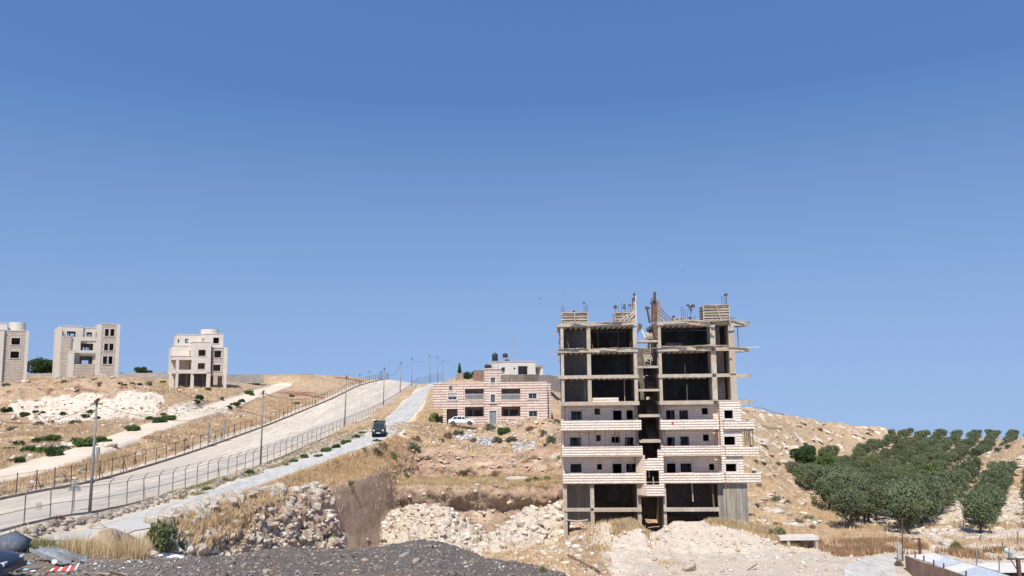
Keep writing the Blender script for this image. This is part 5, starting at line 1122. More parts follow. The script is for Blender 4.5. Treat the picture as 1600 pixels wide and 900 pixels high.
# ---------------------------------------------------------------- trees and shrubs
def leaf_mat(name, c1, c2, rough=.65):
    m, nt, b = nodes(name, rough, .2); N = NT(nt); oi = N.n('ShaderNodeObjectInfo')
    a = N.ramp(N.noise(N.coord(), 1.6, 4), [(.32, c1), (.68, c2)])
    a = N.mix(1.0, a, N.ramp(oi.outputs['Random'], [(0, .78), (1, 1.22)]), 'MULTIPLY'); N.l(a, b.inputs['Base Color'])
    tr = N.n('ShaderNodeBsdfTranslucent'); N.l(a, tr.inputs['Color']); mx = N.n('ShaderNodeMixShader'); mx.inputs[0].default_value = .22
    N.l(b.outputs[0], mx.inputs[1]); N.l(tr.outputs[0], mx.inputs[2]); N.l(mx.outputs[0], nt.nodes['Material Output'].inputs['Surface']); return m
ML = dict(olive=leaf_mat('olive_leaves', (.115, .14, .070), (.21, .235, .125)), bright=leaf_mat('bright_green_leaves', (.075, .125, .03), (.15, .21, .06)), dark=leaf_mat('dark_green_leaves', (.045, .085, .03), (.09, .14, .05)),
          grey=leaf_mat('grey_green_leaves', (.15, .16, .10), (.23, .235, .16)), dry=leaf_mat('dry_brown_twigs', (.20, .135, .09), (.32, .23, .16)), yell=leaf_mat('yellow_green_leaves', (.16, .185, .07), (.24, .26, .11)))
bark = mat_noisy('olive_bark', (.09, .07, .055), (.17, .14, .11), 4, .95, .03)
def crown_mesh(name, lobes, n, size, seed, mat, elong=2.2, shell=.55):
    """many small leaf faces spread through several lobes; lobes: (cx,cy,cz,rx,ry,rz)"""
    r = np.random.default_rng(seed); L = np.array(lobes, float); wgt = L[:, 3]*L[:, 4]*L[:, 5]; wgt = wgt**.8; k = r.choice(len(L), n, p=wgt/wgt.sum())
    d = r.normal(size=(n, 3)); d /= np.linalg.norm(d, axis=1)[:, None]; rad = shell+(1.08-shell)*r.random(n)**.7
    rad *= 1+.16*fbm(d[:, 0]*2.2+k, d[:, 1]*2.2, d[:, 2]*2.2, o=2, s=seed)
    C = L[k, :3]+d*rad[:, None]*L[k, 3:]
    keep = fbm(C[:, 0]*1.1, C[:, 1]*1.1, C[:, 2]*1.1, o=2, s=seed+5) > -.28; C = C[keep]; d = d[keep]; n = len(C)
    u = r.normal(size=(n, 3))+d*.6+np.array([0, 0, .5]); u /= np.linalg.norm(u, axis=1)[:, None]; v = np.cross(u, r.normal(size=(n, 3))); v /= np.linalg.norm(v, axis=1)[:, None]
    s = size*r.uniform(.6, 1.35, (n, 1)); a = u*s*elong/2; b = v*s/2
    V = np.stack([C-a, C+b-a*.1, C+a, C-b-a*.1], 1).reshape(-1, 3)
    return fast_mesh(name, V, np.arange(4*n).reshape(-1, 4), mat)
def lobes_for(seed, R, H0, H1, n):
    r = random.Random(seed); out = [(0, 0, (H0+H1)/2, R*.62, R*.62, (H1-H0)*.42)]
    for i in range(n):
        a = 2*math.pi*i/n+r.uniform(-.4, .4); q = r.uniform(.35, .68)*R; z = H0+(H1-H0)*r.uniform(.25, .8); s = r.uniform(.32, .5)
        out.append((q*math.cos(a), q*math.sin(a), z, R*s, R*s, (H1-H0)*s*.62))
    return out
def trunk_mb(seed, h, rad, R, limbs=5):
    r = random.Random(seed); mb = MB(); p = Vector((0, 0, -.3)); q = Vector((r.uniform(-.2, .2), r.uniform(-.2, .2), h)); mb.bar(p, q, rad*2.3, seg=8, r2=.7)
    for i in range(limbs):
        a = 2*math.pi*i/limbs+r.uniform(-.4, .4); m = q+Vector((math.cos(a)*R*.28, math.sin(a)*R*.28, h*.6)); e = q+Vector((math.cos(a)*R*.6, math.sin(a)*R*.6, h*1.5+r.uniform(-.2, .8)))
        mb.bar(q-Vector((0, 0, .15)), m, rad*1.2, seg=6, r2=.65); mb.bar(m, e, rad*.8, seg=5, r2=.35)
    return mb
PROTO = {}
def tree_proto(key, name, seed, R, H0, H1, n, leaf, mat, nl=7, trad=.17, lean=0):
    t = empty(name); link('trunk', new_mesh('trunk', *(lambda m: (m.v, m.f))(trunk_mb(seed, max(H0*1.1, .5), trad, R)), bark), t)
    link('crown', crown_mesh('crown', lobes_for(seed, R, H0, H1, nl), n, leaf, seed, ML[mat]), t)
    PROTO[key] = [t, False]; return t
def bush_proto(key, name, seed, R, H1, n, leaf, mat, nl=6):
    t = empty(name); r = random.Random(seed); lb = [(0, 0, H1*.42, R*.6, R*.6, H1*.5)]
    for i in range(nl): a = r.uniform(0, 6.28); q = r.uniform(.3, .7)*R; lb.append((q*math.cos(a), q*math.sin(a), H1*r.uniform(.2, .55), R*r.uniform(.3, .45), R*r.uniform(.3, .45), H1*r.uniform(.25, .45)))
    mb = MB()
    for i in range(5): a = r.uniform(0, 6.28); mb.bar((0, 0, -.1), (math.cos(a)*R*.5, math.sin(a)*R*.5, H1*.7), .06, seg=5, r2=.3)
    mb.build('stems', bark, t); link('foliage', crown_mesh('foliage', lb, n, leaf, seed, ML[mat], shell=.3), t); PROTO[key] = [t, False]; return t
for i in range(6): tree_proto('olive%d' % i, 'olive_tree', 400+i, 2.7, 1.0, 5.2, 5200, .15, 'olive', 8)
tree_proto('bright0', 'broadleaf_tree', 420, 3.2, .9, 5.6, 5200, .2, 'bright', 9); tree_proto('bright1', 'broadleaf_tree', 421, 3.4, .8, 5.4, 5200, .2, 'bright', 9)
tree_proto('yell0', 'broadleaf_tree', 422, 4.0, .8, 6.6, 6000, .17, 'yell', 10); tree_proto('dark0', 'broadleaf_tree', 423, 2.8, .8, 5.6, 5000, .2, 'dark', 8); tree_proto('pine0', 'pine_tree', 424, 3.6, .6, 4.6, 5200, .2, 'dark', 9)
tree_proto('grey0', 'broadleaf_tree', 425, 3.4, .8, 5.0, 4200, .17, 'grey', 9)
bush_proto('bg0', 'shrub', 430, 1.0, .95, 1700, .11, 'dark'); bush_proto('bg1', 'shrub', 431, 1.0, .8, 1700, .11, 'bright'); bush_proto('bg2', 'shrub', 432, 1.0, 1.2, 1500, .10, 'grey'); bush_proto('bd0', 'dry_bush', 433, 1.0, 1.0, 1300, .09, 'dry'); bush_proto('by0', 'shrub', 434, 1.0, 1.25, 1800, .09, 'yell')
def plant(key, loc, s=1.0, rz=None, label=None, cat='tree', group=None, sz=None):
    root, used = PROTO[key]; rz = rnd.uniform(0, 6.28) if rz is None else rz
    o = root if not used else copy_tree(root); PROTO[key][1] = True
    o.location = loc; o.rotation_euler = (0, 0, rz); o.scale = (s, s, s if sz is None else sz)
    if 'group' in o and group is None: del o['group']
    tag(o, label, cat, group); return o
# force child lists to be cached before any copy
for k in list(PROTO): KID[PROTO[k][0].name] = [c for c in bpy.data.objects if c.parent == PROTO[k][0]]
# olive grove: rows running up and to the right
GR = [w3(1303, 838, 97)[:2], w3(1306, 812, 118)[:2], w3(1300, 786, 142)[:2], w3(1258, 768, 168)[:2], w3(1230, 754, 192)[:2], w3(1230, 745, 208)[:2], w3(1262, 735, 226)[:2], w3(1300, 722, 250)[:2], w3(1345, 706, 288)[:2], w3(1386, 690, 345)[:2], w3(1400, 685, 372)[:2], w3(1760, 685, 372)[:2], w3(1760, 838, 96)[:2]]
dv = np.array([.54, .84]); dv /= np.linalg.norm(dv); pv = np.array([dv[1], -dv[0]]); o0 = np.array(w3(1528, 832, 98)[:2])
rnd = random.Random(5); spots = []; CXH = P(1628, 712, 205).x
for a in range(-34, 34):
    for b in range(-1, 70):
        q = o0+pv*(a*6.6+0.5*(a > 0)-0.7*(a < 0))+dv*b*5.2+np.array([rnd.uniform(-.6, .6), rnd.uniform(-.6, .6)])*(1 if b < 18 else 1.7)
        x, y = q
        if y < 96 or y > 370: continue
        if poly_sd(np.array(x), np.array(y), GR) < -1.0: continue
        px = 800+x/y*FPX
        if px > 1625 or px < 1200 or ground(x, y) > GZ_(y)+2.2: continue
        if math.hypot((x-CXH)/1.0, (y-205)/1.5) < 15.5: continue
        if y > 118 and rnd.random() < .05: continue
        spots.append((px, x, y, a, b))
# infill among the crowded near rows on the left
for i in range(26):
    px = rnd.uniform(1325, 1440); Y = rnd.uniform(100, 165); x = P(px, 800, Y).x
    if min(math.hypot(x-s[1], Y-s[2]) for s in spots) > 2.6: spots.append((px, x, Y, 0, 0))
spots.sort(key=lambda s: s[2]); FAR = spots[286:]; spots = spots[:286]; print('SPOTS', len(spots), len(FAR), FAR[0][2] if FAR else 0)
SPEC = [((1310, 772), 'bright0', 1.0, 'rounded bright green tree at the left side of the grove'), ((1256, 752), 'dark0', 1.0, 'dark green tree at the leftmost tip of the grove'), ((1264, 731), 'dark0', .85, 'small dark pointed tree behind the leftmost tip of the grove'),
        ((1284, 750), 'bright0', .9, 'low bright green tree right of the dark tree at the tip of the grove'), ((1361, 740), 'yell0', .85, 'large pale yellow-green tree standing out in the middle of the grove'), ((1444, 762), 'bright1', .95, 'bright green tree in the centre-right of the grove'), ((1415, 768), 'yell0', .75, 'yellow-green tree left of the bright green one in the grove')]
sp_w = []
for (px, py), key, s, lb in SPEC:
    Y = grove_depth(py); x = P(px, py, Y).x; plant(key, (x, Y, ground(x, Y)-.1), s*1.15, None, lb, 'tree'); sp_w.append((x, Y, 3.2))
NUMS = 'one two three four five six seven eight nine ten eleven twelve thirteen fourteen fifteen sixteen seventeen eighteen'.split(); FRONT = []
spots.sort(key=lambda s: (s[2] >= 103, s[0] if s[2] < 103 else s[2]))
for (px, x, y, a, b) in spots:
    if any(math.hypot(x-q[0], y-q[1]) < q[2] for q in sp_w): continue
    near = y < 170; s = rnd.uniform(.8, 1.06)*(1.1 if px < 1465 and near else 1.0)*(1.0 if near else .86 if y > 200 else .95)
    key = 'olive%d' % rnd.randrange(6)
    band = 'front part' if y < 118 else 'middle' if y < 215 else 'far part'
    side = 'left' if px < 1400 else 'middle' if px < 1500 else 'right'
    if y < 103: lbl = 'olive tree on the front edge of the grove, number %s from its left end' % NUMS[len(FRONT)]; FRONT.append(px)
    else: lbl = 'grey-green olive tree in the %s of the grove, %s side' % (band, side)
    plant(key, (x, y, ground(x, y)-.1), s, None, lbl, 'olive tree', 'olive trees in the %s of the grove' % band)
if FAR:
    src = [np.array([v.co[:] for v in [c for c in KID[PROTO['olive%d' % i][0].name] if c.name.startswith('crown')][0].data.vertices]).reshape(-1, 4, 3) for i in range(3)]; VV = []
    for i, (px, x, y, a, b) in enumerate(FAR):
        q = src[i % 3]; q = q[i % 5::5]; c = q.mean(1, keepdims=True); q = c+(q-c)*2.1; th = rnd.uniform(0, 6.28); co, si = math.cos(th), math.sin(th); s = rnd.uniform(.66, .86)
        VV.append(np.stack([(q[..., 0]*co-q[..., 1]*si)*s+x, (q[..., 0]*si+q[..., 1]*co)*s+y, q[..., 2]*s+ground(x, y)-.1], -1))
    VV = np.concatenate(VV).reshape(-1, 3); tag(link('distant_olive_grove', fast_mesh('distant_olive_grove', VV, np.arange(len(VV)).reshape(-1, 4), ML['olive'])), 'far rows of olive trees merging together on the skyline', kind='stuff')
# shrubs: (px, py of the base, width px, kind, label, group)
gl = 'green shrubs on the left hillside'
SH = [(30, 697, 22, 'bg0', gl), (16, 704, 18, 'bg1', gl), (60, 692, 26, 'bg0', gl), (78, 690, 28, 'bg1', gl), (48, 708, 30, 'bg0', gl), (68, 707, 30, 'bg1', gl), (84, 712, 34, 'bg0', gl), (97, 706, 24, 'bg0', gl), (118, 696, 32, 'bg0', gl), (132, 697, 34, 'bg1', gl), (143, 692, 24, 'bg0', gl), (158, 690, 22, 'bg0', gl), (167, 690, 14, 'bg1', gl), (31, 722, 20, 'bg0', gl), (12, 722, 14, 'bg1', gl),
      (37, 650, 18, 'bg0', gl), (10, 643, 20, 'bg0', gl), (55, 645, 12, 'bg0', gl), (66, 646, 10, 'bg0', gl), (99, 648, 14, 'bg0', gl), (134, 653, 16, 'bg0', gl), (140, 645, 14, 'bg1', gl), (151, 655, 12, 'bg0', gl), (208, 673, 22, 'bg1', gl), (200, 670, 16, 'bg0', gl), (236, 656, 18, 'bg0', gl), (248, 660, 26, 'bg0', gl), (264, 656, 22, 'bg1', gl), (256, 650, 14, 'bg0', gl), (310, 624, 17, 'bg0', gl), (306, 630, 14, 'bg0', gl), (346, 624, 10, 'bg0', gl),
      (358, 638, 14, 'bg0', gl), (368, 634, 16, 'bg1', gl), (377, 628, 14, 'bg0', gl), (387, 616, 16, 'bg1', gl), (394, 618, 10, 'bg0', gl), (326, 600+10, 12, 'bg0', gl)]
gr = 'grey-green shrubs around the villas'
SH += [(10, 603, 13, 'bg2', gr), (156, 602, 12, 'bg2', gr), (99, 598, 10, 'bg2', gr), (102, 598, 10, 'bg1', gr), (207, 601, 9, 'bg2', gr), (218, 601, 9, 'bg1', gr), (232, 601, 12, 'bg2', gr), (188, 601, 9, 'bg0', gr), (194, 603, 9, 'bg1', gr), (254, 598, 10, 'bg1', gr), (400, 601, 12, 'bg1', gr), (20, 672, 16, 'bg2', gr), (118, 662, 18, 'bg2', gr), (60, 665, 16, 'bd0', gr), (80, 662, 14, 'bd0', gr)]
gv = 'small green shrubs between the fence and the narrow road'
SH += [(510, 706, 18, 'bg1', gv), (525, 700, 18, 'bg0', gv), (497, 714, 14, 'bg1', gv), (476, 716, 16, 'bg0', gv), (459, 722, 14, 'bg1', gv), (540, 693, 16, 'bg1', gv), (556, 684, 16, 'bg0', gv), (566, 678, 14, 'bg1', gv), (391, 742, 18, 'bg0', gv), (350, 752, 16, 'bg2', gv), (322, 766, 16, 'bg1', gv), (448, 728, 10, 'bd0', gv), (455, 620, 10, 'bg0', gv), (462, 632, 12, 'bg1', gv), (590, 682+8, 14, 'bg1', gv)]
gt = 'bushes on the slope below the pink house'
SH += [(762, 672, 22, 'bg2', gt), (800, 690, 18, 'bg2', gt), (828, 672, 14, 'bd0', gt), (700, 684, 20, 'bd0', gt), (716, 680, 18, 'bg2', gt), (740, 690, 14, 'bd0', gt), (775, 690, 18, 'bg2', gt), (845, 680, 18, 'bg2', gt), (858, 690, 20, 'bg2', gt), (650, 690, 20, 'bd0', gt), (640, 700, 22, 'bg2', gt), (655, 708, 16, 'bg2', gt), (690, 690, 14, 'bd0', gt), (870, 660, 14, 'bd0', gt), (735, 745, 22, 'bd0', gt), (722, 742, 18, 'bg2', gt), (775, 745, 18, 'bd0', gt), (632, 748, 16, 'by0', gt), (825, 756, 14, 'by0', gt), (838, 752, 18, 'bg1', gt), (855, 752, 16, 'by0', gt)]
ggg = 'dry bushes and weeds at the pit edge and bank'
SH += [(587, 712, 26, 'bd0', ggg), (596, 702, 22, 'bd0', ggg), (612, 716, 18, 'by0', ggg), (570, 706, 16, 'bg2', ggg), (546, 760, 14, 'bg2', ggg), (462, 810, 18, 'by0', ggg), (478, 790, 14, 'by0', ggg), (397, 845, 18, 'bg2', ggg), (466, 848, 26, 'bg2', ggg), (516, 848, 20, 'by0', ggg), (330, 850, 20, 'bd0', ggg), (370, 858, 26, 'bd0', ggg), (458, 782, 16, 'bg2', ggg), (90, 815, 24, 'bd0', ggg), (82, 822, 16, 'bd0', ggg), (575, 850, 14, 'bd0', ggg), (600, 846, 14, 'bd0', ggg)]
ghh = 'low scrub on the grassy hill and by the grove'
SH += [(1182, 792, 12, 'bg2', ghh), (1212, 782, 16, 'bg2', ghh), (1230, 786, 12, 'bg2', ghh), (1262, 812, 18, 'bg2', ghh), (1218, 838, 26, 'by0', ghh), (1238, 846, 24, 'bg1', ghh), (1205, 835, 20, 'bd0', ghh), (1248, 816, 16, 'bd0', ghh), (1270, 826, 16, 'bd0', ghh), (1215, 822, 18, 'bd0', ghh), (1180, 722, 10, 'bg2', ghh), (1214, 727, 12, 'bg2', ghh), (1185, 760, 12, 'bg2', ghh), (1560, 705, 16, 'bg2', ghh), (1575, 700, 12, 'bg2', ghh), (1175, 806, 12, 'bd0', ghh)]
GLAB = {gl: 'green shrub on the stony slope left of the dirt track', gr: 'grey-green shrub near the foot of the villas', gv: 'small shrub on the stony verge between the fence and the narrow road', gt: 'scrubby bush on the slope or ledge between the pink house and the pit', ggg: 'dry bush growing along the pit edge and boulder bank', ghh: 'low scrub bush on the dry ground between the unfinished block and the grove'}
rnd = random.Random(9)
for (px, py, wpx, key, g) in SH:
    p = on_ground(px, py, 42, 250); s = wpx*p.y/FPX/1.85
    plant(key, p-Vector((0, 0, .08)), s, None, GLAB[g], 'shrub', g, sz=s*rnd.uniform(.75, 1.0))
for (px, py, wpx, key, lb, szf) in ((266, 862, 56, 'bg2', 'large grey-green bush in front of the boulder bank, right half', 1.5), (248, 860, 42, 'by0', 'tall olive-green bush at the left end of the boulder bank', 1.7), (679, 660, 22, 'by0', 'round olive-green bush at the left corner of the pink house', 1.1), (786, 678, 20, 'bg1', 'bright green bush below the grey door of the pink house', 1.2),
                                (1494, 862, 22, 'by0', 'green bush behind the far end of the shed roofs', 1.2), (1503, 864, 20, 'bg2', 'grey-green bush just behind the first shed roof', 1.0), (805, 592, 14, 'bg1', 'dark green shrub in front of the cream ridge house', 1.0), (830, 590, 13, 'bg0', 'round green shrub by the brown entrance of the cream ridge house', 1.2), (868, 598, 16, 'bg0', 'dark shrub on the ridge just left of the unfinished block', 1.0),
                                (848, 895, 14, 'by0', 'small bright weed at the right end of the foreground rubble', 1.3), (1405, 885, 14, 'bd0', 'dry brown bush at the foot of the rusty pole', 1.6)):
    p = on_ground(px, py, 30, 250); s = wpx*p.y/FPX/1.85; plant(key, p-Vector((0, 0, .08)), s, None, lb, 'bush', None, sz=s*szf)
for (px, py, Y, s, key, lb) in ((66, 588, 235, 1.35, 'pine0', 'broad dark pine behind the wall left of the middle villa'), (76, 590, 238, 1.1, 'pine0', 'smaller pine touching the left wall of the middle villa'), (219, 590, 260, .75, 'dark0', 'small round tree on the skyline between the villas'), (232, 590, 262, .55, 'dark0', 'tiny tree right of the round skyline tree'), (255, 592, 265, .5, 'dark0', 'tiny tree left of the drum-roofed villa'), (186, 590, 262, .5, 'pine0', 'tiny tree right of the middle villa')):
    x = P(px, py, Y).x; plant(key, (x, Y, P(px, py, Y).z-.6), s, None, lb, 'tree')
# cypress
p = P(718, 586, 188); t = empty('cypress_tree', p); tag(t, 'slim dark cypress at the top of the narrow road', 'cypress')
link('crown', crown_mesh('crown', [(0, 0, .8, .45, .45, .9), (0, 0, 1.6, .32, .32, .8), (0, 0, 2.3, .18, .18, .6)], 1500, .1, 5, ML['dark']), t); MB().bar((0, 0, -.8), (0, 0, 1.5), .15, seg=6, r2=.5).build('trunk', bark, t)
for (px, w_) in ((731, 2.2), (746, 2.6)):
    p = P(px, 587, 186); plant('bg0', (p.x, p.y, p.z-.4), w_*.7, None, 'dark hedge on the wall top, %s' % ('left part beside the cypress' if px < 740 else 'right part above the brown shed wall'), 'hedge')
# protos never used are removed
for k, (t, u) in PROTO.items():
    if not u:
        for c in [c for c in bpy.data.objects if c.parent == t]: bpy.data.objects.remove(c)
        bpy.data.objects.remove(t)
# ---------------------------------------------------------------- security fences
def mesh_mat(name, col, pitch, wire):
    """woven wire: thin diagonal wires, the holes between them are open"""
    m, nt, b = nodes(name, .5, .3); N = NT(nt); sp = N.n('ShaderNodeSeparateXYZ'); N.l(N.coord(), sp.inputs[0])
    u = N.math('DIVIDE', N.math('ADD', sp.outputs[1], sp.outputs[2]), pitch); v = N.math('DIVIDE', N.math('SUBTRACT', sp.outputs[1], sp.outputs[2]), pitch)
    a = N.math('LESS_THAN', N.math('FRACT', u), wire); c = N.math('LESS_THAN', N.math('FRACT', v), wire); f = N.math('MAXIMUM', a, c)
    tr = N.n('ShaderNodeBsdfTransparent'); mx = N.n('ShaderNodeMixShader'); N.l(f, mx.inputs[0]); N.l(tr.outputs[0], mx.inputs[1]); N.l(b.outputs[0], mx.inputs[2])
    N.l(mx.outputs[0], nt.nodes['Material Output'].inputs['Surface']); b.inputs['Base Color'].default_value = (*col, 1); return m
M['galv'] = mat_noisy('weathered_galvanised_post', (.20, .19, .175), (.30, .285, .26), 3, .7, 0)
M['rustpost'] = mat_noisy('rusty_brown_post', (.10, .055, .04), (.18, .10, .07), 3, .85, 0)
M['wire'] = mesh_mat('woven_wire', (.22, .21, .19), .12, .07); M['wire2'] = mesh_mat('rusty_woven_wire', (.16, .11, .085), .12, .035)
def fence(name, label, xf, y0, y1, step, h, kind, braces, post_mat, wire_mat, line):
    root = empty(name, (0, 0, 0)); tag(root, label, 'fence')
    ys = []; y = y0
    while y <= y1: ys.append(y); y += step
    pts = [(float(prof(line, q)[1])+xf, q, float(prof(line, q)[0])) for q in ys]
    proto = None
    mb = MB()
    if kind == 'bent':
        mb.bar((0, 0, -.3), (0, 0, h*.86), .085, seg=6); mb.bar((0, 0, h*.85), (.17, 0, h*.97), .075, seg=6); mb.bar((.16, 0, h*.96), (.42, 0, h*1.06), .065, seg=6)
    else: mb.box(-.035, .035, -.035, .035, -.3, h)
    pm = new_mesh('post', mb.v, mb.f, post_mat); rnd_ = random.Random(3)
    for i, p in enumerate(pts[:98]):
        o = link('post', pm, root, p); o.rotation_euler = (rnd_.uniform(-.02, .02), rnd_.uniform(-.02, .02), 0)
    bm_ = MB(); bm_.bar((0, 0, h*.7), (.05, -1.0, 0), .07, seg=5); bm_.bar((0, 0, h*.7), (-.05, 1.0, 0), .07, seg=5); bme = new_mesh('brace', bm_.v, bm_.f, post_mat)
    b1 = MB(); b1.bar((0, 0, h*.62), (.5, -.7, -.05), .075, seg=5); b1e = new_mesh('brace', b1.v, b1.f, post_mat)
    for i in braces:
        if i < len(pts): link('brace', b1e if kind == 'bent' else bme, root, pts[i])
    V = []; Fc = []
    for i, p in enumerate(pts): V += [(p[0]+.05, p[1], p[2]+.02), (p[0]+.05, p[1], p[2]+h*.97)]
    if kind == 'bent':
        V = []; 
        for p in pts: V += [(p[0]+.06, p[1], p[2]+.02), (p[0]+.06, p[1], p[2]+h*.85)]
    for i in range(len(pts)-1): Fc.append((2*i, 2*i+2, 2*i+3, 2*i+1))
    link('wire_mesh', new_mesh('wire_mesh', V, Fc, wire_mat), root)
    def run(z, t, nm, mat, dx=0.0, ht=None):
        m = MB()
        for a, b in zip(pts[:-1], pts[1:]): m.bar((a[0]+dx, a[1], a[2]+z), (b[0]+dx, b[1], b[2]+z), t, ht)
        m.build(nm, mat, root)
    if kind == 'bent': run(h*.42, .035, 'tension_wire', post_mat); run(h*.85, .035, 'tension_wire', post_mat); run(h*1.05, .02, 'barbed_wire', post_mat, .41); run(h*.96, .02, 'barbed_wire', post_mat, .2); run(.0, .16, 'footing', M['conc_d'], 0, .14)
    else: run(h*.93, .025, 'tension_wire', post_mat); run(h*.5, .02, 'tension_wire', post_mat); run(.06, .30, 'footing', M['foot'], .25, .36)
    return root, pts
M['foot'] = mat_noisy('brown_earth_kerb', (.20, .15, .115), (.32, .25, .19), 1.0, .95, .03)
FR, NP = fence('security_fence', 'galvanised mesh fence with bent-top posts on the near side of the wide patrol road', 0.0, 50.2, 276, 2.95, 2.3, 'bent', (0, 7, 13, 23, 32, 41, 50, 60), M['galv'], M['wire'], NEARF)
FL2, FP = fence('rusty_post_fence', 'wire fence on straight rusty brown posts on the far side of the wide patrol road', 0.0, 66.0, 296, 2.93, 2.15, 'straight', (4, 8, 10, 11, 20, 21, 23, 33, 42, 52, 61), M['rustpost'], M['wire2'], FARF)
# the short run of fence beyond the crest
root = empty('crest_fence', (0, 0, 0)); tag(root, 'short run of mesh fence on the crest between the patrol road and the narrow road', 'fence')
cp = [w3(t, 0, 1) for t in ()]; cp = []
for i in range(11):
    t = i/10; px = 652+37*t; Y = 276+24*t; py = 600.5-8.5*t; cp.append(w3(px, py, Y))
pm = MB(); pm.bar((0, 0, -.6), (0, 0, 2.3), .1, seg=6); pme = new_mesh('post', pm.v, pm.f, M['galv'])
for p in cp: link('post', pme, root, p)
V = []; 
for p in cp: V += [(p[0], p[1]-.06, p[2]-.3), (p[0], p[1]-.06, p[2]+2.2)]
link('wire_mesh', new_mesh('wire_mesh', V, [(2*i, 2*i+2, 2*i+3, 2*i+1) for i in range(len(cp)-1)], M['wire']), root)
# ---------------------------------------------------------------- poles and cables
def pole(px0, py0, px1, py1, Y, label, w_=.20, mat='galv', name='utility_pole', cat='utility pole', arm=False, group='poles along the security fence', zoff=0):
    a = P(px0, py0, Y); b = P(px1, py1, Y); a.z = min(a.z, ground(a.x, a.y)) if abs(a.z-ground(a.x, a.y)) < 4 else a.z
    t = empty(name, a); tag(t, label, cat, group); mb = MB(); mb.bar((0, 0, -.5), b-a, w_*1.25, seg=8, r2=.62); mb.build('shaft', M[mat], t, True)
    d = b-a; m2 = MB(); m2.bar(d+Vector((-.45, 0, -.25)), d+Vector((.45, 0, -.25)), .09); m2.bar(d+Vector((.0, -.3, -.1)), d+Vector((0, .25, .12)), .16); m2.build('cross_arm', M['rustpost'], t)
    return b
tp = [pole(140, 800, 151.5, 626, 61.8, 'tall grey pole at the fence nearest the left edge, beside the triangular sign'), pole(407, 727, 411.5, 612, 103, 'tall grey pole at the fence, second from the left edge'),
      pole(538, 672, 541.5, 588, 155, 'tall pole at the fence left of the dark jeep', .24), pole(599, 629, 600.5, 575, 202, 'tall pole at the fence above the dark jeep', .24),
      pole(625, 615, 626.5, 566, 236, 'tall pole at the fence right of the jeep, below the crest', .24), pole(643, 604, 643.5, 559, 262, 'pole on the crest where the two fences meet', .22),
      pole(672, 596, 671.5, 555, 292, 'taller pole on the crest fence, left one of the close pair', .22), pole(684, 594, 683.5, 557, 298, 'pole on the crest fence, right one of the close pair', .22), pole(692, 592, 692, 563, 305, 'faint short pole on the crest above the narrow road', .2)]
for i, (px, pb, pt) in enumerate(((562, 603, 585), (577, 599, 580), (593.5, 597, 581), (596, 596, 580))):
    pole(px, pb, px+.3, pt, 246+i*13, ('short pole rising from the rusty fence, first below the crest', 'short pole rising from the rusty fence, second below the crest', 'short pole on the rusty fence at the crest, left of a pair', 'short pole on the rusty fence at the crest, right of a pair')[i], .2, group='short poles on the rusty fence')
cables = [((-60, 636), tp[0], 55, 1.2), (tp[0], tp[1], None, 2.3), (tp[1], tp[2], None, 2.2), (tp[2], tp[3], None, 3.6), (tp[3], tp[4], None, 2.6), (tp[4], tp[5], None, 2.0), (tp[5], tp[6], None, 1.8), (tp[6], tp[7], None, .6), (tp[7], tp[8], None, 1.3), (tp[8], P(770, 590, 330), None, .8)]
CL = ('from the left edge to the tall pole by the triangular sign', 'between the first and second tall poles from the left', 'between the second tall pole and the pole left of the jeep', 'drooping between the two poles above the jeep', 'between the pole above the jeep and the next one uphill', 'leading up to the pole where the fences meet', 'across the sky to the taller crest pole', 'between the close pair of crest poles', 'down to the faint short crest pole', 'from the last crest pole behind the cypress')
M['cable'] = mat_noisy('black_cable', (.03, .03, .03), (.05, .05, .05), 2, .6, 0)
for i, (a, b, Y, sag) in enumerate(cables):
    if not isinstance(a, Vector): a = P(a[0], a[1], Y)
    m = MB(); pts = [a.lerp(b, t)-Vector((0, 0, 4*sag*t*(1-t)+.2)) for t in np.linspace(0, 1, 17)]
    for u, v in zip(pts[:-1], pts[1:]): m.bar(u, v, .032 if i < 2 else .05, seg=5)
    tag(m.build('power_cable', M['cable']), 'black cable '+CL[i], 'cable', 'cables strung along the security fence')
# sensor posts by the rusty fence
for px, pb, pt, Y, lb in ((152, 727, 699, 88.5, 'squat grey sensor post behind the rusty fence, left of the triangular sign'), (325, 702, 660, 121, 'grey sensor post on the rusty fence, left one of the two close together'), (350, 694, 656, 127.5, 'grey sensor post on the rusty fence, right one of the two close together')):
    a, b = P(px, pb, Y), P(px, pt, Y); t = empty('sensor_post', a); tag(t, lb, 'post', 'sensor posts at the rusty fence'); h = (b-a).z
    MB().bar((0, 0, -.3), (0, 0, h), .16, seg=8).build('shaft', M['galv'], t); MB().box(-.16, .16, -.14, .14, h*.62, h).build('sensor_housing', M['steel'], t); MB().box(-.75, -.16, -.03, .03, h*.55, h*.6).build('bracket', M['steel'], t)
def sign(px, pb, pt, Y, shape, label, cat='road sign'):
    a, b = P(px, pb, Y), P(px, pt, Y); t = empty('road_sign', a); tag(t, label, cat); h = (b-a).z
    MB().bar((0, 0, -.3), (0, 0, h*.98), .07, seg=6).build('post', M['galv'], t); m = MB()
    if shape == 'tri': r = .52; m.prism_y([(-r, h-.95), (r, h-.95), (0, h)], -.02, .02)
    else: m.prism_y([(.28*math.cos(i*math.pi/8), h-.28+.28*math.sin(i*math.pi/8)) for i in range(16)], -.02, .02)
    m.build('sign_plate', M['steel'] if shape == 'tri' else mat_noisy('yellowed_sign', (.5, .42, .25), (.6, .5, .3)), t)
sign(115, 800, 748, 63.6, 'tri', 'grey back of a triangular road sign standing inside the security fence'); sign(603.5, 626, 610, 215, 'round', 'small round yellowish sign on the patrol road above the jeep')
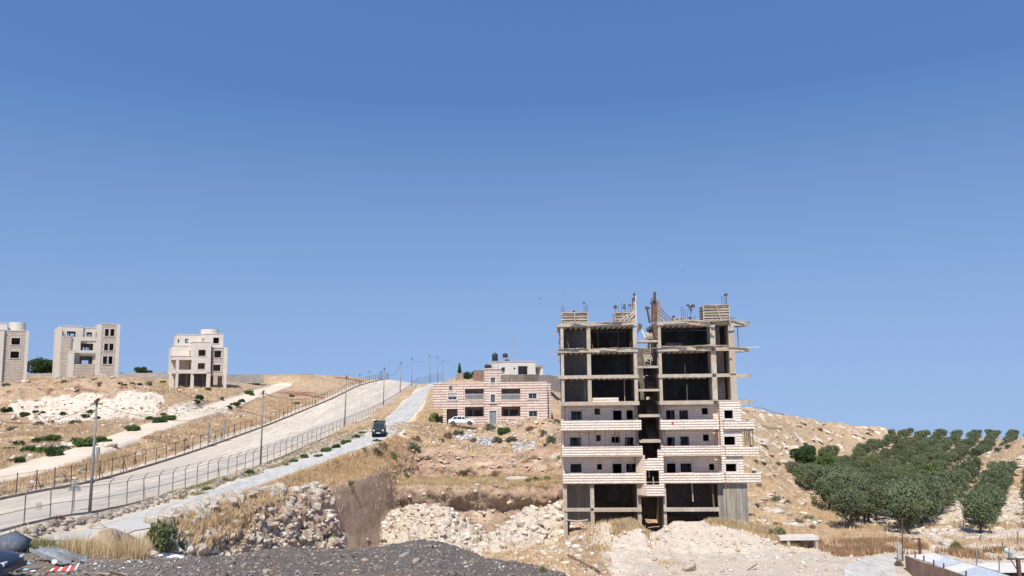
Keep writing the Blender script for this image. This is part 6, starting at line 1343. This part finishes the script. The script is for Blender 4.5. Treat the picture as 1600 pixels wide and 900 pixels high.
p = P(60.5, 791, 57.2); o = MB().box(-.19, .19, -.02, .02, -.27, .27).build('fence_plate', mat_noisy('faded_plate', (.42, .38, .32), (.5, .46, .40))); o.location = p; tag(o, 'small blank beige plate hanging on the security fence near the left edge', 'plate')
# ---------------------------------------------------------------- vehicles
M['tyre'] = mat_noisy('tyre_rubber', (.015, .015, .016), (.03, .03, .03), 3, .85, 0); M['rim'] = mat_noisy('wheel_rim', (.30, .30, .31), (.45, .45, .46), 3, .35, 0, metal=.8)
M['lamp'] = mat_noisy('lamp_lens', (.7, .7, .68), (.8, .8, .78), 3, .15, 0); M['tail'] = mat_noisy('tail_lamp', (.35, .02, .02), (.4, .03, .03), 3, .3, 0)
def wheel(par, x, y, r, w_):
    s = 1 if y > 0 else -1
    def ring(pr, seg=24):
        V = []
        for rr, q in pr: V += [(x+rr*math.cos(2*math.pi*i/seg), y+s*q, r+rr*math.sin(2*math.pi*i/seg)) for i in range(seg)]
        n = len(pr); return V, [(k*seg+i, k*seg+(i+1) % seg, (k+1)*seg+(i+1) % seg, (k+1)*seg+i) for k in range(n-1) for i in range(seg)]+[tuple(range((n-1)*seg, n*seg))]
    V, Fc = ring([(r*.5, -w_), (r*.93, -w_), (r, -w_*.7), (r, -w_*.1), (r*.93, 0), (r*.64, -.005), (r*.62, -.03)]); t = MB().add(V, Fc); w = link('wheel', new_mesh('tyre', t.v, t.f, M['tyre'], True), par)
    m = MB(); 
    for k in range(7):
        a = 2*math.pi*k/7; m.bar((x+.06*math.cos(a), y-s*.012, r+.06*math.sin(a)), (x+r*.6*math.cos(a), y-s*.012, r+r*.6*math.sin(a)), .055, .02)
    V, Fc = ring([(r*.56, -.02), (r*.62, -.01), (r*.62, -.028)]); m.add(V, Fc[:-1]); m.bar((x, y-s*.04, r), (x, y-s*.002, r), .12, seg=10); m.build('rim', M['rim'], w)
def sedan(name, loc, rz, paint, label, cat='car'):
    t = empty(name, loc, rz); tag(t, label, cat)
    # cross sections along x (front = +x): x, z floor, z belt, half width
    S = [(-2.15, .42, .62, .55), (-2.12, .34, .86, .74), (-1.95, .26, .93, .82), (-1.5, .24, .95, .85), (-.9, .22, .95, .86), (0, .22, .93, .87), (.8, .22, .91, .86), (1.3, .24, .84, .85), (1.8, .27, .74, .80), (2.08, .32, .63, .70), (2.15, .38, .55, .55)]
    V = []; n = 14
    for x, a, b, w_ in S:
        pr = [(-w_*.86, a), (-w_*.98, a+.12*(b-a)), (-w_, a+.45*(b-a)), (-w_*.985, a+.7*(b-a)), (-w_*.93, a+.93*(b-a)), (-w_*.82, b), (-w_*.4, b+.02)]
        pr = pr+[(-y, z) for y, z in reversed(pr)]; V += [(x, y, z) for y, z in pr]
    Fc = [(k*n+i, k*n+(i+1) % n, (k+1)*n+(i+1) % n, (k+1)*n+i) for k in range(len(S)-1) for i in range(n)]+[tuple(range(n-1, -1, -1)), tuple(range((len(S)-1)*n, len(S)*n))]
    pm = mat_noisy(name+'_paint', paint, tuple(min(1, c*1.06) for c in paint), 1.0, .3, 0, spec=.5); body = MB().add(V, Fc); link('body', new_mesh('body', body.v, body.f, pm, True), t)
    T = [(-1.78, .92, .70, .92, .70), (-1.25, .92, .76, 1.34, .58), (-.75, .92, .77, 1.40, .60), (.0, .92, .77, 1.40, .60), (.42, .90, .76, 1.34, .58), (1.12, .86, .72, .87, .70)]
    V = []
    for x, zb, wb, zt, wt in T: V += [(x, -wb, zb-.05), (x, -wt, zt), (x, wt, zt), (x, wb, zb-.05)]
    Fc = [(k*4+i, k*4+(i+1) % 4, (k+1)*4+(i+1) % 4, (k+1)*4+i) for k in range(5) for i in range(3)]; m = MB().add(V, Fc); link('cabin', new_mesh('cabin', m.v, m.f, pm), t)
    def win(pts, nm):
        o = MB().add(pts, [tuple(range(len(pts)))]); link(nm, new_mesh(nm, o.v, o.f, M['glass']), t)
    for s in (-1, 1):
        win([(-1.42, s*.775, .97), (-.72, s*.785, .97), (-.72, s*.625, 1.34), (-1.15, s*.615, 1.29)], 'side_window'); win([(-.64, s*.785, .97), (.02, s*.785, .96), (.02, s*.625, 1.34), (-.64, s*.625, 1.345)], 'side_window'); win([(.10, s*.785, .95), (.84, s*.76, .93), (.42, s*.62, 1.285), (.10, s*.625, 1.335)], 'side_window')
        for x in (-1.33, 1.33): wheel(t, x, s*.87, .31, .2)
        for x in (-.68, .06, .95): MB().box(x-.008, x+.008, s*.872-.006, s*.872+.006, .3, .9).build('door_seam', M['black'], t)
        MB().box(.72, .9, s*.83, s*.98, .92, 1.04).build('wing_mirror', pm, t); MB().box(1.95, 2.11, s*.42 if s > 0 else -.66, .66 if s > 0 else s*.42, .54, .66).build('headlight', M['lamp'], t)
        MB().box(-2.16, -2.1, s*.42 if s > 0 else -.70, .70 if s > 0 else s*.42, .66, .82).build('tail_light', M['tail'], t)
        for x in (-1.33, 1.33):
            m = MB()
            for i in range(9): a0, a1 = math.pi*i/9, math.pi*(i+1)/9; m.bar((x+.36*math.cos(a0), s*.868, .31+.36*math.sin(a0)), (x+.36*math.cos(a1), s*.868, .31+.36*math.sin(a1)), .05, .05)
            m.build('wheel_arch', M['black'], t)
    win([(1.06, -.66, .905), (1.06, .66, .905), (.47, .54, 1.325), (.47, -.54, 1.325)], 'windscreen'); win([(-1.74, .64, .96), (-1.74, -.64, .96), (-1.30, -.53, 1.32), (-1.30, .53, 1.32)], 'rear_window')
    MB().box(2.0, 2.19, -.7, .7, .3, .46).build('bumper', pm, t); MB().box(-2.2, -2.05, -.72, .72, .34, .5).build('bumper', pm, t)
    return t
a = P(722, 664, 128.6); sedan('sedan_car', (a.x, a.y, a.z), R_(-6), (.78, .78, .76), 'white saloon car parked sideways in front of the pink house')
gz_ = ground(-20.5, 30.2); _dc = sedan('sedan_car', (-20.75, 30.0, gz_-.03), R_(4), (.025, .03, .045), 'dark blue car cut off by the bottom left corner of the photo'); _dc.scale = (1.05, 1.05, 1.08)
M['jeep'] = mat_noisy('dark_grey_armour', (.025, .027, .03), (.05, .052, .055), 1.5, .5, 0, spec=.4)
pj = P(592.5, 680.5, 118.0); J = empty('armoured_jeep', (pj.x, pj.y, ground(pj.x, pj.y)+.02), R_(-84)); tag(J, 'black boxy armoured jeep with a roof rack driving down the narrow road', 'jeep')
def jb(nm, boxes, mat='jeep'): 
    m = MB()
    for b in boxes: m.box(*b)
    return m.build(nm, M[mat], J)
body = MB(); body.prism_y([(-2.1, .45), (2.15, .45), (2.2, .75), (2.15, 1.12), (1.05, 1.24), (-2.1, 1.2)], -.92, .92); body.build('body', M['jeep'], J)
cab = MB(); V = [(-2.08, -.9, 1.19), (1.02, -.9, 1.19), (.72, -.78, 1.98), (-2.02, -.78, 1.98)]; V += [(x, -y, z) for x, y, z in V]; cab.add(V, [(0, 1, 2, 3), (7, 6, 5, 4), (1, 5, 6, 2), (3, 2, 6, 7), (0, 3, 7, 4)]); cab.build('cabin', M['jeep'], J)
ws = MB(); ws.add([(1.0, -.78, 1.27), (1.0, .78, 1.27), (.78, .68, 1.88), (.78, -.68, 1.88)], [(0, 1, 2, 3)]); ws.v = [(x+.02, y, z+.01) for x, y, z in ws.v]; ws.build('windscreen', M['glass'], J)
for s in (-1, 1):
    for (a, b) in ((-1.9, -1.1), (-.95, -.15), (0, .75)):
        m = MB(); m.add([(a, s*.895, 1.3), (b, s*.895, 1.3), (b-.03, s*.815, 1.82), (a+.03, s*.815, 1.82)], [(0, 1, 2, 3)]); m.build('side_window', M['glass'], J)
    for x in (-1.35, 1.4): wheel(J, x, s*.95, .4, .26)
    jb('headlight', [(2.17, 2.24, s*.66-.12, s*.66+.12, .82, 1.02)], 'lamp'); jb('side_mirror', [(.85, 1.0, s*.95 if s > 0 else -1.15, 1.15 if s > 0 else s*.95, 1.35, 1.6)], 'steel')
    jb('running_board', [(-.9, 1.0, s*.93 if s > 0 else -1.05, 1.05 if s > 0 else s*.93, .42, .5)])
jb('bumper', [(2.2, 2.4, -.9, .9, .45, .68)]); jb('grille', [(2.19, 2.235, -.45, .45, .72, 1.05)], 'black'); jb('number_plate', [(2.4, 2.42, -.26, .26, .5, .62)], 'white')
r_ = MB()
for x in np.linspace(-1.9, .6, 6): r_.bar((x, -.75, 2.1), (x, .75, 2.1), .05)
for y in (-.75, .75): r_.bar((-1.95, y, 2.1), (.65, y, 2.1), .05).bar((-1.95, y, 2.24), (.65, y, 2.24), .04); [r_.bar((x, y, 1.96), (x, y, 2.24), .05) for x in (-1.9, -.6, .6)]
r_.build('roof_rack', M['jeep'], J); jb('light_bar', [(.3, .5, -.6, -.1, 2.13, 2.3)], 'black'); jb('floodlight', [(.35, .75, -1.0, -.45, 2.3, 2.42), (.5, .6, -.8, -.7, 2.1, 2.3)], 'white'); m = MB(); m.bar((-1.8, .6, 2.0), (-1.9, .6, 3.2), .025); m.build('aerial', M['black'], J)
jb('spare_wheel', [(-2.35, -2.1, -.35, .35, .8, 1.5)], 'black')
# ---------------------------------------------------------------- things lying about in the foreground
def G(px, py, y0=24, y1=120): return on_ground(px, py, y0, y1)
def gp(px, Y, dz=0): x = P(px, 700, Y).x; return Vector((x, Y, ground(x, Y)+dz))
M['metal_sheet'] = mat_noisy('dull_zinc', (.34, .37, .38), (.48, .50, .50), 1.5, .5, 0, (.28, .27, .25), metal=.3)
def channel(a, b, w_, label):
    a, b = Vector(a), Vector(b); d = (b-a).normalized(); u = d.cross(Vector((0, 0, 1))).normalized(); n = u.cross(d).normalized(); m = MB(); L = (b-a).length
    for (o1, h1, o2, h2) in ((0, 0, w_, .04), (0, .04, .03, .16), (w_-.03, .04, w_, .16)):
        V = [a+u*q+n*z+d*t for t in (0, L) for q, z in ((o1, h1), (o2, h1), (o2, h2), (o1, h2))]; m.add(V, [(0, 1, 2, 3), (7, 6, 5, 4), (0, 4, 5, 1), (1, 5, 6, 2), (2, 6, 7, 3), (3, 7, 4, 0)])
    tag(m.build('metal_channel', M['metal_sheet']), label, 'metal channel')
channel(P(62, 859, 35.2), P(112, 880, 33.2), .42, 'long dull zinc channel lying on the rubble, the nearer of two'); channel(P(80, 858.5, 35.9), P(136, 877, 34.2), .3, 'zinc channel lying behind and parallel to the longer one')
# barrier tape strip, red and white
tm = mat_noisy('white_plastic', (.75, .73, .70), (.85, .83, .80), 3, .5, 0); tr_ = mat_noisy('red_plastic', (.62, .06, .05), (.72, .10, .08), 3, .5, 0)
t0 = gp(70, 31, .05); root = empty('barrier_strip', t0); tag(root, 'crumpled red and white plastic barrier strip lying on the rubble', 'barrier strip')
rnd = random.Random(4); pts = [P(71+51*t, 893.5-9*t-2*math.sin(t*6), 31.2+.6*t) for t in np.linspace(0, 1, 13)]
for i in range(12):
    a, b = pts[i]-t0, pts[i+1]-t0; w1 = Vector((0.02, .07, .03+.06*i/12)); w2 = Vector((0.02, .07, .03+.06*(i+1)/12)); m = MB(); off = Vector((0, rnd.uniform(-.03, .03), rnd.uniform(-.04, .05)))
    V = [a-w1, b-w2, b+w2+off, a+w1+off]; V += [v+Vector((0, .03, 0)) for v in V]; m.add(V, [(0, 1, 2, 3), (7, 6, 5, 4), (0, 4, 5, 1), (1, 5, 6, 2), (2, 6, 7, 3), (3, 7, 4, 0)]); m.build('stripe', tr_ if i % 3 != 2 else tm, root)
# wrapped dark boulder
r = np.random.default_rng(77); V = v2.copy(); 
for n_ in r.normal(size=(9, 3)): n_ = n_/np.linalg.norm(n_); d = V@n_; k = d > .38; V[k] -= np.outer(d[k]-.38, n_)
o = link('wrapped_block', fast_mesh('wrapped_block', IV*(1+r.uniform(-.3, .25, (12, 1)))*np.array([.78, .6, .62]), IF, mat_noisy('blue_grey_sheeting', (.10, .115, .14), (.19, .21, .24), 1.2, .5, .03))); o.location = P(18, 853, 37.5); tag(o, 'dark blue-grey angular block at the left edge behind the car', 'block'); o.rotation_euler = (.1, .2, .5)
def scrap(nm, px, py, Y, sx, sy, sz, col, label, seed, cat='litter', group=None, rough=.7):
    r = np.random.default_rng(seed); V = IV*(1+r.uniform(-.35, .35, (12, 1)))*np.array([sx, sy, sz]); o = link(nm, fast_mesh(nm, V, IF, mat_noisy(nm+'_surface', col, tuple(min(1, c*1.15) for c in col), 3, rough, 0))); o.location = P(px, py, Y); o.rotation_euler = (0, 0, seed); return tag(o, label, cat, group)
scrap('printed_sheet', 39, 881, 32.3, .34, .2, .03, (.35, .60, .78), 'light blue and white paper sheet lying near the dark car', 1); scrap('paper_scrap', 85, 879, 32.2, .16, .14, .12, (.80, .74, .68), 'crumpled cream paper scrap above the red and white strip', 2)
scrap('paper_scrap', 52, 892, 30.5, .14, .1, .05, (.8, .78, .74), 'flat white scrap left of the red and white strip', 3); scrap('plastic_bottle', 36, 891, 30.6, .22, .09, .07, (.45, .58, .46), 'pale green plastic scrap just right of the dark car', 4)
scrap('paper_scrap', 149, 881.5, 33, .11, .09, .07, (.82, .8, .77), 'small white scrap right of the zinc channels', 5); scrap('plastic_bag', 213, 869, 38.5, .22, .16, .2, (.74, .74, .72), 'white rag left of the sacks', 6)
scrap('sack', 237, 868, 38.8, .40, .28, .24, (.62, .48, .34), 'sand-coloured sack at the left end of the row of sacks', 7, 'sack'); scrap('sack', 247, 873, 38.2, .42, .26, .2, (.80, .80, .80), 'white sack in front of the sand-coloured sack', 8, 'sack')
scrap('plastic_bag', 259, 871, 38.5, .26, .22, .2, (.05, .09, .18), 'dark blue bag between the white sacks', 9, 'bag'); scrap('sack', 276, 873, 38.4, .42, .26, .22, (.78, .80, .82), 'white sack at the right end of the row of sacks', 10, 'sack'); scrap('sack', 231, 873, 38.3, .26, .2, .14, (.76, .75, .73), 'small white sack at the far left of the row', 11, 'sack')
for i in range(26):
    px, py = rnd.uniform(140, 330), rnd.uniform(876, 899); p = G(px, py, 24, 45); o = scrap('litter_scrap', px, py, p.y, rnd.uniform(.03, .09), .04, .03, rnd.choice([(.75, .74, .72), (.6, .62, .66), (.35, .45, .6), (.7, .66, .58)]), 'small pale scrap lying on the dark rubble', 20+i, group='small scraps on the dark rubble'); o.location = p+Vector((0, 0, .03))
for (a, b, Y1, Y2, lb) in (((130, 894), (172, 896.5), 30.6, 30.2, 'thin pale stick lying on the rubble, lower one'), ((172, 892), (200, 898), 31.2, 30, 'thin pale stick lying on the rubble, upper right one')):
    tag(MB().bar(P(*a, Y1), P(*b, Y2), .06, .03).build('stick', M['wood']), lb, 'stick')
p0, p1 = G(887, 873, 60), G(938, 899, 60); tag(MB().bar(p0+Vector((0, 0, .35)), p1+Vector((0, 0, .3)), .14).build('timber_beam', mat_noisy('brown_timber', (.17, .11, .075), (.26, .17, .12), 2)), 'long brown timber lying diagonally left of the white mound', 'timber')
p = G(1168, 893, 60); tag(MB().bar(p+Vector((0, 0, .05)), p+Vector((1.0, .3, .55)), .07).build('stick', M['wood_d']), 'short dark stick poking out of the white ground at the bottom', 'stick')
# heaps of tipped rubbish below the pink house
def litter(nm, px0, px1, py0, py1, n, label, seed):
    r = random.Random(seed); V = []; T = []; k = 0
    for i in range(n):
        p = on_ground(r.uniform(px0, px1), r.gauss((py0+py1)/2, (py1-py0)/4), 100, 140); s = r.uniform(.05, .24); c = r.choice([(.75, .76, .78), (.55, .62, .70), (.40, .48, .56), (.70, .66, .60), (.30, .32, .34), (.62, .60, .58)])
        vv = IV*(1+np.array([[r.uniform(-.3, .3)] for _ in range(12)]))*s*np.array([1.4, .8, .6])+np.array(p)+np.array([0, 0, s*.4]); V.append(vv); T += [c]*12
    V = np.concatenate(V); Fc = (IF[None]+(np.arange(n)*12)[:, None, None]).reshape(-1, 3); me = fast_mesh(nm, V, Fc, M['stone_attr']); put_attr(me, 'tint', np.array(T)); tag(link(nm, me), label, kind='stuff')
litter('litter_heap', 712, 738, 676, 690, 120, 'pale blue and white rubbish tipped below the parked white car', 1); litter('litter_heap', 745, 770, 684, 698, 90, 'pale rubbish tipped on the slope left of the green bush', 2); litter('litter_heap', 800, 838, 686, 714, 230, 'blue-grey rubbish tipped down the slope near the unfinished block', 3)
# ---------------------------------------------------------------- culvert, sheds and posts at the lower right
pc = on_ground(1250, 852, 70, 110); Yc = 88.0; a, b = P(1218, 840, Yc), P(1279, 841, Yc); t = empty('culvert', (a.x, Yc, a.z)); tag(t, 'small concrete culvert with a flat slab roof and dark opening beside the white mound', 'culvert'); L = b.x-a.x
MB().box(0, L, -.1, 1.5, -.30, .06).build('roof_slab', M['trim'], t); MB().box(L-.35, L-.05, 0, 1.45, -2.3, -.303).box(0.8, 1.1, 0, 1.45, -2.3, -.303).build('side_wall', M['conc'], t); MB().box(.02, L-.36, 1.2, 1.4, -2.3, -.303).build('back_wall', M['conc_d'], t)
M['tarp'] = mat_noisy('cream_tarpaulin', (.70, .64, .54), (.80, .75, .66), .8, .7, .02); M['tarp_shade'] = mat_noisy('shade_grey_tarpaulin', (.46, .49, .53), (.56, .59, .62), .8, .6, .02); M['brownwall'] = mat_noisy('brown_rendered_wall', (.34, .22, .155), (.46, .31, .22), .9, .95, .03, (.27, .18, .13), (1, 1, .4))  # right roof slopes: shade painted into the tarpaulin colour as blue-grey
ZW = P(1416, 868, 76).z
wpts = [P(1416, 868, 76), P(1440, 877.5, 72), P(1475, 888, 68), P(1512, 901, 63.5), P(1560, 925, 57)]
m = MB()
for u, v in zip(wpts[:-1], wpts[1:]):
    d = (v-u); d.z = 0; d.normalize(); n = Vector((-d.y, d.x, 0))*.12; m.add([u-n+Vector((0, 0, -3)), v-n+Vector((0, 0, -3)), v+n+Vector((0, 0, -3)), u+n+Vector((0, 0, -3)), u-n, v-n, v+n, u+n], [(3, 2, 1, 0), (4, 5, 6, 7), (0, 1, 5, 4), (1, 2, 6, 5), (2, 3, 7, 6), (3, 0, 4, 7)])
tag(m.build('yard_wall', M['brownwall']), 'brown rendered wall running towards the camera along the sheds', 'wall')
def shed(name, panels, label):
    root = empty(name, Vector(panels[0][1][0])); tag(root, label, 'shed', 'sheds with tarpaulin roofs'); o_ = root.location
    for mat, pp in panels:
        V = [Vector(q)-o_ for q in pp]; V2_ = [v-Vector((0, 0, .06)) for v in V]; k = len(V); mm = MB().add(V+V2_, [tuple(range(k)), tuple(range(2*k-1, k-1, -1))]+[(i, k+i, k+(i+1) % k, (i+1) % k) for i in range(k)]); mm.build('roof_sheet', M[mat], root)
    allp = [Vector(q) for _, pp in panels for q in pp]; 
    for q in allp[::2]: MB().bar(q-o_-Vector((0, 0, .05)), q-o_-Vector((0, 0, 2.6)), .09).build('post', M['galv'], root)
shed('shed', [('tarp', [P(1418, 868.5, 75.8), P(1436, 866, 77), P(1461, 864, 77.5), P(1476, 872, 74), P(1450, 878, 71.8)]), ('tarp_shade', [P(1461, 864.1, 77.5), P(1503, 878.5, 74.5), P(1472, 887, 68.6), P(1450, 878.1, 71.7), P(1476, 872.1, 74)])], 'shed roofed with cream tarpaulin, its right slope painted grey for shade, farthest along the brown wall')
shed('shed', [('tarp', [P(1474, 887, 68.4), P(1504, 879, 74), P(1528, 884.5, 72), P(1495, 896, 65.5)]), ('tarp_shade', [P(1528, 884.6, 72), P(1578, 900, 68), P(1560, 915, 60), P(1497, 896.5, 65.3)])], 'shed roofed with cream tarpaulin, its right slope painted grey for shade, second along the brown wall')
shed('shed', [('tarp', [P(1512, 879, 80), P(1600, 879.5, 80), P(1640, 893, 74), P(1563, 894, 73)])], 'long flat shed with a cream sheet roof behind the floodlight mast')
for (a, lb, nm, w_, mt) in (((1410.5, 884, 1409.5, 809, 79.5), 'slender rusty pole with a small cross bar at the start of the brown wall', 'rusty_pole', .13, 'rustpost'), ((1407, 882, 1404, 848, 79.8), 'short grey weathered trunk leaning beside the rusty pole', 'dead_trunk', .5, 'bare')):
    A, B_ = P(a[0], a[1], a[4]), P(a[2], a[3], a[4]); m = MB(); m.bar(A-Vector((0, 0, .5)), B_, w_, seg=6, r2=.8)
    if nm == 'rusty_pole': m.bar(B_+Vector((-.35, 0, -.1)), B_+Vector((.25, 0, -.1)), .06)
    tag(m.build(nm, M[mt]), lb, 'pole' if nm == 'rusty_pole' else 'trunk')
m = MB(); A, B_, C_ = P(1437.5, 867, 80), P(1436.5, 841, 80), P(1424, 843, 80); m.bar(A, B_, .18).bar(B_, C_, .09); tag(m.build('gate_frame', M['rustpost']), 'rusty gate post with a short top bar behind the first shed', 'gate')
for i, (px, pb, pt, Y, lb) in enumerate(((1430, 872, 862, 74.5, 'first'), (1443.5, 877, 868, 71.7, 'second'), (1459, 883, 875, 69.6, 'third'), (1474.5, 888, 880, 68, 'fourth'), (1509.5, 901, 892, 64, 'fifth'))):
    m = MB(); m.bar(P(px, pb, Y), P(px, pt, Y), .09); tag(m.build('wall_post', M['rustpost']), 'short dark post on top of the brown wall, %s from its far end' % lb, 'post', 'short posts on the brown wall')
for (px, pb, pt, Y, lb) in ((1525.5, 884, 858, 76, 'thin pale pole standing among the shed roofs'), (1561, 893, 868, 73.5, 'dark post at the front edge of the long cream roof'), (1590, 862, 830, 90, 'thin fence post near the right edge at the foot of the grove'), (1532, 853, 836, 92, 'thin fence post on the white ground between two olive rows'), (1546, 834+2, 824, 97, 'short white post in front of the single olive between the lanes'), (1566.5, 861, 847, 86, 'dark stub post in the brown weeds right of the green bush')):
    m = MB(); m.bar(P(px, pb, Y)-Vector((0, 0, .4)), P(px, pt, Y), .08 if Y < 85 else .1); tag(m.build('fence_post', M['galv']), lb, 'post')
A = P(1594, 915, 60); t = empty('floodlight_mast', A); tag(t, 'steel T-shaped mast with a floodlight near the bottom right corner', 'floodlight'); h = (P(1594, 873, 60)-A).z
MB().bar((0, 0, -1), (0, 0, h), .22).bar((-.75, 0, h), (.6, 0, h), .12).bar((-.55, 0, h-.05), (0, 0, h-1.0), .06).build('mast', M['rustpost'], t); MB().box(-.65, -.42, -.12, .12, h+.06, h+.42).box(-.56, -.5, -.04, .04, h, h+.08).build('lamp_head', M['steel'], t); MB().box(-.1, .45, -.1, .1, h+.06, h+.14).build('bracket', M['white'], t)
scrap('plastic_can', 1573, 860, 82, .28, .2, .26, (.40, .58, .46), 'pale green plastic can in the weeds by the sheds', 60, 'can')
p0, p1, p2 = P(1180, 640, 228), P(1192, 642, 229), P(1200, 643, 231); m = MB(); m.bar(p0+Vector((0, 0, -.5)), p0+Vector((0, 0, 1.0)), .3).bar(p0+Vector((0, 0, .9)), p1+Vector((0, 0, .75)), .25).bar(p1+Vector((0, 0, .8)), p2+Vector((0, 0, .3)), .18).bar(p2+Vector((0, 0, .3)), P(1226, 648, 240), .15).bar(P(1160, 641, 224), P(1226, 648.5, 240), .16)
tag(m.build('ridge_barrier', M['greywall']), 'low broken grey barrier on the hilltop right of the unfinished block', 'barrier')
# asphalt turning at the bottom
V = []; R1 = [(1398, 868), (1370, 872), (1345, 876), (1325, 882), (1318, 892), (1322, 915)]; R2 = [(1412, 873), (1400, 882), (1398, 890), (1402, 900), (1410, 915), (1420, 935)]
for (a, b) in zip(R1, R2):
    A, B_ = G(a[0], a[1], 55, 100), G(b[0], b[1], 55, 100)
    for k in range(7): q = A.lerp(B_, k/6); V.append((q.x, q.y, ground(q.x, q.y)+.05))
Fc = [(i*7+k, i*7+k+1, (i+1)*7+k+1, (i+1)*7+k) for i in range(5) for k in range(6)]; tag(link('asphalt_turning', new_mesh('asphalt_turning', V, Fc, M['asphalt'], True)), kind='structure')
# three birds
bm_ = MB(); bm_.add([(-.32, 0, .1), (-.1, .06, .02), (0, .12, 0), (.1, .06, .02), (.32, 0, .1), (.1, -.06, .02), (0, -.16, 0), (-.1, -.06, .02), (0, 0, .06), (0, 0, -.05)], [(0, 7, 1), (1, 7, 8), (1, 8, 2), (2, 8, 3), (3, 8, 5), (3, 5, 4), (5, 8, 6), (6, 8, 7), (1, 2, 9), (2, 3, 9), (3, 5, 9), (5, 6, 9), (6, 7, 9), (7, 1, 9)]); bme = new_mesh('bird', bm_.v, bm_.f, M['black'])
for (px, py, lb) in ((1067, 425, 'tiny dark bird high above the right half of the unfinished block'), (843, 467, 'tiny dark bird in the sky left of the unfinished block'), (880, 458, 'tiny dark bird above the left roof corner of the unfinished block')):
    o = link('bird', bme); o.location = P(px, py, 110); o.rotation_euler = (.2, .1, px); tag(o, lb, 'bird', 'birds over the unfinished block')
